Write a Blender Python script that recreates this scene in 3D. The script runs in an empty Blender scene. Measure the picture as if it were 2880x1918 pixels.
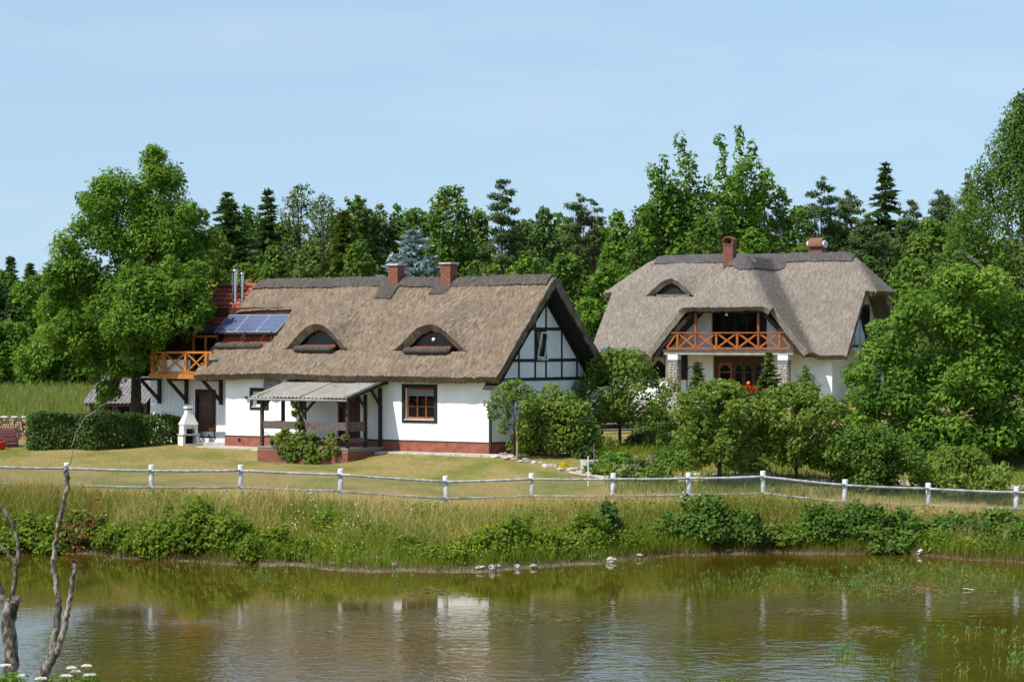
import bpy, math, random
import numpy as np
from mathutils import Vector, Matrix

random.seed(11)
RNG = np.random.default_rng(11)
scene = bpy.context.scene
COL = scene.collection
PI = math.pi

# ------------------------------------------------------------------ camera, sky, sun, exposure
CAM_Z = 6.0
FPX = 7000.0                                   # focal length in photograph pixels (photo is 2880 wide)
cam = bpy.data.cameras.new('camera')
cam.sensor_width = 36.0
cam.lens = 36.0 * FPX / 2880.0
cam.clip_start = 0.5
cam.clip_end = 6000
cam_ob = bpy.data.objects.new('camera', cam)
cam_ob.location = (0, 0, CAM_Z)
cam_ob.rotation_euler = (math.radians(90), 0, 0)
COL.objects.link(cam_ob)
scene.camera = cam_ob

SUN_AZ = math.radians(180 + 54)                # clockwise from +Y: behind the camera, to its left
SUN_EL = math.radians(54)
world = bpy.data.worlds.new('World')
scene.world = world
world.use_nodes = True
wn = world.node_tree.nodes
wl = world.node_tree.links
wn.clear()
sky = wn.new('ShaderNodeTexSky')
sky.sky_type = 'NISHITA'
sky.sun_disc = False
sky.sun_elevation = SUN_EL
sky.sun_rotation = SUN_AZ
sky.altitude = 0
sky.air_density = 1.3
sky.dust_density = 1.2
sky.ozone_density = 2.0
# thin high cloud, real directions on the sky
tc = wn.new('ShaderNodeTexCoord')
lift = wn.new('ShaderNodeMapping')             # soft horizon: the haze band starts lower than the frame
lift.inputs['Location'].default_value = (0, 0, 0.16)
lift.inputs['Scale'].default_value = (1, 1, 0.5)
wl.new(tc.outputs['Generated'], lift.inputs['Vector'])
wl.new(lift.outputs['Vector'], sky.inputs['Vector'])
mp = wn.new('ShaderNodeMapping')
mp.inputs['Scale'].default_value = (1.6, 1.6, 9.0)
nz = wn.new('ShaderNodeTexNoise')
nz.inputs['Scale'].default_value = 2.6
nz.inputs['Detail'].default_value = 7
nz.inputs['Roughness'].default_value = 0.62
rp = wn.new('ShaderNodeValToRGB')
rp.color_ramp.elements[0].position = 0.50
rp.color_ramp.elements[0].color = (0, 0, 0, 1)
rp.color_ramp.elements[1].position = 0.80
rp.color_ramp.elements[1].color = (0.26, 0.26, 0.26, 1)
mixc = wn.new('ShaderNodeMixRGB')
mixc.inputs[2].default_value = (4.9, 5.15, 5.6, 1)
bg = wn.new('ShaderNodeBackground')
bg.inputs['Strength'].default_value = 0.142
out = wn.new('ShaderNodeOutputWorld')
wl.new(tc.outputs['Generated'], mp.inputs['Vector'])
wl.new(mp.outputs['Vector'], nz.inputs['Vector'])
wl.new(nz.outputs['Fac'], rp.inputs['Fac'])
wl.new(rp.outputs['Color'], mixc.inputs[0])
wl.new(sky.outputs['Color'], mixc.inputs[1])
wl.new(mixc.outputs['Color'], bg.inputs['Color'])
wl.new(bg.outputs['Background'], out.inputs['Surface'])

sun = bpy.data.lights.new('sun', 'SUN')
sun.energy = 4.8
sun.angle = math.radians(0.53)
sun.color = (1.0, 0.955, 0.88)
sun_ob = bpy.data.objects.new('sun', sun)
sdir = Vector((math.sin(SUN_AZ) * math.cos(SUN_EL), math.cos(SUN_AZ) * math.cos(SUN_EL), math.sin(SUN_EL)))
sun_ob.rotation_euler = sdir.to_track_quat('Z', 'Y').to_euler()
sun_ob.location = (-40, -20, 60)
COL.objects.link(sun_ob)

scene.view_settings.view_transform = 'Standard'
scene.view_settings.look = 'None'
scene.view_settings.exposure = 0.30
scene.view_settings.gamma = 1.0
scene.view_settings.use_curve_mapping = False
scene.cycles.max_bounces = 6
scene.cycles.diffuse_bounces = 3
scene.cycles.glossy_bounces = 3
scene.cycles.transmission_bounces = 3
scene.cycles.transparent_max_bounces = 4

# ------------------------------------------------------------------ measuring helpers
def ray(px, py):
    return Vector(((px - 1440.0) / FPX, 1.0, (959.0 - py) / FPX))

def P(px, py, d):
    r = ray(px, py)
    return Vector((r.x * d, d, CAM_Z + r.z * d))

class Frame:
    """a building's own axes: a along its front (to the right), b to its back, z up from its ground"""
    def __init__(s, loc, deg):
        s.loc = Vector(loc)
        s.rz = math.radians(deg)
        s.M = Matrix.Translation(s.loc) @ Matrix.Rotation(s.rz, 4, 'Z')
        s.I = s.M.inverted()
        s.o = s.I @ Vector((0, 0, CAM_Z))
    def on_b(s, px, py, b):
        d = s.I.to_3x3() @ ray(px, py)
        t = (b - s.o.y) / d.y
        p = s.o + d * t
        return p.x, p.z
    def on_a(s, px, py, a):
        d = s.I.to_3x3() @ ray(px, py)
        t = (a - s.o.x) / d.x
        p = s.o + d * t
        return p.y, p.z

# ------------------------------------------------------------------ object helpers
def tag(o, label=None, cat=None, group=None, kind=None):
    if label: o['label'] = label
    if cat: o['category'] = cat
    if group: o['group'] = group
    if kind: o['kind'] = kind
    return o

def thing(name, label, cat, loc=(0, 0, 0), rz=0.0, group=None):
    o = bpy.data.objects.new(name, None)
    o.empty_display_size = 0.2
    COL.objects.link(o)
    o.location = loc
    o.rotation_euler = (0, 0, rz)
    return tag(o, label, cat, group)

class MB:
    def __init__(s):
        s.v = []; s.f = []
    def _add(s, vs, fs):
        n = len(s.v)
        s.v.extend([tuple(v) for v in vs])
        s.f.extend([tuple(i + n for i in f) for f in fs])
        return s
    def bx(s, x0, x1, y0, y1, z0, z1):
        vs = [(x0, y0, z0), (x1, y0, z0), (x1, y1, z0), (x0, y1, z0), (x0, y0, z1), (x1, y0, z1), (x1, y1, z1), (x0, y1, z1)]
        return s._add(vs, [(3, 2, 1, 0), (4, 5, 6, 7), (0, 1, 5, 4), (1, 2, 6, 5), (2, 3, 7, 6), (3, 0, 4, 7)])
    def beam(s, p, q, w, h, up=(0, 0, 1)):
        p = Vector(p); q = Vector(q); t = (q - p).normalized(); u = Vector(up)
        if abs(t.dot(u)) > 0.98: u = Vector((0, 1, 0))
        sd = t.cross(u).normalized(); u = sd.cross(t)
        vs = []
        for c in (p, q):
            for sx, sz in ((-1, -1), (1, -1), (1, 1), (-1, 1)):
                vs.append(c + sd * (sx * w / 2) + u * (sz * h / 2))
        return s._add(vs, [(0, 1, 2, 3), (7, 6, 5, 4), (0, 4, 5, 1), (1, 5, 6, 2), (2, 6, 7, 3), (3, 7, 4, 0)])
    def tube(s, pts, rad, n=8, cap=True):
        pts = [Vector(p) for p in pts]
        if not hasattr(rad, '__len__'): rad = [rad] * len(pts)
        vs = []; fs = []
        ref = Vector((0.31, 0.83, 0.12))
        for i, p in enumerate(pts):
            t = (pts[min(i + 1, len(pts) - 1)] - pts[max(i - 1, 0)])
            t = t.normalized() if t.length > 1e-9 else Vector((0, 0, 1))
            r = ref if abs(t.dot(ref)) < 0.95 else Vector((1, 0, 0))
            a = t.cross(r).normalized(); b = t.cross(a)
            for k in range(n):
                an = 2 * PI * k / n
                vs.append(p + (a * math.cos(an) + b * math.sin(an)) * rad[i])
        for i in range(len(pts) - 1):
            for k in range(n):
                k2 = (k + 1) % n
                fs.append((i * n + k, i * n + k2, (i + 1) * n + k2, (i + 1) * n + k))
        if cap:
            fs.append(tuple(range(n))[::-1])
            fs.append(tuple((len(pts) - 1) * n + k for k in range(n)))
        return s._add(vs, fs)
    def prism(s, poly, fn0, fn1):
        n = len(poly)
        vs = [fn0(*p) for p in poly] + [fn1(*p) for p in poly]
        fs = [tuple(range(n))[::-1], tuple(range(n, 2 * n))]
        for k in range(n):
            k2 = (k + 1) % n
            fs.append((k, k2, n + k2, n + k))
        return s._add(vs, fs)
    def prism_a(s, poly, a0, a1):      # polygon in (b, z)
        return s.prism(poly, lambda b, z: (a0, b, z), lambda b, z: (a1, b, z))
    def prism_b(s, poly, b0, b1):      # polygon in (a, z)
        return s.prism(poly, lambda a, z: (a, b0, z), lambda a, z: (a, b1, z))
    def prism_z(s, poly, z0, z1):
        return s.prism(poly, lambda a, b: (a, b, z0), lambda a, b: (a, b, z1))
    def lathe(s, prof, c=(0, 0, 0), n=14):
        c = Vector(c); vs = []; fs = []
        for r, z in prof:
            for k in range(n):
                an = 2 * PI * k / n
                vs.append(c + Vector((r * math.cos(an), r * math.sin(an), z)))
        for i in range(len(prof) - 1):
            for k in range(n):
                k2 = (k + 1) % n
                fs.append((i * n + k, i * n + k2, (i + 1) * n + k2, (i + 1) * n + k))
        fs.append(tuple(range(n))[::-1]); fs.append(tuple((len(prof) - 1) * n + k for k in range(n)))
        return s._add(vs, fs)
    def mesh(s, name, mat, off=(0, 0, 0), smooth=False):
        me = bpy.data.meshes.new(name)
        ox, oy, oz = off
        me.from_pydata([(x - ox, y - oy, z - oz) for x, y, z in s.v], [], s.f)
        me.update()
        import bmesh
        bm = bmesh.new(); bm.from_mesh(me)
        bmesh.ops.recalc_face_normals(bm, faces=bm.faces)
        bm.to_mesh(me); bm.free()
        if mat: me.materials.append(mat)
        if smooth:
            me.polygons.foreach_set('use_smooth', [True] * len(me.polygons))
        return me
    def build(s, name, mat, parent=None, off=(0, 0, 0), smooth=False, bevel=0.0, label=None):
        o = bpy.data.objects.new(name, s.mesh(name, mat, off, smooth))
        COL.objects.link(o)
        if parent: o.parent = parent
        if bevel:
            m = o.modifiers.new('bevel', 'BEVEL'); m.width = bevel; m.segments = 2; m.limit_method = 'ANGLE'
        if label: o['label'] = label
        return o

def inst(name, me, parent, loc=(0, 0, 0), rot=(0, 0, 0), scale=(1, 1, 1)):
    o = bpy.data.objects.new(name, me)
    COL.objects.link(o)
    o.parent = parent
    o.location = loc; o.rotation_euler = rot; o.scale = scale
    return o

def np_mesh(name, v, f, mat, parent=None, tint=None, smooth=False, loc=None):
    """v (N,3), f (M,k) all faces with k corners"""
    v = np.asarray(v, dtype=np.float32); f = np.asarray(f, dtype=np.int32)
    k = f.shape[1]
    me = bpy.data.meshes.new(name)
    me.vertices.add(len(v)); me.vertices.foreach_set('co', v.ravel())
    me.loops.add(f.size); me.loops.foreach_set('vertex_index', f.ravel())
    me.polygons.add(len(f))
    me.polygons.foreach_set('loop_start', np.arange(0, f.size, k, dtype=np.int32))
    me.polygons.foreach_set('loop_total', np.full(len(f), k, dtype=np.int32))
    if smooth: me.polygons.foreach_set('use_smooth', np.ones(len(f), dtype=bool))
    me.update(calc_edges=True)
    if tint is not None:
        at = me.attributes.new('tint', 'FLOAT', 'POINT')
        at.data.foreach_set('value', np.asarray(tint, dtype=np.float32))
    me.materials.append(mat)
    o = bpy.data.objects.new(name, me)
    COL.objects.link(o)
    if parent: o.parent = parent
    if loc is not None: o.location = loc
    return o

# ------------------------------------------------------------------ materials
def new_mat(name):
    m = bpy.data.materials.new(name); m.use_nodes = True
    nt = m.node_tree
    return m, nt, nt.nodes['Principled BSDF']

def mat_noise(name, c0, c1, scale=6.0, rough=0.8, bump=0.0, bscale=None, stretch=(1, 1, 1), detail=6, spec=0.3, c2=None, scale2=0.7, f2=0.5, metallic=0.0, lo=0.35, hi=0.65):
    m, nt, b = new_mat(name)
    N = nt.nodes; L = nt.links
    tcn = N.new('ShaderNodeTexCoord'); mpn = N.new('ShaderNodeMapping')
    mpn.inputs['Scale'].default_value = stretch
    L.new(tcn.outputs['Object'], mpn.inputs['Vector'])
    n = N.new('ShaderNodeTexNoise'); n.inputs['Scale'].default_value = scale; n.inputs['Detail'].default_value = detail
    n.inputs['Roughness'].default_value = 0.6
    L.new(mpn.outputs['Vector'], n.inputs['Vector'])
    r = N.new('ShaderNodeValToRGB')
    r.color_ramp.elements[0].position = lo; r.color_ramp.elements[0].color = (*c0, 1)
    r.color_ramp.elements[1].position = hi; r.color_ramp.elements[1].color = (*c1, 1)
    L.new(n.outputs['Fac'], r.inputs['Fac'])
    col = r.outputs['Color']
    if c2 is not None:
        n2 = N.new('ShaderNodeTexNoise'); n2.inputs['Scale'].default_value = scale2; n2.inputs['Detail'].default_value = 4
        L.new(tcn.outputs['Object'], n2.inputs['Vector'])
        r2 = N.new('ShaderNodeValToRGB')
        r2.color_ramp.elements[0].position = 0.45; r2.color_ramp.elements[0].color = (0, 0, 0, 1)
        r2.color_ramp.elements[1].position = 0.68; r2.color_ramp.elements[1].color = (f2, f2, f2, 1)
        L.new(n2.outputs['Fac'], r2.inputs['Fac'])
        mx = N.new('ShaderNodeMixRGB'); mx.inputs[2].default_value = (*c2, 1)
        L.new(r2.outputs['Color'], mx.inputs[0]); L.new(col, mx.inputs[1])
        col = mx.outputs['Color']
    L.new(col, b.inputs['Base Color'])
    b.inputs['Roughness'].default_value = rough
    b.inputs['Specular IOR Level'].default_value = spec
    b.inputs['Metallic'].default_value = metallic
    if bump:
        bn = N.new('ShaderNodeTexNoise'); bn.inputs['Scale'].default_value = bscale or scale * 2; bn.inputs['Detail'].default_value = 5
        L.new(mpn.outputs['Vector'], bn.inputs['Vector'])
        bp = N.new('ShaderNodeBump'); bp.inputs['Strength'].default_value = 1.0; bp.inputs['Distance'].default_value = bump
        L.new(bn.outputs['Fac'], bp.inputs['Height']); L.new(bp.outputs['Normal'], b.inputs['Normal'])
    return m

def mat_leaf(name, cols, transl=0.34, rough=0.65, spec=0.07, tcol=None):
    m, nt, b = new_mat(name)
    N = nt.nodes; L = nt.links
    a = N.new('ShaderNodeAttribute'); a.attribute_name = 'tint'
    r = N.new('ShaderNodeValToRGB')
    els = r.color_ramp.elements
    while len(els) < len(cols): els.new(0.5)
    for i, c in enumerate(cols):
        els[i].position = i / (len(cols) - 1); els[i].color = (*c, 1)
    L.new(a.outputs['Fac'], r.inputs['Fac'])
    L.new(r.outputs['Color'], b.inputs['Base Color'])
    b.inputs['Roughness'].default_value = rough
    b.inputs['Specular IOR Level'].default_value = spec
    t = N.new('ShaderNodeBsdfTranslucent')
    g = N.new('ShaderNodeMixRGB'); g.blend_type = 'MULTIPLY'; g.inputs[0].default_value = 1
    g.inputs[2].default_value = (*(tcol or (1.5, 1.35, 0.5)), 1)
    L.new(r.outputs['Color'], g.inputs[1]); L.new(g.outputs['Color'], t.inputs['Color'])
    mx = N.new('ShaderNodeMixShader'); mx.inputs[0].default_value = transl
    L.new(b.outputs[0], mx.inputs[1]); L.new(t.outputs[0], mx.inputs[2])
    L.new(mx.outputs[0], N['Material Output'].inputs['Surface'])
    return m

M = {}
M['white'] = mat_noise('white_render', (0.79, 0.79, 0.78), (0.87, 0.87, 0.86), 1.3, 0.85, 0.006, 30, c2=(0.66, 0.64, 0.58), scale2=1.1, f2=0.45)
M['white_board'] = mat_noise('white_boards', (0.66, 0.67, 0.67), (0.80, 0.80, 0.79), 3, 0.7, 0.003, 25, stretch=(4, 4, 0.6))
M['white_paint'] = mat_noise('white_weathered_paint', (0.42, 0.42, 0.40), (0.80, 0.80, 0.78), 9, 0.8, 0.006, 30, c2=(0.30, 0.30, 0.27), scale2=5.0, f2=0.7, lo=0.25, hi=0.5)
M['brick'] = mat_noise('brick_red', (0.20, 0.062, 0.040), (0.30, 0.105, 0.068), 3.5, 0.85, 0.004, 60)
M['brick_b'] = mat_noise('brick_orange', (0.165, 0.060, 0.038), (0.25, 0.095, 0.056), 3.5, 0.85, 0.004, 60)
M['mortar'] = mat_noise('mortar', (0.20, 0.17, 0.15), (0.30, 0.27, 0.24), 12, 0.9, 0.004, 60)
M['clay'] = mat_noise('clay_cap', (0.15, 0.058, 0.038), (0.225, 0.09, 0.06), 7, 0.8, 0.003, 40)
M['timber'] = mat_noise('dark_timber', (0.012, 0.010, 0.009), (0.030, 0.024, 0.021), 5, 0.7, 0.004, 20, stretch=(3, 3, 3))
M['timber_b'] = mat_noise('brown_timber', (0.040, 0.022, 0.015), (0.075, 0.042, 0.028), 6, 0.65, 0.004, 30)
M['timber_grey'] = mat_noise('weathered_timber', (0.075, 0.055, 0.05), (0.15, 0.115, 0.105), 8, 0.8, 0.004, 30)
M['orange'] = mat_noise('orange_varnished_wood', (0.36, 0.115, 0.018), (0.50, 0.19, 0.035), 7, 0.45, 0.002, 30, spec=0.4)
M['orange_r'] = mat_noise('rust_orange_wood', (0.27, 0.072, 0.014), (0.40, 0.125, 0.024), 7, 0.5, 0.002, 30, spec=0.3)
M['orange_d'] = mat_noise('red_brown_varnished_wood', (0.20, 0.055, 0.014), (0.31, 0.095, 0.022), 7, 0.45, 0.002, 30, spec=0.4)
M['brown_door'] = mat_noise('brown_door_wood', (0.050, 0.021, 0.012), (0.095, 0.042, 0.022), 6, 0.5, 0.002, 25)
M['tile'] = mat_noise('red_roof_tile', (0.27, 0.055, 0.032), (0.37, 0.085, 0.048), 3, 0.6, 0.003, 30, c2=(0.18, 0.05, 0.035), scale2=1.6, f2=0.4)
M['sheet'] = mat_noise('fibre_cement', (0.25, 0.23, 0.195), (0.34, 0.315, 0.27), 4, 0.9, 0.003, 40, c2=(0.18, 0.165, 0.135), scale2=1.4, f2=0.5)
M['sheet_b'] = mat_noise('old_fibre_cement', (0.13, 0.12, 0.115), (0.22, 0.20, 0.19), 5, 0.9, 0.003, 40)
M['concrete'] = mat_noise('concrete', (0.33, 0.32, 0.30), (0.48, 0.46, 0.43), 5, 0.9, 0.004, 30)
M['paving'] = mat_noise('paving', (0.38, 0.34, 0.29), (0.52, 0.47, 0.40), 4, 0.9, 0.005, 30)
M['bbq'] = mat_noise('white_concrete', (0.66, 0.65, 0.62), (0.80, 0.79, 0.76), 4, 0.85, 0.004, 30, c2=(0.45, 0.43, 0.40), scale2=3, f2=0.4)
M['soot_and_shade'] = mat_noise('soot_and_shade', (0.010, 0.010, 0.010), (0.03, 0.028, 0.026), 8, 0.9)  # barbecue soot, and flat black painted for the dark behind windows and openings
M['metal'] = mat_noise('steel_flue', (0.55, 0.56, 0.58), (0.68, 0.69, 0.70), 3, 0.25, metallic=1.0)
M['grey_metal'] = mat_noise('grey_painted_metal', (0.13, 0.145, 0.165), (0.18, 0.195, 0.215), 3, 0.5)
M['gutter'] = mat_noise('grey_gutter', (0.20, 0.215, 0.22), (0.28, 0.295, 0.30), 3, 0.5)
M['stone'] = mat_noise('pale_stone', (0.30, 0.27, 0.23), (0.52, 0.48, 0.42), 3, 0.9, 0.01, 12)
M['stone_w'] = mat_noise('white_stone', (0.34, 0.32, 0.28), (0.58, 0.56, 0.52), 5, 0.9, 0.01, 14)
M['stone_red'] = mat_noise('field_stone', (0.28, 0.21, 0.17), (0.45, 0.38, 0.32), 5, 0.9, 0.01, 14)
M['red_plastic'] = mat_noise('red_plastic', (0.45, 0.02, 0.018), (0.50, 0.03, 0.025), 3, 0.35, spec=0.5)
M['burgundy'] = mat_noise('burgundy_slats', (0.085, 0.030, 0.032), (0.14, 0.055, 0.055), 8, 0.6, 0.003, 30)
M['curtain'] = mat_noise('curtain', (0.30, 0.27, 0.25), (0.45, 0.41, 0.38), 6, 0.9, stretch=(8, 1, 1))
M['wood_end'] = mat_noise('cut_wood', (0.30, 0.19, 0.09), (0.50, 0.35, 0.18), 6, 0.85, 0.003, 30)
M['bark'] = mat_noise('bark', (0.035, 0.028, 0.022), (0.085, 0.068, 0.052), 14, 0.95, 0.02, 18, stretch=(1, 1, 0.3))
M['bark_pale'] = mat_noise('lichen_bark', (0.060, 0.048, 0.036), (0.30, 0.265, 0.215), 20, 0.95, 0.03, 30, stretch=(1, 1, 0.5), c2=(0.030, 0.024, 0.018), scale2=5.0, f2=0.95, lo=0.42, hi=0.60)
M['rail'] = mat_noise('weathered_shaded_rail', (0.21, 0.215, 0.215), (0.54, 0.54, 0.53), 9, 0.85, 0.006, 30, c2=(0.20, 0.20, 0.18), scale2=4.0, f2=0.8, lo=0.30, hi=0.60)  # weathered grey, darkened further for the shade under the rails and the mesh
M['bark_pine'] = mat_noise('pine_bark', (0.13, 0.065, 0.035), (0.26, 0.135, 0.075), 5, 0.95, 0.02, 10)
M['whip'] = mat_noise('pale_twig', (0.13, 0.11, 0.085), (0.24, 0.21, 0.165), 12, 0.9)
M['bark_birch'] = mat_noise('birch_bark', (0.10, 0.09, 0.08), (0.55, 0.53, 0.50), 4, 0.8, 0.01, 10, stretch=(1, 1, 3))

def mat_glass(name, col=(0.006, 0.006, 0.007), rough=0.06):
    m, nt, b = new_mat(name)
    b.inputs['Base Color'].default_value = (*col, 1)
    b.inputs['Roughness'].default_value = rough
    b.inputs['Specular IOR Level'].default_value = 0.28
    return m
M['glass'] = mat_glass('dark_window_glass')

def mat_solar():
    m, nt, b = new_mat('solar_cells')
    b.inputs['Base Color'].default_value = (0.085, 0.105, 0.19, 1)
    b.inputs['Roughness'].default_value = 0.18
    b.inputs['Specular IOR Level'].default_value = 0.7
    return m
M['solar'] = mat_solar()

def mat_thatch(name, c0, c1, cdark, cmoss, fmoss):
    m, nt, b = new_mat(name)
    N = nt.nodes; L = nt.links
    tcn = N.new('ShaderNodeTexCoord')
    # fine reed ends, slightly drawn out down the slope
    mp1 = N.new('ShaderNodeMapping'); mp1.inputs['Scale'].default_value = (1.0, 0.55, 0.55)
    mp1.inputs['Rotation'].default_value = (0.0, 0.0, 0.35)
    L.new(tcn.outputs['Object'], mp1.inputs['Vector'])
    n1 = N.new('ShaderNodeTexNoise'); n1.inputs['Scale'].default_value = 9; n1.inputs['Detail'].default_value = 9; n1.inputs['Roughness'].default_value = 0.75
    L.new(mp1.outputs['Vector'], n1.inputs['Vector'])
    r1 = N.new('ShaderNodeValToRGB')
    r1.color_ramp.elements[0].position = 0.30; r1.color_ramp.elements[0].color = (*c0, 1)
    r1.color_ramp.elements[1].position = 0.72; r1.color_ramp.elements[1].color = (*c1, 1)
    L.new(n1.outputs['Fac'], r1.inputs['Fac'])
    # straws lying down the slope
    mps = N.new('ShaderNodeMapping'); mps.inputs['Scale'].default_value = (3.2, 0.45, 0.45)
    L.new(tcn.outputs['Object'], mps.inputs['Vector'])
    ns = N.new('ShaderNodeTexNoise'); ns.inputs['Scale'].default_value = 6; ns.inputs['Detail'].default_value = 5; ns.inputs['Roughness'].default_value = 0.7
    L.new(mps.outputs['Vector'], ns.inputs['Vector'])
    av = N.new('ShaderNodeMixRGB'); av.inputs[0].default_value = 0.5
    L.new(n1.outputs['Fac'], av.inputs[1]); L.new(ns.outputs['Fac'], av.inputs[2]); L.new(av.outputs['Color'], r1.inputs['Fac'])
    r1.color_ramp.elements[0].position = 0.39; r1.color_ramp.elements[1].position = 0.62
    # weather patches
    n2 = N.new('ShaderNodeTexNoise'); n2.inputs['Scale'].default_value = 0.9; n2.inputs['Detail'].default_value = 5; n2.inputs['Roughness'].default_value = 0.65
    L.new(tcn.outputs['Object'], n2.inputs['Vector'])
    r2 = N.new('ShaderNodeValToRGB')
    r2.color_ramp.elements[0].position = 0.42; r2.color_ramp.elements[0].color = (0, 0, 0, 1)
    r2.color_ramp.elements[1].position = 0.75; r2.color_ramp.elements[1].color = (0.75, 0.75, 0.75, 1)
    L.new(n2.outputs['Fac'], r2.inputs['Fac'])
    mx = N.new('ShaderNodeMixRGB'); mx.inputs[2].default_value = (*cdark, 1)
    L.new(r2.outputs['Color'], mx.inputs[0]); L.new(r1.outputs['Color'], mx.inputs[1])
    # moss
    n3 = N.new('ShaderNodeTexNoise'); n3.inputs['Scale'].default_value = 1.7; n3.inputs['Detail'].default_value = 6
    mp3 = N.new('ShaderNodeMapping'); mp3.inputs['Location'].default_value = (9, 4, 2)
    L.new(tcn.outputs['Object'], mp3.inputs['Vector']); L.new(mp3.outputs['Vector'], n3.inputs['Vector'])
    r3 = N.new('ShaderNodeValToRGB')
    r3.color_ramp.elements[0].position = 0.55; r3.color_ramp.elements[0].color = (0, 0, 0, 1)
    r3.color_ramp.elements[1].position = 0.78; r3.color_ramp.elements[1].color = (fmoss, fmoss, fmoss, 1)
    L.new(n3.outputs['Fac'], r3.inputs['Fac'])
    mx3 = N.new('ShaderNodeMixRGB'); mx3.inputs[2].default_value = (*cmoss, 1)
    L.new(r3.outputs['Color'], mx3.inputs[0]); L.new(mx.outputs['Color'], mx3.inputs[1])
    L.new(mx3.outputs['Color'], b.inputs['Base Color'])
    b.inputs['Roughness'].default_value = 0.95
    b.inputs['Specular IOR Level'].default_value = 0.1
    bp = N.new('ShaderNodeBump'); bp.inputs['Strength'].default_value = 1.0; bp.inputs['Distance'].default_value = 0.045
    L.new(n1.outputs['Fac'], bp.inputs['Height']); L.new(bp.outputs['Normal'], b.inputs['Normal'])
    return m
M['thatch'] = mat_thatch('brown_thatch', (0.060, 0.044, 0.031), (0.315, 0.243, 0.172), (0.105, 0.080, 0.060), (0.15, 0.12, 0.06), 0.35)
M['thatch_grey'] = mat_thatch('grey_thatch', (0.105, 0.086, 0.068), (0.310, 0.268, 0.222), (0.140, 0.122, 0.105), (0.17, 0.14, 0.075), 0.30)
M['ridge'] = mat_thatch('dark_ridge_thatch', (0.040, 0.034, 0.030), (0.135, 0.115, 0.10), (0.060, 0.05, 0.043), (0.07, 0.06, 0.04), 0.2)
M['ridge_grey'] = mat_thatch('grey_ridge_thatch', (0.045, 0.040, 0.040), (0.14, 0.125, 0.12), (0.065, 0.058, 0.056), (0.07, 0.06, 0.04), 0.2)

# leaves: several kinds of green
M['lf_bright'] = mat_leaf('leaf_bright', [(0.056, 0.122, 0.016), (0.104, 0.202, 0.024), (0.180, 0.283, 0.040)])
M['lf_mid'] = mat_leaf('leaf_mid', [(0.046, 0.094, 0.016), (0.083, 0.154, 0.024), (0.151, 0.226, 0.040)])
M['lf_dark'] = mat_leaf('leaf_dark', [(0.030, 0.062, 0.016), (0.056, 0.103, 0.024), (0.104, 0.158, 0.039)], 0.22)
M['lf_yellow'] = mat_leaf('leaf_yellow_green', [(0.068, 0.111, 0.016), (0.124, 0.176, 0.026), (0.206, 0.243, 0.041)])
M['lf_grey'] = mat_leaf('leaf_grey_green', [(0.066, 0.105, 0.036), (0.123, 0.169, 0.055), (0.227, 0.267, 0.095)])
M['lf_spruce'] = mat_leaf('needles_spruce', [(0.037, 0.076, 0.024), (0.066, 0.123, 0.035), (0.110, 0.175, 0.049)], 0.22)
M['lf_fruit'] = mat_leaf('leaf_fruit', [(0.073, 0.124, 0.020), (0.130, 0.198, 0.031), (0.208, 0.269, 0.053)])
M['lf_bank'] = mat_leaf('leaf_bank', [(0.077, 0.127, 0.013), (0.132, 0.198, 0.021), (0.215, 0.277, 0.036)], 0.42)
M['lf_larch'] = mat_leaf('needles_larch', [(0.046, 0.078, 0.017), (0.086, 0.127, 0.027), (0.143, 0.189, 0.042)], 0.25)
M['lf_pine'] = mat_leaf('needles_pine', [(0.042, 0.073, 0.023), (0.073, 0.116, 0.034), (0.121, 0.171, 0.053)], 0.18)
M['lf_blue'] = mat_leaf('needles_blue_spruce', [(0.17, 0.24, 0.235), (0.28, 0.37, 0.355), (0.40, 0.50, 0.48)], 0.25, tcol=(1, 1, 1))
M['lf_thuja'] = mat_leaf('thuja', [(0.070, 0.120, 0.012), (0.120, 0.180, 0.020), (0.180, 0.240, 0.030)], 0.25)
M['lf_vine'] = mat_leaf('vine_leaf', [(0.069, 0.110, 0.016), (0.117, 0.165, 0.028), (0.193, 0.220, 0.046)])
M['grass_dry'] = mat_leaf('dry_grass', [(0.20, 0.22, 0.045), (0.37, 0.33, 0.10), (0.56, 0.45, 0.19), (0.64, 0.49, 0.25)], 0.45, tcol=(1.1, 1.0, 0.7))
M['grass_green'] = mat_leaf('green_grass', [(0.075, 0.125, 0.012), (0.135, 0.190, 0.018), (0.205, 0.240, 0.030), (0.28, 0.27, 0.060)], 0.35)
M['reed'] = mat_leaf('reed_grass', [(0.11, 0.16, 0.040), (0.19, 0.235, 0.062), (0.29, 0.31, 0.11)], 0.45)
M['brown_leaf'] = mat_leaf('dead_leaf', [(0.16, 0.055, 0.018), (0.26, 0.095, 0.030), (0.36, 0.15, 0.05)], 0.3, tcol=(1.2, 1, 0.8))
M['petal_red'] = mat_leaf('red_petals', [(0.40, 0.01, 0.012), (0.55, 0.03, 0.02), (0.65, 0.14, 0.02)], 0.3, tcol=(1, 1, 1))
M['petal_yellow'] = mat_leaf('yellow_petals', [(0.55, 0.40, 0.01), (0.70, 0.55, 0.01), (0.75, 0.62, 0.03)], 0.3, tcol=(1, 1, 1))
M['petal_white'] = mat_leaf('white_petals', [(0.60, 0.60, 0.45), (0.75, 0.75, 0.62), (0.80, 0.80, 0.74)], 0.2, tcol=(1, 1, 1))
M['pondweed'] = mat_leaf('pondweed_leaf', [(0.045, 0.105, 0.030), (0.075, 0.150, 0.040), (0.120, 0.185, 0.045)], 0.25)
M['weedmat'] = mat_leaf('floating_weed', [(0.09, 0.075, 0.020), (0.15, 0.12, 0.035), (0.22, 0.175, 0.065)], 0.1, tcol=(1, 1, 1))
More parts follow.
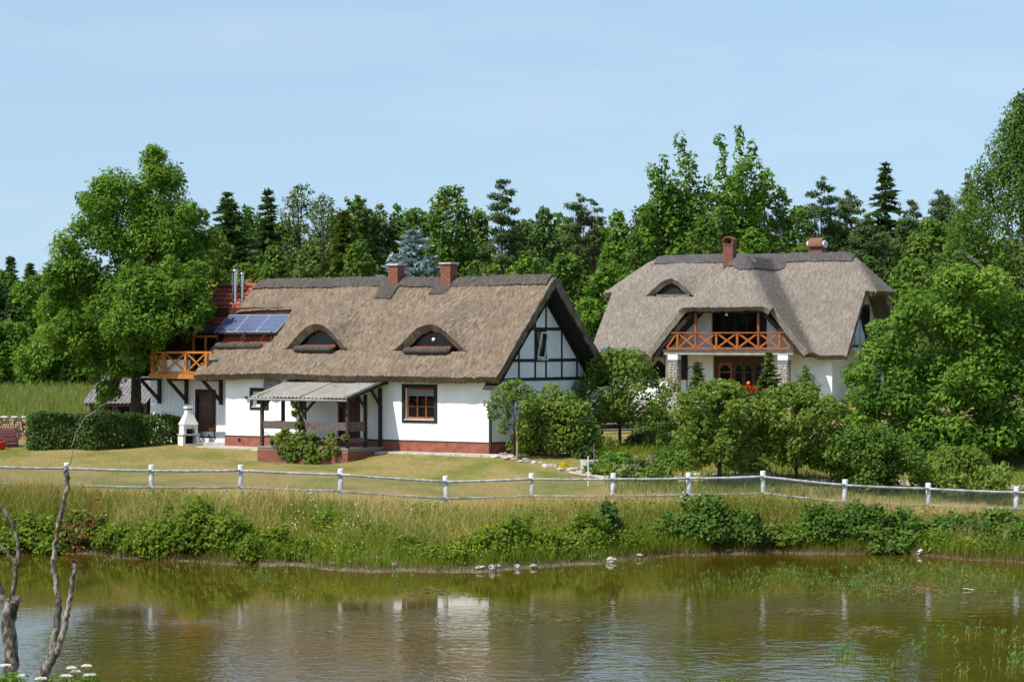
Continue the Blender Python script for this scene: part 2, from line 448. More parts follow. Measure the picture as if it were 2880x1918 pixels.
# ------------------------------------------------------------------ ground, pond, path
H1 = Frame((-0.754, 88.0, 2.0), -34)           # thatched cottage, origin at its front right corner
H2 = Frame((15.69, 122.0, 2.95), -25)          # big thatched house behind, right

SHORE_PX = [(-400, 1545), (0, 1552), (250, 1558), (500, 1580), (800, 1592), (1000, 1607), (1250, 1612), (1500, 1600), (1750, 1577), (2000, 1557), (2500, 1557), (2700, 1570), (2880, 1585), (3300, 1600)]
_sx = []; _sy = []
for x_, y_ in SHORE_PX:
    d_ = CAM_Z * FPX / (y_ - 959.0)
    _sx.append((x_ - 1440) / FPX * d_); _sy.append(d_)
def shore(x):
    return np.interp(x, _sx, _sy) + 0.25 * np.sin(x * 1.9) + 0.14 * np.sin(x * 4.3 + 1)

FENCE_D = 73.0
POSTS_PX = [(-30, 1296), (188, 1301), (426, 1307), (677, 1307), (958, 1318), (1253, 1338), (1495, 1331), (1725, 1331), (1937, 1329), (2146, 1324), (2377, 1348), (2611, 1358), (2859, 1368), (3110, 1376)]
POST_H = 1.02
_fx = [(x_ - 1440) / FPX * FENCE_D for x_, _ in POSTS_PX]
_fz = [CAM_Z - (y_ - 959) / FPX * FENCE_D - POST_H for _, y_ in POSTS_PX]
def fence_z(x):
    xs = np.asarray(x, dtype=float)
    return (np.interp(xs - 0.7, _fx, _fz) + np.interp(xs, _fx, _fz) + np.interp(xs + 0.7, _fx, _fz)) / 3

def sstep(t):
    t = np.clip(t, 0, 1)
    return t * t * (3 - 2 * t)

def ground(x, y):
    x = np.asarray(x, dtype=float); y = np.asarray(y, dtype=float)
    sh = shore(x); fz = fence_z(x)
    # far bank from the water's edge up to the fence
    t = np.clip((y - sh) / np.maximum(FENCE_D - 0.3 - sh, 0.5), 0, 1)
    zb = 0.02 + (fz - 0.02) * (0.35 * t + 0.65 * sstep(t)) + 0.05 * np.sin(x * 2.3 + y * 1.1) * np.sin(t * PI)
    # lawn from the fence up to the cottage front
    yh = np.clip(87.3 - 0.674 * x, 86.9, 98.0)
    u = np.clip((y - FENCE_D) / (yh - FENCE_D), 0, 1)
    far = 2.0 + 0.95 * sstep((y - 92) / 26) * sstep((x + 2) / 8) + 0.35 * sstep((y - 105) / 60)
    zl = fz + (far - fz) * (0.35 * u + 0.65 * u ** 1.9) + 0.025 * np.sin(x * 0.9 + y * 0.7) * np.sin(u * PI)
    z = np.where(y < FENCE_D, zb, zl)
    # the lawn dips before the porch
    ca, sa = math.cos(H1.rz), math.sin(H1.rz)
    fa = (x - H1.loc.x) * ca + (y - H1.loc.y) * sa; fb = -(x - H1.loc.x) * sa + (y - H1.loc.y) * ca
    z = z - 0.32 * np.exp(-((fb + 2.5) / 1.3) ** 2) * sstep((fa + 10.6) / 1.2) * sstep((-3.6 - fa) / 1.2)
    # under the water
    near = 38.0 + 0.5 * np.sin(x * 0.8)
    zin = -np.minimum(np.minimum(sh - y, y - near) * 0.35, 1.0)
    z = np.where((y < sh) & (y > near), zin, z)
    # the bank on which the photographer stands
    zn = (near - y) / 38.0 * 4.4
    z = np.where(y <= near, np.clip(zn, 0, 4.6), z)
    return z
def gz(x, y):
    return float(ground(x, y))

def mat_ground():
    m, nt, b = new_mat('ground_turf')
    N = nt.nodes; L = nt.links
    g = N.new('ShaderNodeNewGeometry')
    def noise(scale, detail=6, rough=0.6, stretch=(1, 1, 1), loc=(0, 0, 0)):
        mpn = N.new('ShaderNodeMapping'); mpn.inputs['Scale'].default_value = stretch; mpn.inputs['Location'].default_value = loc
        L.new(g.outputs['Position'], mpn.inputs['Vector'])
        n = N.new('ShaderNodeTexNoise'); n.inputs['Scale'].default_value = scale; n.inputs['Detail'].default_value = detail; n.inputs['Roughness'].default_value = rough
        L.new(mpn.outputs['Vector'], n.inputs['Vector']); return n.outputs['Fac']
    def ramp(f, p0, c0, p1, c1):
        r = N.new('ShaderNodeValToRGB')
        r.color_ramp.elements[0].position = p0; r.color_ramp.elements[0].color = (*c0, 1)
        r.color_ramp.elements[1].position = p1; r.color_ramp.elements[1].color = (*c1, 1)
        L.new(f, r.inputs['Fac']); return r.outputs['Color']
    def mix(f, a, c):
        mxn = N.new('ShaderNodeMixRGB')
        L.new(f, mxn.inputs[0]); L.new(a, mxn.inputs[1]); L.new(c, mxn.inputs[2]); return mxn.outputs['Color']
    green = ramp(noise(9, 8, 0.7), 0.3, (0.085, 0.115, 0.016), 0.7, (0.175, 0.195, 0.036))
    dry = ramp(noise(7, 8, 0.7, loc=(5, 5, 5)), 0.3, (0.195, 0.155, 0.048), 0.7, (0.36, 0.265, 0.105))
    patch = ramp(noise(0.42, 7, 0.65, (1, 0.55, 1), (3.1, 0, 0)), 0.37, (0, 0, 0), 0.56, (1, 1, 1))
    turf = mix(patch, green, dry)
    mud = ramp(noise(5, 7, 0.7), 0.3, (0.085, 0.065, 0.040), 0.7, (0.26, 0.21, 0.15))
    # bare mud close to the water level
    sep = N.new('ShaderNodeSeparateXYZ'); L.new(g.outputs['Position'], sep.inputs[0])
    mr = N.new('ShaderNodeMapRange'); mr.inputs[1].default_value = 0.12; mr.inputs[2].default_value = 0.42; mr.inputs[3].default_value = 0; mr.inputs[4].default_value = 1
    L.new(sep.outputs['Z'], mr.inputs[0])
    col = mix(mr.outputs[0], mud, turf)
    L.new(col, b.inputs['Base Color'])
    b.inputs['Roughness'].default_value = 0.95; b.inputs['Specular IOR Level'].default_value = 0.1
    bp = N.new('ShaderNodeBump'); bp.inputs['Distance'].default_value = 0.05; bp.inputs['Strength'].default_value = 1
    L.new(noise(16, 6, 0.7), bp.inputs['Height']); L.new(bp.outputs['Normal'], b.inputs['Normal'])
    return m
M['ground'] = mat_ground()

def grid_axis(parts):
    out_ = []
    for a, b_, st in parts:
        out_ += list(np.arange(a, b_, st))
    out_.append(parts[-1][1])
    return np.array(out_)
gx = grid_axis([(-1600, -200, 200), (-200, -60, 20), (-60, -24, 3), (-24, 24, 0.3), (24, 60, 3), (60, 200, 20), (200, 1600, 200)])
gy = grid_axis([(-60, 24, 6), (24, 36, 2), (36, 40, 0.5), (40, 62, 4), (62, 98, 0.28), (98, 130, 1.6), (130, 300, 10), (300, 3200, 290)])
GX, GY = np.meshgrid(gx, gy)
GZ = ground(GX, GY)
GZ = np.where(GY > 300, 2.3, GZ)
vv = np.stack([GX, GY, GZ], -1).reshape(-1, 3)
nx_ = len(gx); ny_ = len(gy)
ii = (np.arange(ny_ - 1)[:, None] * nx_ + np.arange(nx_ - 1)[None, :]).ravel()
ff = np.stack([ii, ii + 1, ii + nx_ + 1, ii + nx_], -1)
tag(np_mesh('ground', vv, ff, M['ground'], smooth=True), kind='structure')

def mat_water():
    m, nt, b = new_mat('pond_water')
    N = nt.nodes; L = nt.links
    g = N.new('ShaderNodeNewGeometry')
    def noise(scale, stretch, detail, loc=(0, 0, 0), rough=0.55):
        mpn = N.new('ShaderNodeMapping'); mpn.inputs['Scale'].default_value = stretch; mpn.inputs['Location'].default_value = loc
        L.new(g.outputs['Position'], mpn.inputs['Vector'])
        n = N.new('ShaderNodeTexNoise'); n.inputs['Scale'].default_value = scale; n.inputs['Detail'].default_value = detail; n.inputs['Roughness'].default_value = rough
        L.new(mpn.outputs['Vector'], n.inputs['Vector']); return n.outputs['Fac']
    r = N.new('ShaderNodeValToRGB')
    r.color_ramp.elements[0].position = 0.35; r.color_ramp.elements[0].color = (0.052, 0.039, 0.004, 1)
    r.color_ramp.elements[1].position = 0.70; r.color_ramp.elements[1].color = (0.080, 0.058, 0.006, 1)
    L.new(noise(0.22, (1, 1, 1), 4), r.inputs['Fac'])
    L.new(r.outputs['Color'], b.inputs['Base Color'])
    b.inputs['Roughness'].default_value = 0.035
    b.inputs['IOR'].default_value = 1.33
    b.inputs['Specular IOR Level'].default_value = 0.5
    # wind ripples, stronger in the open middle of the pond and calm by the far bank
    rip = noise(2.7, (1.0, 1.0, 1.0), 3)
    rip2 = noise(1.0, (0.9, 1.0, 1.0), 2, (7, 3, 0))
    amp = N.new('ShaderNodeValToRGB')
    amp.color_ramp.elements[0].position = 0.36; amp.color_ramp.elements[0].color = (0.12, 0.12, 0.12, 1)
    amp.color_ramp.elements[1].position = 0.62; amp.color_ramp.elements[1].color = (1, 1, 1, 1)
    L.new(noise(0.09, (1.0, 1.6, 1), 3, (2.0, 1.0, 0)), amp.inputs['Fac'])
    add = N.new('ShaderNodeMath'); add.operation = 'MULTIPLY_ADD'; add.inputs[1].default_value = 0.6
    L.new(rip2, add.inputs[0]); L.new(rip, add.inputs[2])
    sep = N.new('ShaderNodeSeparateXYZ'); L.new(g.outputs['Position'], sep.inputs[0])
    mr = N.new('ShaderNodeMapRange'); mr.inputs[1].default_value = 60; mr.inputs[2].default_value = 47; mr.inputs[3].default_value = 0.22; mr.inputs[4].default_value = 1.0
    L.new(sep.outputs['Y'], mr.inputs[0])
    mu = N.new('ShaderNodeMath'); mu.operation = 'MULTIPLY'
    L.new(amp.outputs['Color'], mu.inputs[0]); L.new(mr.outputs[0], mu.inputs[1])
    mu2 = N.new('ShaderNodeMath'); mu2.operation = 'MULTIPLY'; mu2.inputs[1].default_value = 0.019
    L.new(mu.outputs[0], mu2.inputs[0])
    bp = N.new('ShaderNodeBump'); bp.inputs['Strength'].default_value = 1
    L.new(mu2.outputs[0], bp.inputs['Distance'])
    L.new(add.outputs[0], bp.inputs['Height']); L.new(bp.outputs['Normal'], b.inputs['Normal'])
    return m
M['water'] = mat_water()
wm = MB(); wm._add([(-90, 34, 0), (90, 34, 0), (90, 78, 0), (-90, 78, 0)], [(0, 1, 2, 3)])
tag(wm.build('pond_water', M['water']), kind='structure')

# sandy garden path with stones behind the fence, right
def strip(name, pts, widths, mat, lift=0.012, n=60):
    pts = np.array(pts, float); s = np.linspace(0, 1, n); k = np.linspace(0, 1, len(pts))
    x = np.interp(s, k, pts[:, 0]); y = np.interp(s, k, pts[:, 1]); w = np.interp(s, k, widths)
    w = w * (1 + 0.25 * np.sin(s * 37) + 0.15 * np.sin(s * 83 + 1))
    cols = 5; V = []
    for j in range(cols):
        yy = y + (j / (cols - 1) - 0.5) * w
        V.append(np.stack([x, yy, ground(x, yy) + lift], -1))
    V = np.stack(V, 1).reshape(-1, 3)
    ii_ = (np.arange(n - 1)[:, None] * cols + np.arange(cols - 1)[None, :]).ravel()
    return tag(np_mesh(name, V, np.stack([ii_, ii_ + cols, ii_ + cols + 1, ii_ + 1], -1), mat, smooth=True), kind='structure')
M['sand'] = mat_noise('sandy_gravel', (0.36, 0.29, 0.20), (0.55, 0.47, 0.36), 10, 0.95, 0.02, 25, c2=(0.24, 0.20, 0.12), scale2=1.2, f2=0.6)
def gp(px, py):
    """where the sight line through a photograph pixel meets the ground"""
    r = ray(px, py)
    d = 44.0
    while d < 240:
        if CAM_Z + r.z * d <= gz(r.x * d, d): break
        d += 0.1
    return Vector((r.x * d, d, gz(r.x * d, d)))
strip('garden_path', [gp(1600, 1330), gp(1700, 1345), gp(1900, 1350), gp(2150, 1352), gp(2450, 1358), gp(2900, 1375)], [0.7, 0.9, 1.3, 1.3, 1.2, 1.2], M['sand'], 0.03)
# ------------------------------------------------------------------ thatch as a real, thick, rounded surface
def smin(a, b, k):
    h = np.clip(0.5 + 0.5 * (b - a) / k, 0, 1)
    return b * (1 - h) + a * h - k * h * (1 - h)
def smax(a, b, k):
    return -smin(-a, -b, k)

def wobble(a, b):
    return (0.018 * np.sin(a * 1.1 + b * 0.9) + 0.007 * np.sin(a * 4.7 - b * 3.1 + 1) + 0.005 * np.sin(a * 9.1 + b * 7.7))

def thatch_surface(name, mat, parent, a0, a1, b0, b1, st, zfun, inside, thick, brows=(), rough=0.012, off=(0, 0, 0), seed=1):
    """height field z(a,b) over the plan, cut open where eyebrow windows lift it; solidified downwards"""
    r_ = np.random.default_rng(seed)
    na = int(round((a1 - a0) / st)); nb = int(round((b1 - b0) / st))
    A = np.linspace(a0, a1, na + 1); B = np.linspace(b0, b1, nb + 1)
    jit = r_.normal(0, rough, (na + 1, nb + 1))
    AA, BB = np.meshgrid(A, B, indexing='ij')
    base = zfun(AA, BB) + wobble(AA, BB) + jit
    lift = np.zeros_like(base); cut = np.full((na + 1, nb + 1), False)
    for (ac, bc, w, h, run) in brows:
        prof = h * (0.5 + 0.5 * np.cos(PI * np.clip((AA - ac) / w, -1, 1))) ** 0.66
        fall = np.exp(-np.clip((BB - bc) / run, 0, 9) ** 1.6)
        lift += np.where(BB >= bc - 1e-6, prof * fall, 0)
    verts = []; faces = []; key = {}
    def vid(i, j, side):
        lf = lift[i, j]
        s = side if lf > 0.004 else 0
        k = (i, j, s)
        if k not in key:
            key[k] = len(verts)
            z = base[i, j] + (lf if s == 0 or s == 1 else 0.0)
            if s == 2: z = base[i, j]
            verts.append((A[i] - off[0], B[j] - off[1], z - off[2]))
        return key[k]
    browrow = [int(round((bc - b0) / st)) for (_, bc, _, _, _) in brows]
    for i in range(na):
        am = (A[i] + A[i + 1]) / 2
        for j in range(nb):
            bm_ = (B[j] + B[j + 1]) / 2
            if not inside(am, bm_): continue
            def side(jj):
                for q, jr in enumerate(browrow):
                    ac, bc, w, h, run = brows[q]
                    if jj == jr and abs(am - ac) < w + st:
                        return 1 if j >= jr else 2
                return 0
            faces.append((vid(i, j, side(j)), vid(i + 1, j, side(j)), vid(i + 1, j + 1, side(j + 1)), vid(i, j + 1, side(j + 1))))
    o = np_mesh(name, np.array(verts), np.array(faces), mat, parent, smooth=True)
    md = o.modifiers.new('thick', 'SOLIDIFY'); md.thickness = thick; md.offset = -1
    es = o.modifiers.new('crisp', 'EDGE_SPLIT'); es.split_angle = math.radians(48)
    return o

def roll(name, mat, parent, p, q, r, n=22, flat=0.75, off=(0, 0, 0), seed=3):
    """a bound roll of reed between two points"""
    rr = random.Random(seed)
    p = Vector(p) - Vector(off); q = Vector(q) - Vector(off)
    m = MB(); pts = []; rad = []
    for i in range(n + 1):
        t = i / n
        e = min(1, (min(t, 1 - t) * (q - p).length / r) ** 0.5) if 0 < t < 1 else 0.05
        pts.append(p.lerp(q, t) + Vector((0, 0, rr.uniform(-0.01, 0.01))))
        rad.append(r * max(e, 0.3) * rr.uniform(0.94, 1.06))
    m.tube(pts, rad, 10)
    return m.build(name, mat, parent, smooth=True)

def walls_with_holes(m, a0, a1, z0, z1, holes, b0, b1):
    """wall slab between b0 and b1 made of blocks round the openings (a0,a1,z0,z1)"""
    xs = sorted({a0, a1, *[h[0] for h in holes], *[h[1] for h in holes]})
    for i in range(len(xs) - 1):
        xa, xb = xs[i], xs[i + 1]
        hs = sorted([h for h in holes if h[0] < (xa + xb) / 2 < h[1]], key=lambda h: h[2])
        z = z0
        for h in hs:
            if h[2] > z: m.bx(xa, xb, b0, b1, z, h[2])
            z = h[3]
        if z < z1: m.bx(xa, xb, b0, b1, z, z1)

def window_b(parent, a0, a1, z0, z1, b, off, rows, cols, fmat, surround=None, shutter=0.0, depth=0.12, name='window', sill=True, bar=0.05):
    """window in a wall facing -b; outer wall face at b"""
    m = MB()
    fw = 0.07
    y0, y1 = b + depth, b + depth + 0.06
    m.bx(a0, a0 + fw, y0, y1, z0, z1); m.bx(a1 - fw, a1, y0, y1, z0, z1)
    m.bx(a0 + fw, a1 - fw, y0, y1, z1 - fw, z1); m.bx(a0 + fw, a1 - fw, y0, y1, z0, z0 + fw)
    zt = z1 - fw - shutter; zb = z0 + fw
    for c in range(1, cols):
        x = a0 + fw + (a1 - a0 - 2 * fw) * c / cols
        m.bx(x - bar / 2, x + bar / 2, y0 + 0.004, y1 - 0.004, zb, zt)
    win = m.build(name, fmat, parent, off)
    m = MB()
    for r in range(1, rows):
        z = zb + (zt - zb) * r / rows
        m.bx(a0 + fw, a1 - fw, y0 + 0.008, y1 - 0.008, z - bar * 0.45, z + bar * 0.45)
    if rows > 1: m.build('glazing_bar', fmat, win, off)
    for c in range(cols):
        for r in range(rows):
            xa = a0 + fw + (a1 - a0 - 2 * fw) * c / cols; xb = a0 + fw + (a1 - a0 - 2 * fw) * (c + 1) / cols
            za = zb + (zt - zb) * r / rows; zc = zb + (zt - zb) * (r + 1) / rows
            MB().bx(xa + 0.006, xb - 0.006, y0 + 0.03, y0 + 0.036, za + 0.006, zc - 0.006).build('pane', M['glass'], win, off)
    if shutter:
        MB().bx(a0 + fw, a1 - fw, y0 - 0.03, y0 + 0.05, z1 - fw - shutter, z1 - fw).build('roller_shutter', M['grey_metal'], win, off)
    MB().bx(a0, a1, b + 0.2, b + 0.22, z0, z1).build('window_backing', M['soot_and_shade'], win, off)
    if sill:
        MB().bx(a0 - 0.02, a1 + 0.02, b - 0.05, b + depth + 0.01, z0 - 0.05, z0 - 0.002).build('sill', M['concrete'], win, off)
    if surround:
        s = 0.14
        m = MB()
        m.bx(a0 - s, a0, b - 0.025, b + 0.02, z0 - s, z1 + s); m.bx(a1, a1 + s, b - 0.025, b + 0.02, z0 - s, z1 + s)
        m.bx(a0, a1, b - 0.025, b + 0.02, z1, z1 + s); m.bx(a0, a1, b - 0.025, b + 0.02, z0 - s, z0 - 0.052)
        m.build('window_surround', surround, win, off)
    return win

def brick_face(parent, me_list, origin, du, n_u, dv, n_v, lu, lv, rot, stagger=True):
    """lay bricks as separate pieces over a rectangle, running bond"""
    for r in range(n_v):
        o_ = (lu / 2 if (r % 2 and stagger) else 0)
        for c in range(n_u + (1 if o_ else 0)):
            x = (c + 0.5) * lu - o_
            w = lu
            if x - lu / 2 < -1e-6: x = lu / 4; w = lu / 2
            elif x + lu / 2 > n_u * lu + 1e-6: x = n_u * lu - lu / 4; w = lu / 2
            p = Vector(origin) + Vector(du) * x + Vector(dv) * ((r + 0.5) * lv)
            inst('brick', random.choice(me_list), parent, p, (0, 0, rot), ((w - 0.012) / (lu - 0.012), 1, 1))

def chimney_bricks(house, a, b, w, z0, z1, cap_mat, off, mats):
    lv = 0.085
    core = MB().bx(a - w / 2 + 0.012, a + w / 2 - 0.012, b - w / 2 + 0.012, b + w / 2 - 0.012, z0, z1)
    ch = core.build('chimney', M['mortar'], house, off)
    lu = w / 2.0
    mes = [MB().bx(-lu / 2 + 0.006, lu / 2 - 0.006, -0.02, 0.012, -lv / 2 + 0.006, lv / 2 - 0.006).mesh('brick', mm) for mm in mats]
    nv = int((z1 - z0) / lv)
    o = Vector(off)
    for (org, du, rot) in (((a - w / 2, b - w / 2 + 0.012, z0), (1, 0, 0), 0), ((a + w / 2 - 0.012, b - w / 2, z0), (0, 1, 0), PI / 2),
                           ((a + w / 2, b + w / 2 - 0.012, z0), (-1, 0, 0), PI), ((a - w / 2 + 0.012, b + w / 2, z0), (0, -1, 0), -PI / 2)):
        brick_face(ch, mes, Vector(org) - o, du, 2, (0, 0, 1), nv, lu, lv, rot)
    return ch

def clip_poly(poly, inside_fn):
    """Sutherland-Hodgman against one half plane given as signed function"""
    out_ = []
    for i in range(len(poly)):
        p, q = poly[i], poly[(i + 1) % len(poly)]
        dp, dq = inside_fn(p), inside_fn(q)
        if dp >= 0: out_.append(p)
        if (dp >= 0) != (dq >= 0):
            t = dp / (dp - dq)
            out_.append((p[0] + (q[0] - p[0]) * t, p[1] + (q[1] - p[1]) * t))
    return out_

# ------------------------------------------------------------------ the thatched cottage
def build_cottage():
    W = 6.4; RB = W / 2; L = 12.25
    house = thing('thatched_cottage', 'white cottage with long brown thatched roof, eyebrow windows and half-timbered gable', 'house', H1.loc, H1.rz)
    ZE, SL = 2.75, 0.958; EB = -0.65
    def zroof(a, b):
        f = ZE + (b - EB) * SL; k = ZE + (W - EB - b) * SL
        z = smin(f, k, 0.35)
        # rounded verges and eaves
        for d_ in (a + 13.35, 0.72 - a):
            z = z - 0.05 * np.exp(-(np.clip(d_, 0, 9) / 0.2) ** 2)
        # sags a little in the middle
        return z + 0.03 * np.sin(a * 0.5)
    # white walls with real openings
    wa0, wz0 = H1.on_b(1131, 1188, 0); wa1, wz1 = H1.on_b(1230, 1081, 0)
    s = 0.14
    win1 = (wa0 + s, wa1 - s, wz0 + s, wz1 - s)
    va0, vz0 = H1.on_b(703, 1152, 0); va1, vz1 = H1.on_b(756, 1091, 0)
    win2 = (va0 + s, va1 - s, vz0 + s, vz1 - s)
    da0, _ = H1.on_b(950, 1150, 0); da1, _ = H1.on_b(1013, 1150, 0)
    door = (da0, da1, 0.42, 2.45)
    m = MB(); walls_with_holes(m, -L, 0, 0.42, 2.95, [win1, win2, door], 0, 0.3)
    m.bx(-L, -L + 0.3, 0.3, W - 0.3, 0.42, 2.95); m.bx(-L, 0, W - 0.3, W, 0.42, 2.95)
    m.build('wall', M['white'], house)
    MB().bx(-0.3, 0, 0.3, W - 0.3, 0.42, 2.62).build('gable_wall', M['white'], house)
    # plinth and its dark band
    m = MB(); m.bx(-L - 0.03, 0.03, -0.03, 0.3, -0.8, 0.36); m.bx(-0.3, 0.03, 0.3, W, -0.8, 0.36); m.bx(-L - 0.03, -L + 0.3, 0.3, W, -0.8, 0.36)
    m.build('plinth', M['brick'], house)
    m = MB(); m.bx(-L - 0.02, 0.02, -0.018, 0.3, 0.36, 0.42); m.bx(-0.3, 0.02, 0.3, W, 0.36, 0.42)
    m.build('plinth_band', M['timber_b'], house)
    MB().bx(-0.06, 0.035, -0.035, 0.02, 0.0, 1.5).build('corner_downpipe', M['timber'], house)
    window_b(house, *win1, 0, (0, 0, 0), 2, 3, M['orange_d'], M['timber'], 0.22)
    window_b(house, *win2, 0, (0, 0, 0), 1, 2, M['white_paint'], M['timber'], 0.0)
    d = MB().bx(da0 + 0.05, da1 - 0.05, 0.12, 0.18, 0.42, 2.40).build('door', M['brown_door'], house)
    m = MB(); m.bx(da0, da0 + 0.07, 0.02, 0.14, 0.42, 2.45); m.bx(da1 - 0.07, da1, 0.02, 0.14, 0.42, 2.45); m.bx(da0 + 0.07, da1 - 0.07, 0.02, 0.14, 2.38, 2.45)
    m.build('door_frame', M['brown_door'], d)
    for k in range(4):
        x = da0 + 0.12 + k * (da1 - da0 - 0.24) / 4
        MB().bx(x, x + (da1 - da0 - 0.24) / 4 - 0.012, 0.105, 0.121, 0.50, 2.34).build('door_board', M['brown_door'], d)
    MB().tube([(da1 - 0.17, 0.10, 1.42), (da1 - 0.17, 0.05, 1.42), (da1 - 0.28, 0.05, 1.42)], 0.012, 6).build('door_handle', M['metal'], d)
    MB().bx(da0, da1, 0.18, 0.29, 0.42, 2.45).build('door_backing', M['soot_and_shade'], d)
    # lamp bracket by the little window, vent in the plinth
    la, lz = H1.on_b(696, 1118, 0)
    MB().bx(la - 0.05, la + 0.05, -0.11, 0, lz - 0.04, lz + 0.04).build('wall_lamp', M['timber'], house)
    pa, pz = H1.on_b(673, 1237, -0.03)
    MB().bx(pa - 0.07, pa + 0.07, -0.04, -0.028, pz - 0.07, pz + 0.07).build('plinth_vent', M['soot_and_shade'], house)

    # ---- roof
    BC = 0.30
    brows = [(H1.on_b(890, 985, BC)[0], BC, 1.55, 0.98, 1.25), (H1.on_b(1208, 988, BC)[0], BC, 1.68, 0.98, 1.25)]
    st = 0.11
    b_lo = EB; b_hi = W - EB
    n_b = int(round((BC - b_lo) / st)); st_b = (BC - b_lo) / n_b
    def inside(a, b):
        if a < -10.55 and 0.48 < b < 1.86: return False          # the terrace cut into the left end
        return True
    hi = b_lo + st_b * int(round((b_hi - b_lo) / st_b))
    nn = int(round((0.72 + 13.35) / st_b))
    roof = thatch_surface('roof', M['thatch'], house, -13.35, -13.35 + nn * st_b, b_lo, hi, st_b, zroof, inside, 0.30, brows, 0.013)
    for q, (ac, bc, w, h, run) in enumerate(brows):
        zb = float(zroof(np.array(ac), np.array(bc)))
        roll('eyebrow_sill', M['ridge'], roof, (ac - w * 0.66, bc - 0.12, zb + 0.02), (ac + w * 0.58, bc - 0.12, zb + 0.02), 0.13, seed=q)
        # arched window set back under the lifted thatch
        pr = 0.52; npts = 12; yb = bc + 0.34
        zz = zb + 0.12
        ins = [(ac + w * pr * math.cos(PI * k / npts), zz + h * 0.60 * math.sin(PI * k / npts) ** 1.1) for k in range(npts + 1)]
        fr = MB().prism_b(ins + [], yb, yb + 0.05).build('eyebrow_window', M['brown_door'], roof)
        ins2 = [(ac + w * (pr - 0.10) * math.cos(PI * k / npts), zz + 0.08 + (h * 0.60 - 0.17) * math.sin(PI * k / npts) ** 1.1) for k in range(npts + 1)]
        MB().prism_b(ins2, yb - 0.012, yb - 0.004).build('eyebrow_pane', M['glass'], roof)
        MB().bx(ac - w * 0.50, ac + w * 0.48, yb - 0.16, yb - 0.02, zb + 0.08, zb + 0.18).build('eyebrow_ledge', M['orange_d'], roof)
        if q == 1:
            MB().lathe([(0.0, -0.075), (0.05, -0.055), (0.075, 0), (0.05, 0.055), (0.0, 0.075)], (ac - 0.02, yb - 0.05, zz + 0.30), 10).build('white_ball_lamp', M['white'], roof, smooth=True)
        back = [(ac + w * 0.80 * math.cos(PI * k / npts), zb - 0.25 + (h + 0.1) * math.sin(PI * k / npts) ** 1.2) for k in range(npts + 1)]
        MB().prism_b(back, yb + 0.06, yb + 0.10).build('eyebrow_boarding', M['timber'], roof)
    # lips of the terrace cut
    zl = float(zroof(np.array(-12.), np.array(0.40)))
    roll('terrace_lip', M['ridge'], roof, (-13.15, 0.40, zl + 0.04), (-10.75, 0.40, zl + 0.04), 0.14, seed=7)
    # ridge cap with tongues round the chimneys
    c1a = H1.on_b(1108, 780, 2.9)[0]; c2a = H1.on_b(1256, 770, 2.9)[0]
    def zcap(a, b):
        return zroof(a, b) + 0.075
    def in_cap(a, b):
        if -13.22 < a < 0.52 and abs(b - RB) < 0.44: return True
        for ca in (c1a, c2a):
            if ca - 0.50 < a < ca + 0.30 and (RB - 0.98 if ca == c1a else RB - 0.74) < b < RB:
                return True
        return False
    thatch_surface('ridge_cap', M['ridge'], roof, -13.3, 0.62, RB - 1.1, RB + 0.5, 0.07, zcap, in_cap, 0.14, (), 0.014)
    for ca, zt in ((c1a, H1.on_b(1108, 748, 3.0)[1]), (c2a, H1.on_b(1256, 744, 3.0)[1])):
        ch = chimney_bricks(house, ca, 3.05, 0.44, 5.9, zt, None, (0, 0, 0), [M['brick'].copy() if False else M['brick_b'], M['brick'], M['brick_b']])
        MB().bx(ca - 0.28, ca + 0.28, 3.05 - 0.28, 3.05 + 0.28, zt, zt + 0.07).build('chimney_cap', M['concrete'], ch, bevel=0.01)
    # ---- half-timbered gable
    def zg(b): return 2.62 + 0.40 + min(b, W - b) * SL - 0.10        # underside of thatch on the gable plane
    tri = [lambda p: SL * p[0] + 2.80 - p[1], lambda p: SL * (W - p[0]) + 2.80 - p[1]]
    vb = [-0.1, RB - 2.46, RB - 1.42, RB - 0.36, RB + 0.36, RB + 1.42, RB + 2.46, W + 0.1]
    rows = [(2.62, 3.30), (3.30, 4.44), (4.44, 6.6)]
    verts_in_row = [vb, [vb[0], vb[2], vb[3], vb[4], vb[5], vb[7]], [vb[0], vb[3], vb[4], vb[7]]]
    backp = [(0, 2.62), (W, 2.62), (W, 2.92), (RB, 2.92 + RB * SL), (0, 2.92)]
    MB().prism_a(backp, -0.22, -0.06).build('gable_backing', M['soot_and_shade'], house)
    for (z0, z1), cs in zip(rows, verts_in_row):
        for i in range(len(cs) - 1):
            if z0 == 3.30 and abs(cs[i] - vb[3]) < 1e-6: continue    # the window bay
            p = [(cs[i] + 0.045, z0 + 0.045), (cs[i + 1] - 0.045, z0 + 0.045), (cs[i + 1] - 0.045, z1 - 0.045), (cs[i] + 0.045, z1 - 0.045)]
            for fn in tri:
                if p: p = clip_poly(p, fn)
            if len(p) >= 3 and (max(q[1] for q in p) - z0) > 0.12:
                MB().prism_a(p, -0.055, 0.0).build('infill_panel', M['white'], house)
        for c in cs[1:-1]:
            zt = min(z1, 2.80 + min(c, W - c) * SL)
            MB().bx(-0.05, 0.022, c - 0.042, c + 0.042, z0 + 0.05, zt - (0.05 if zt == z1 else 0)).build('timber_post', M['timber'], house)
    for z0 in (2.62, 3.30, 4.44):
        e = (z0 - 2.92) / SL
        e = max(e, 0)
        MB().bx(-0.05, 0.03, e, W - e, z0 - 0.055, z0 + 0.055).build('timber_rail', M['timber'], house)
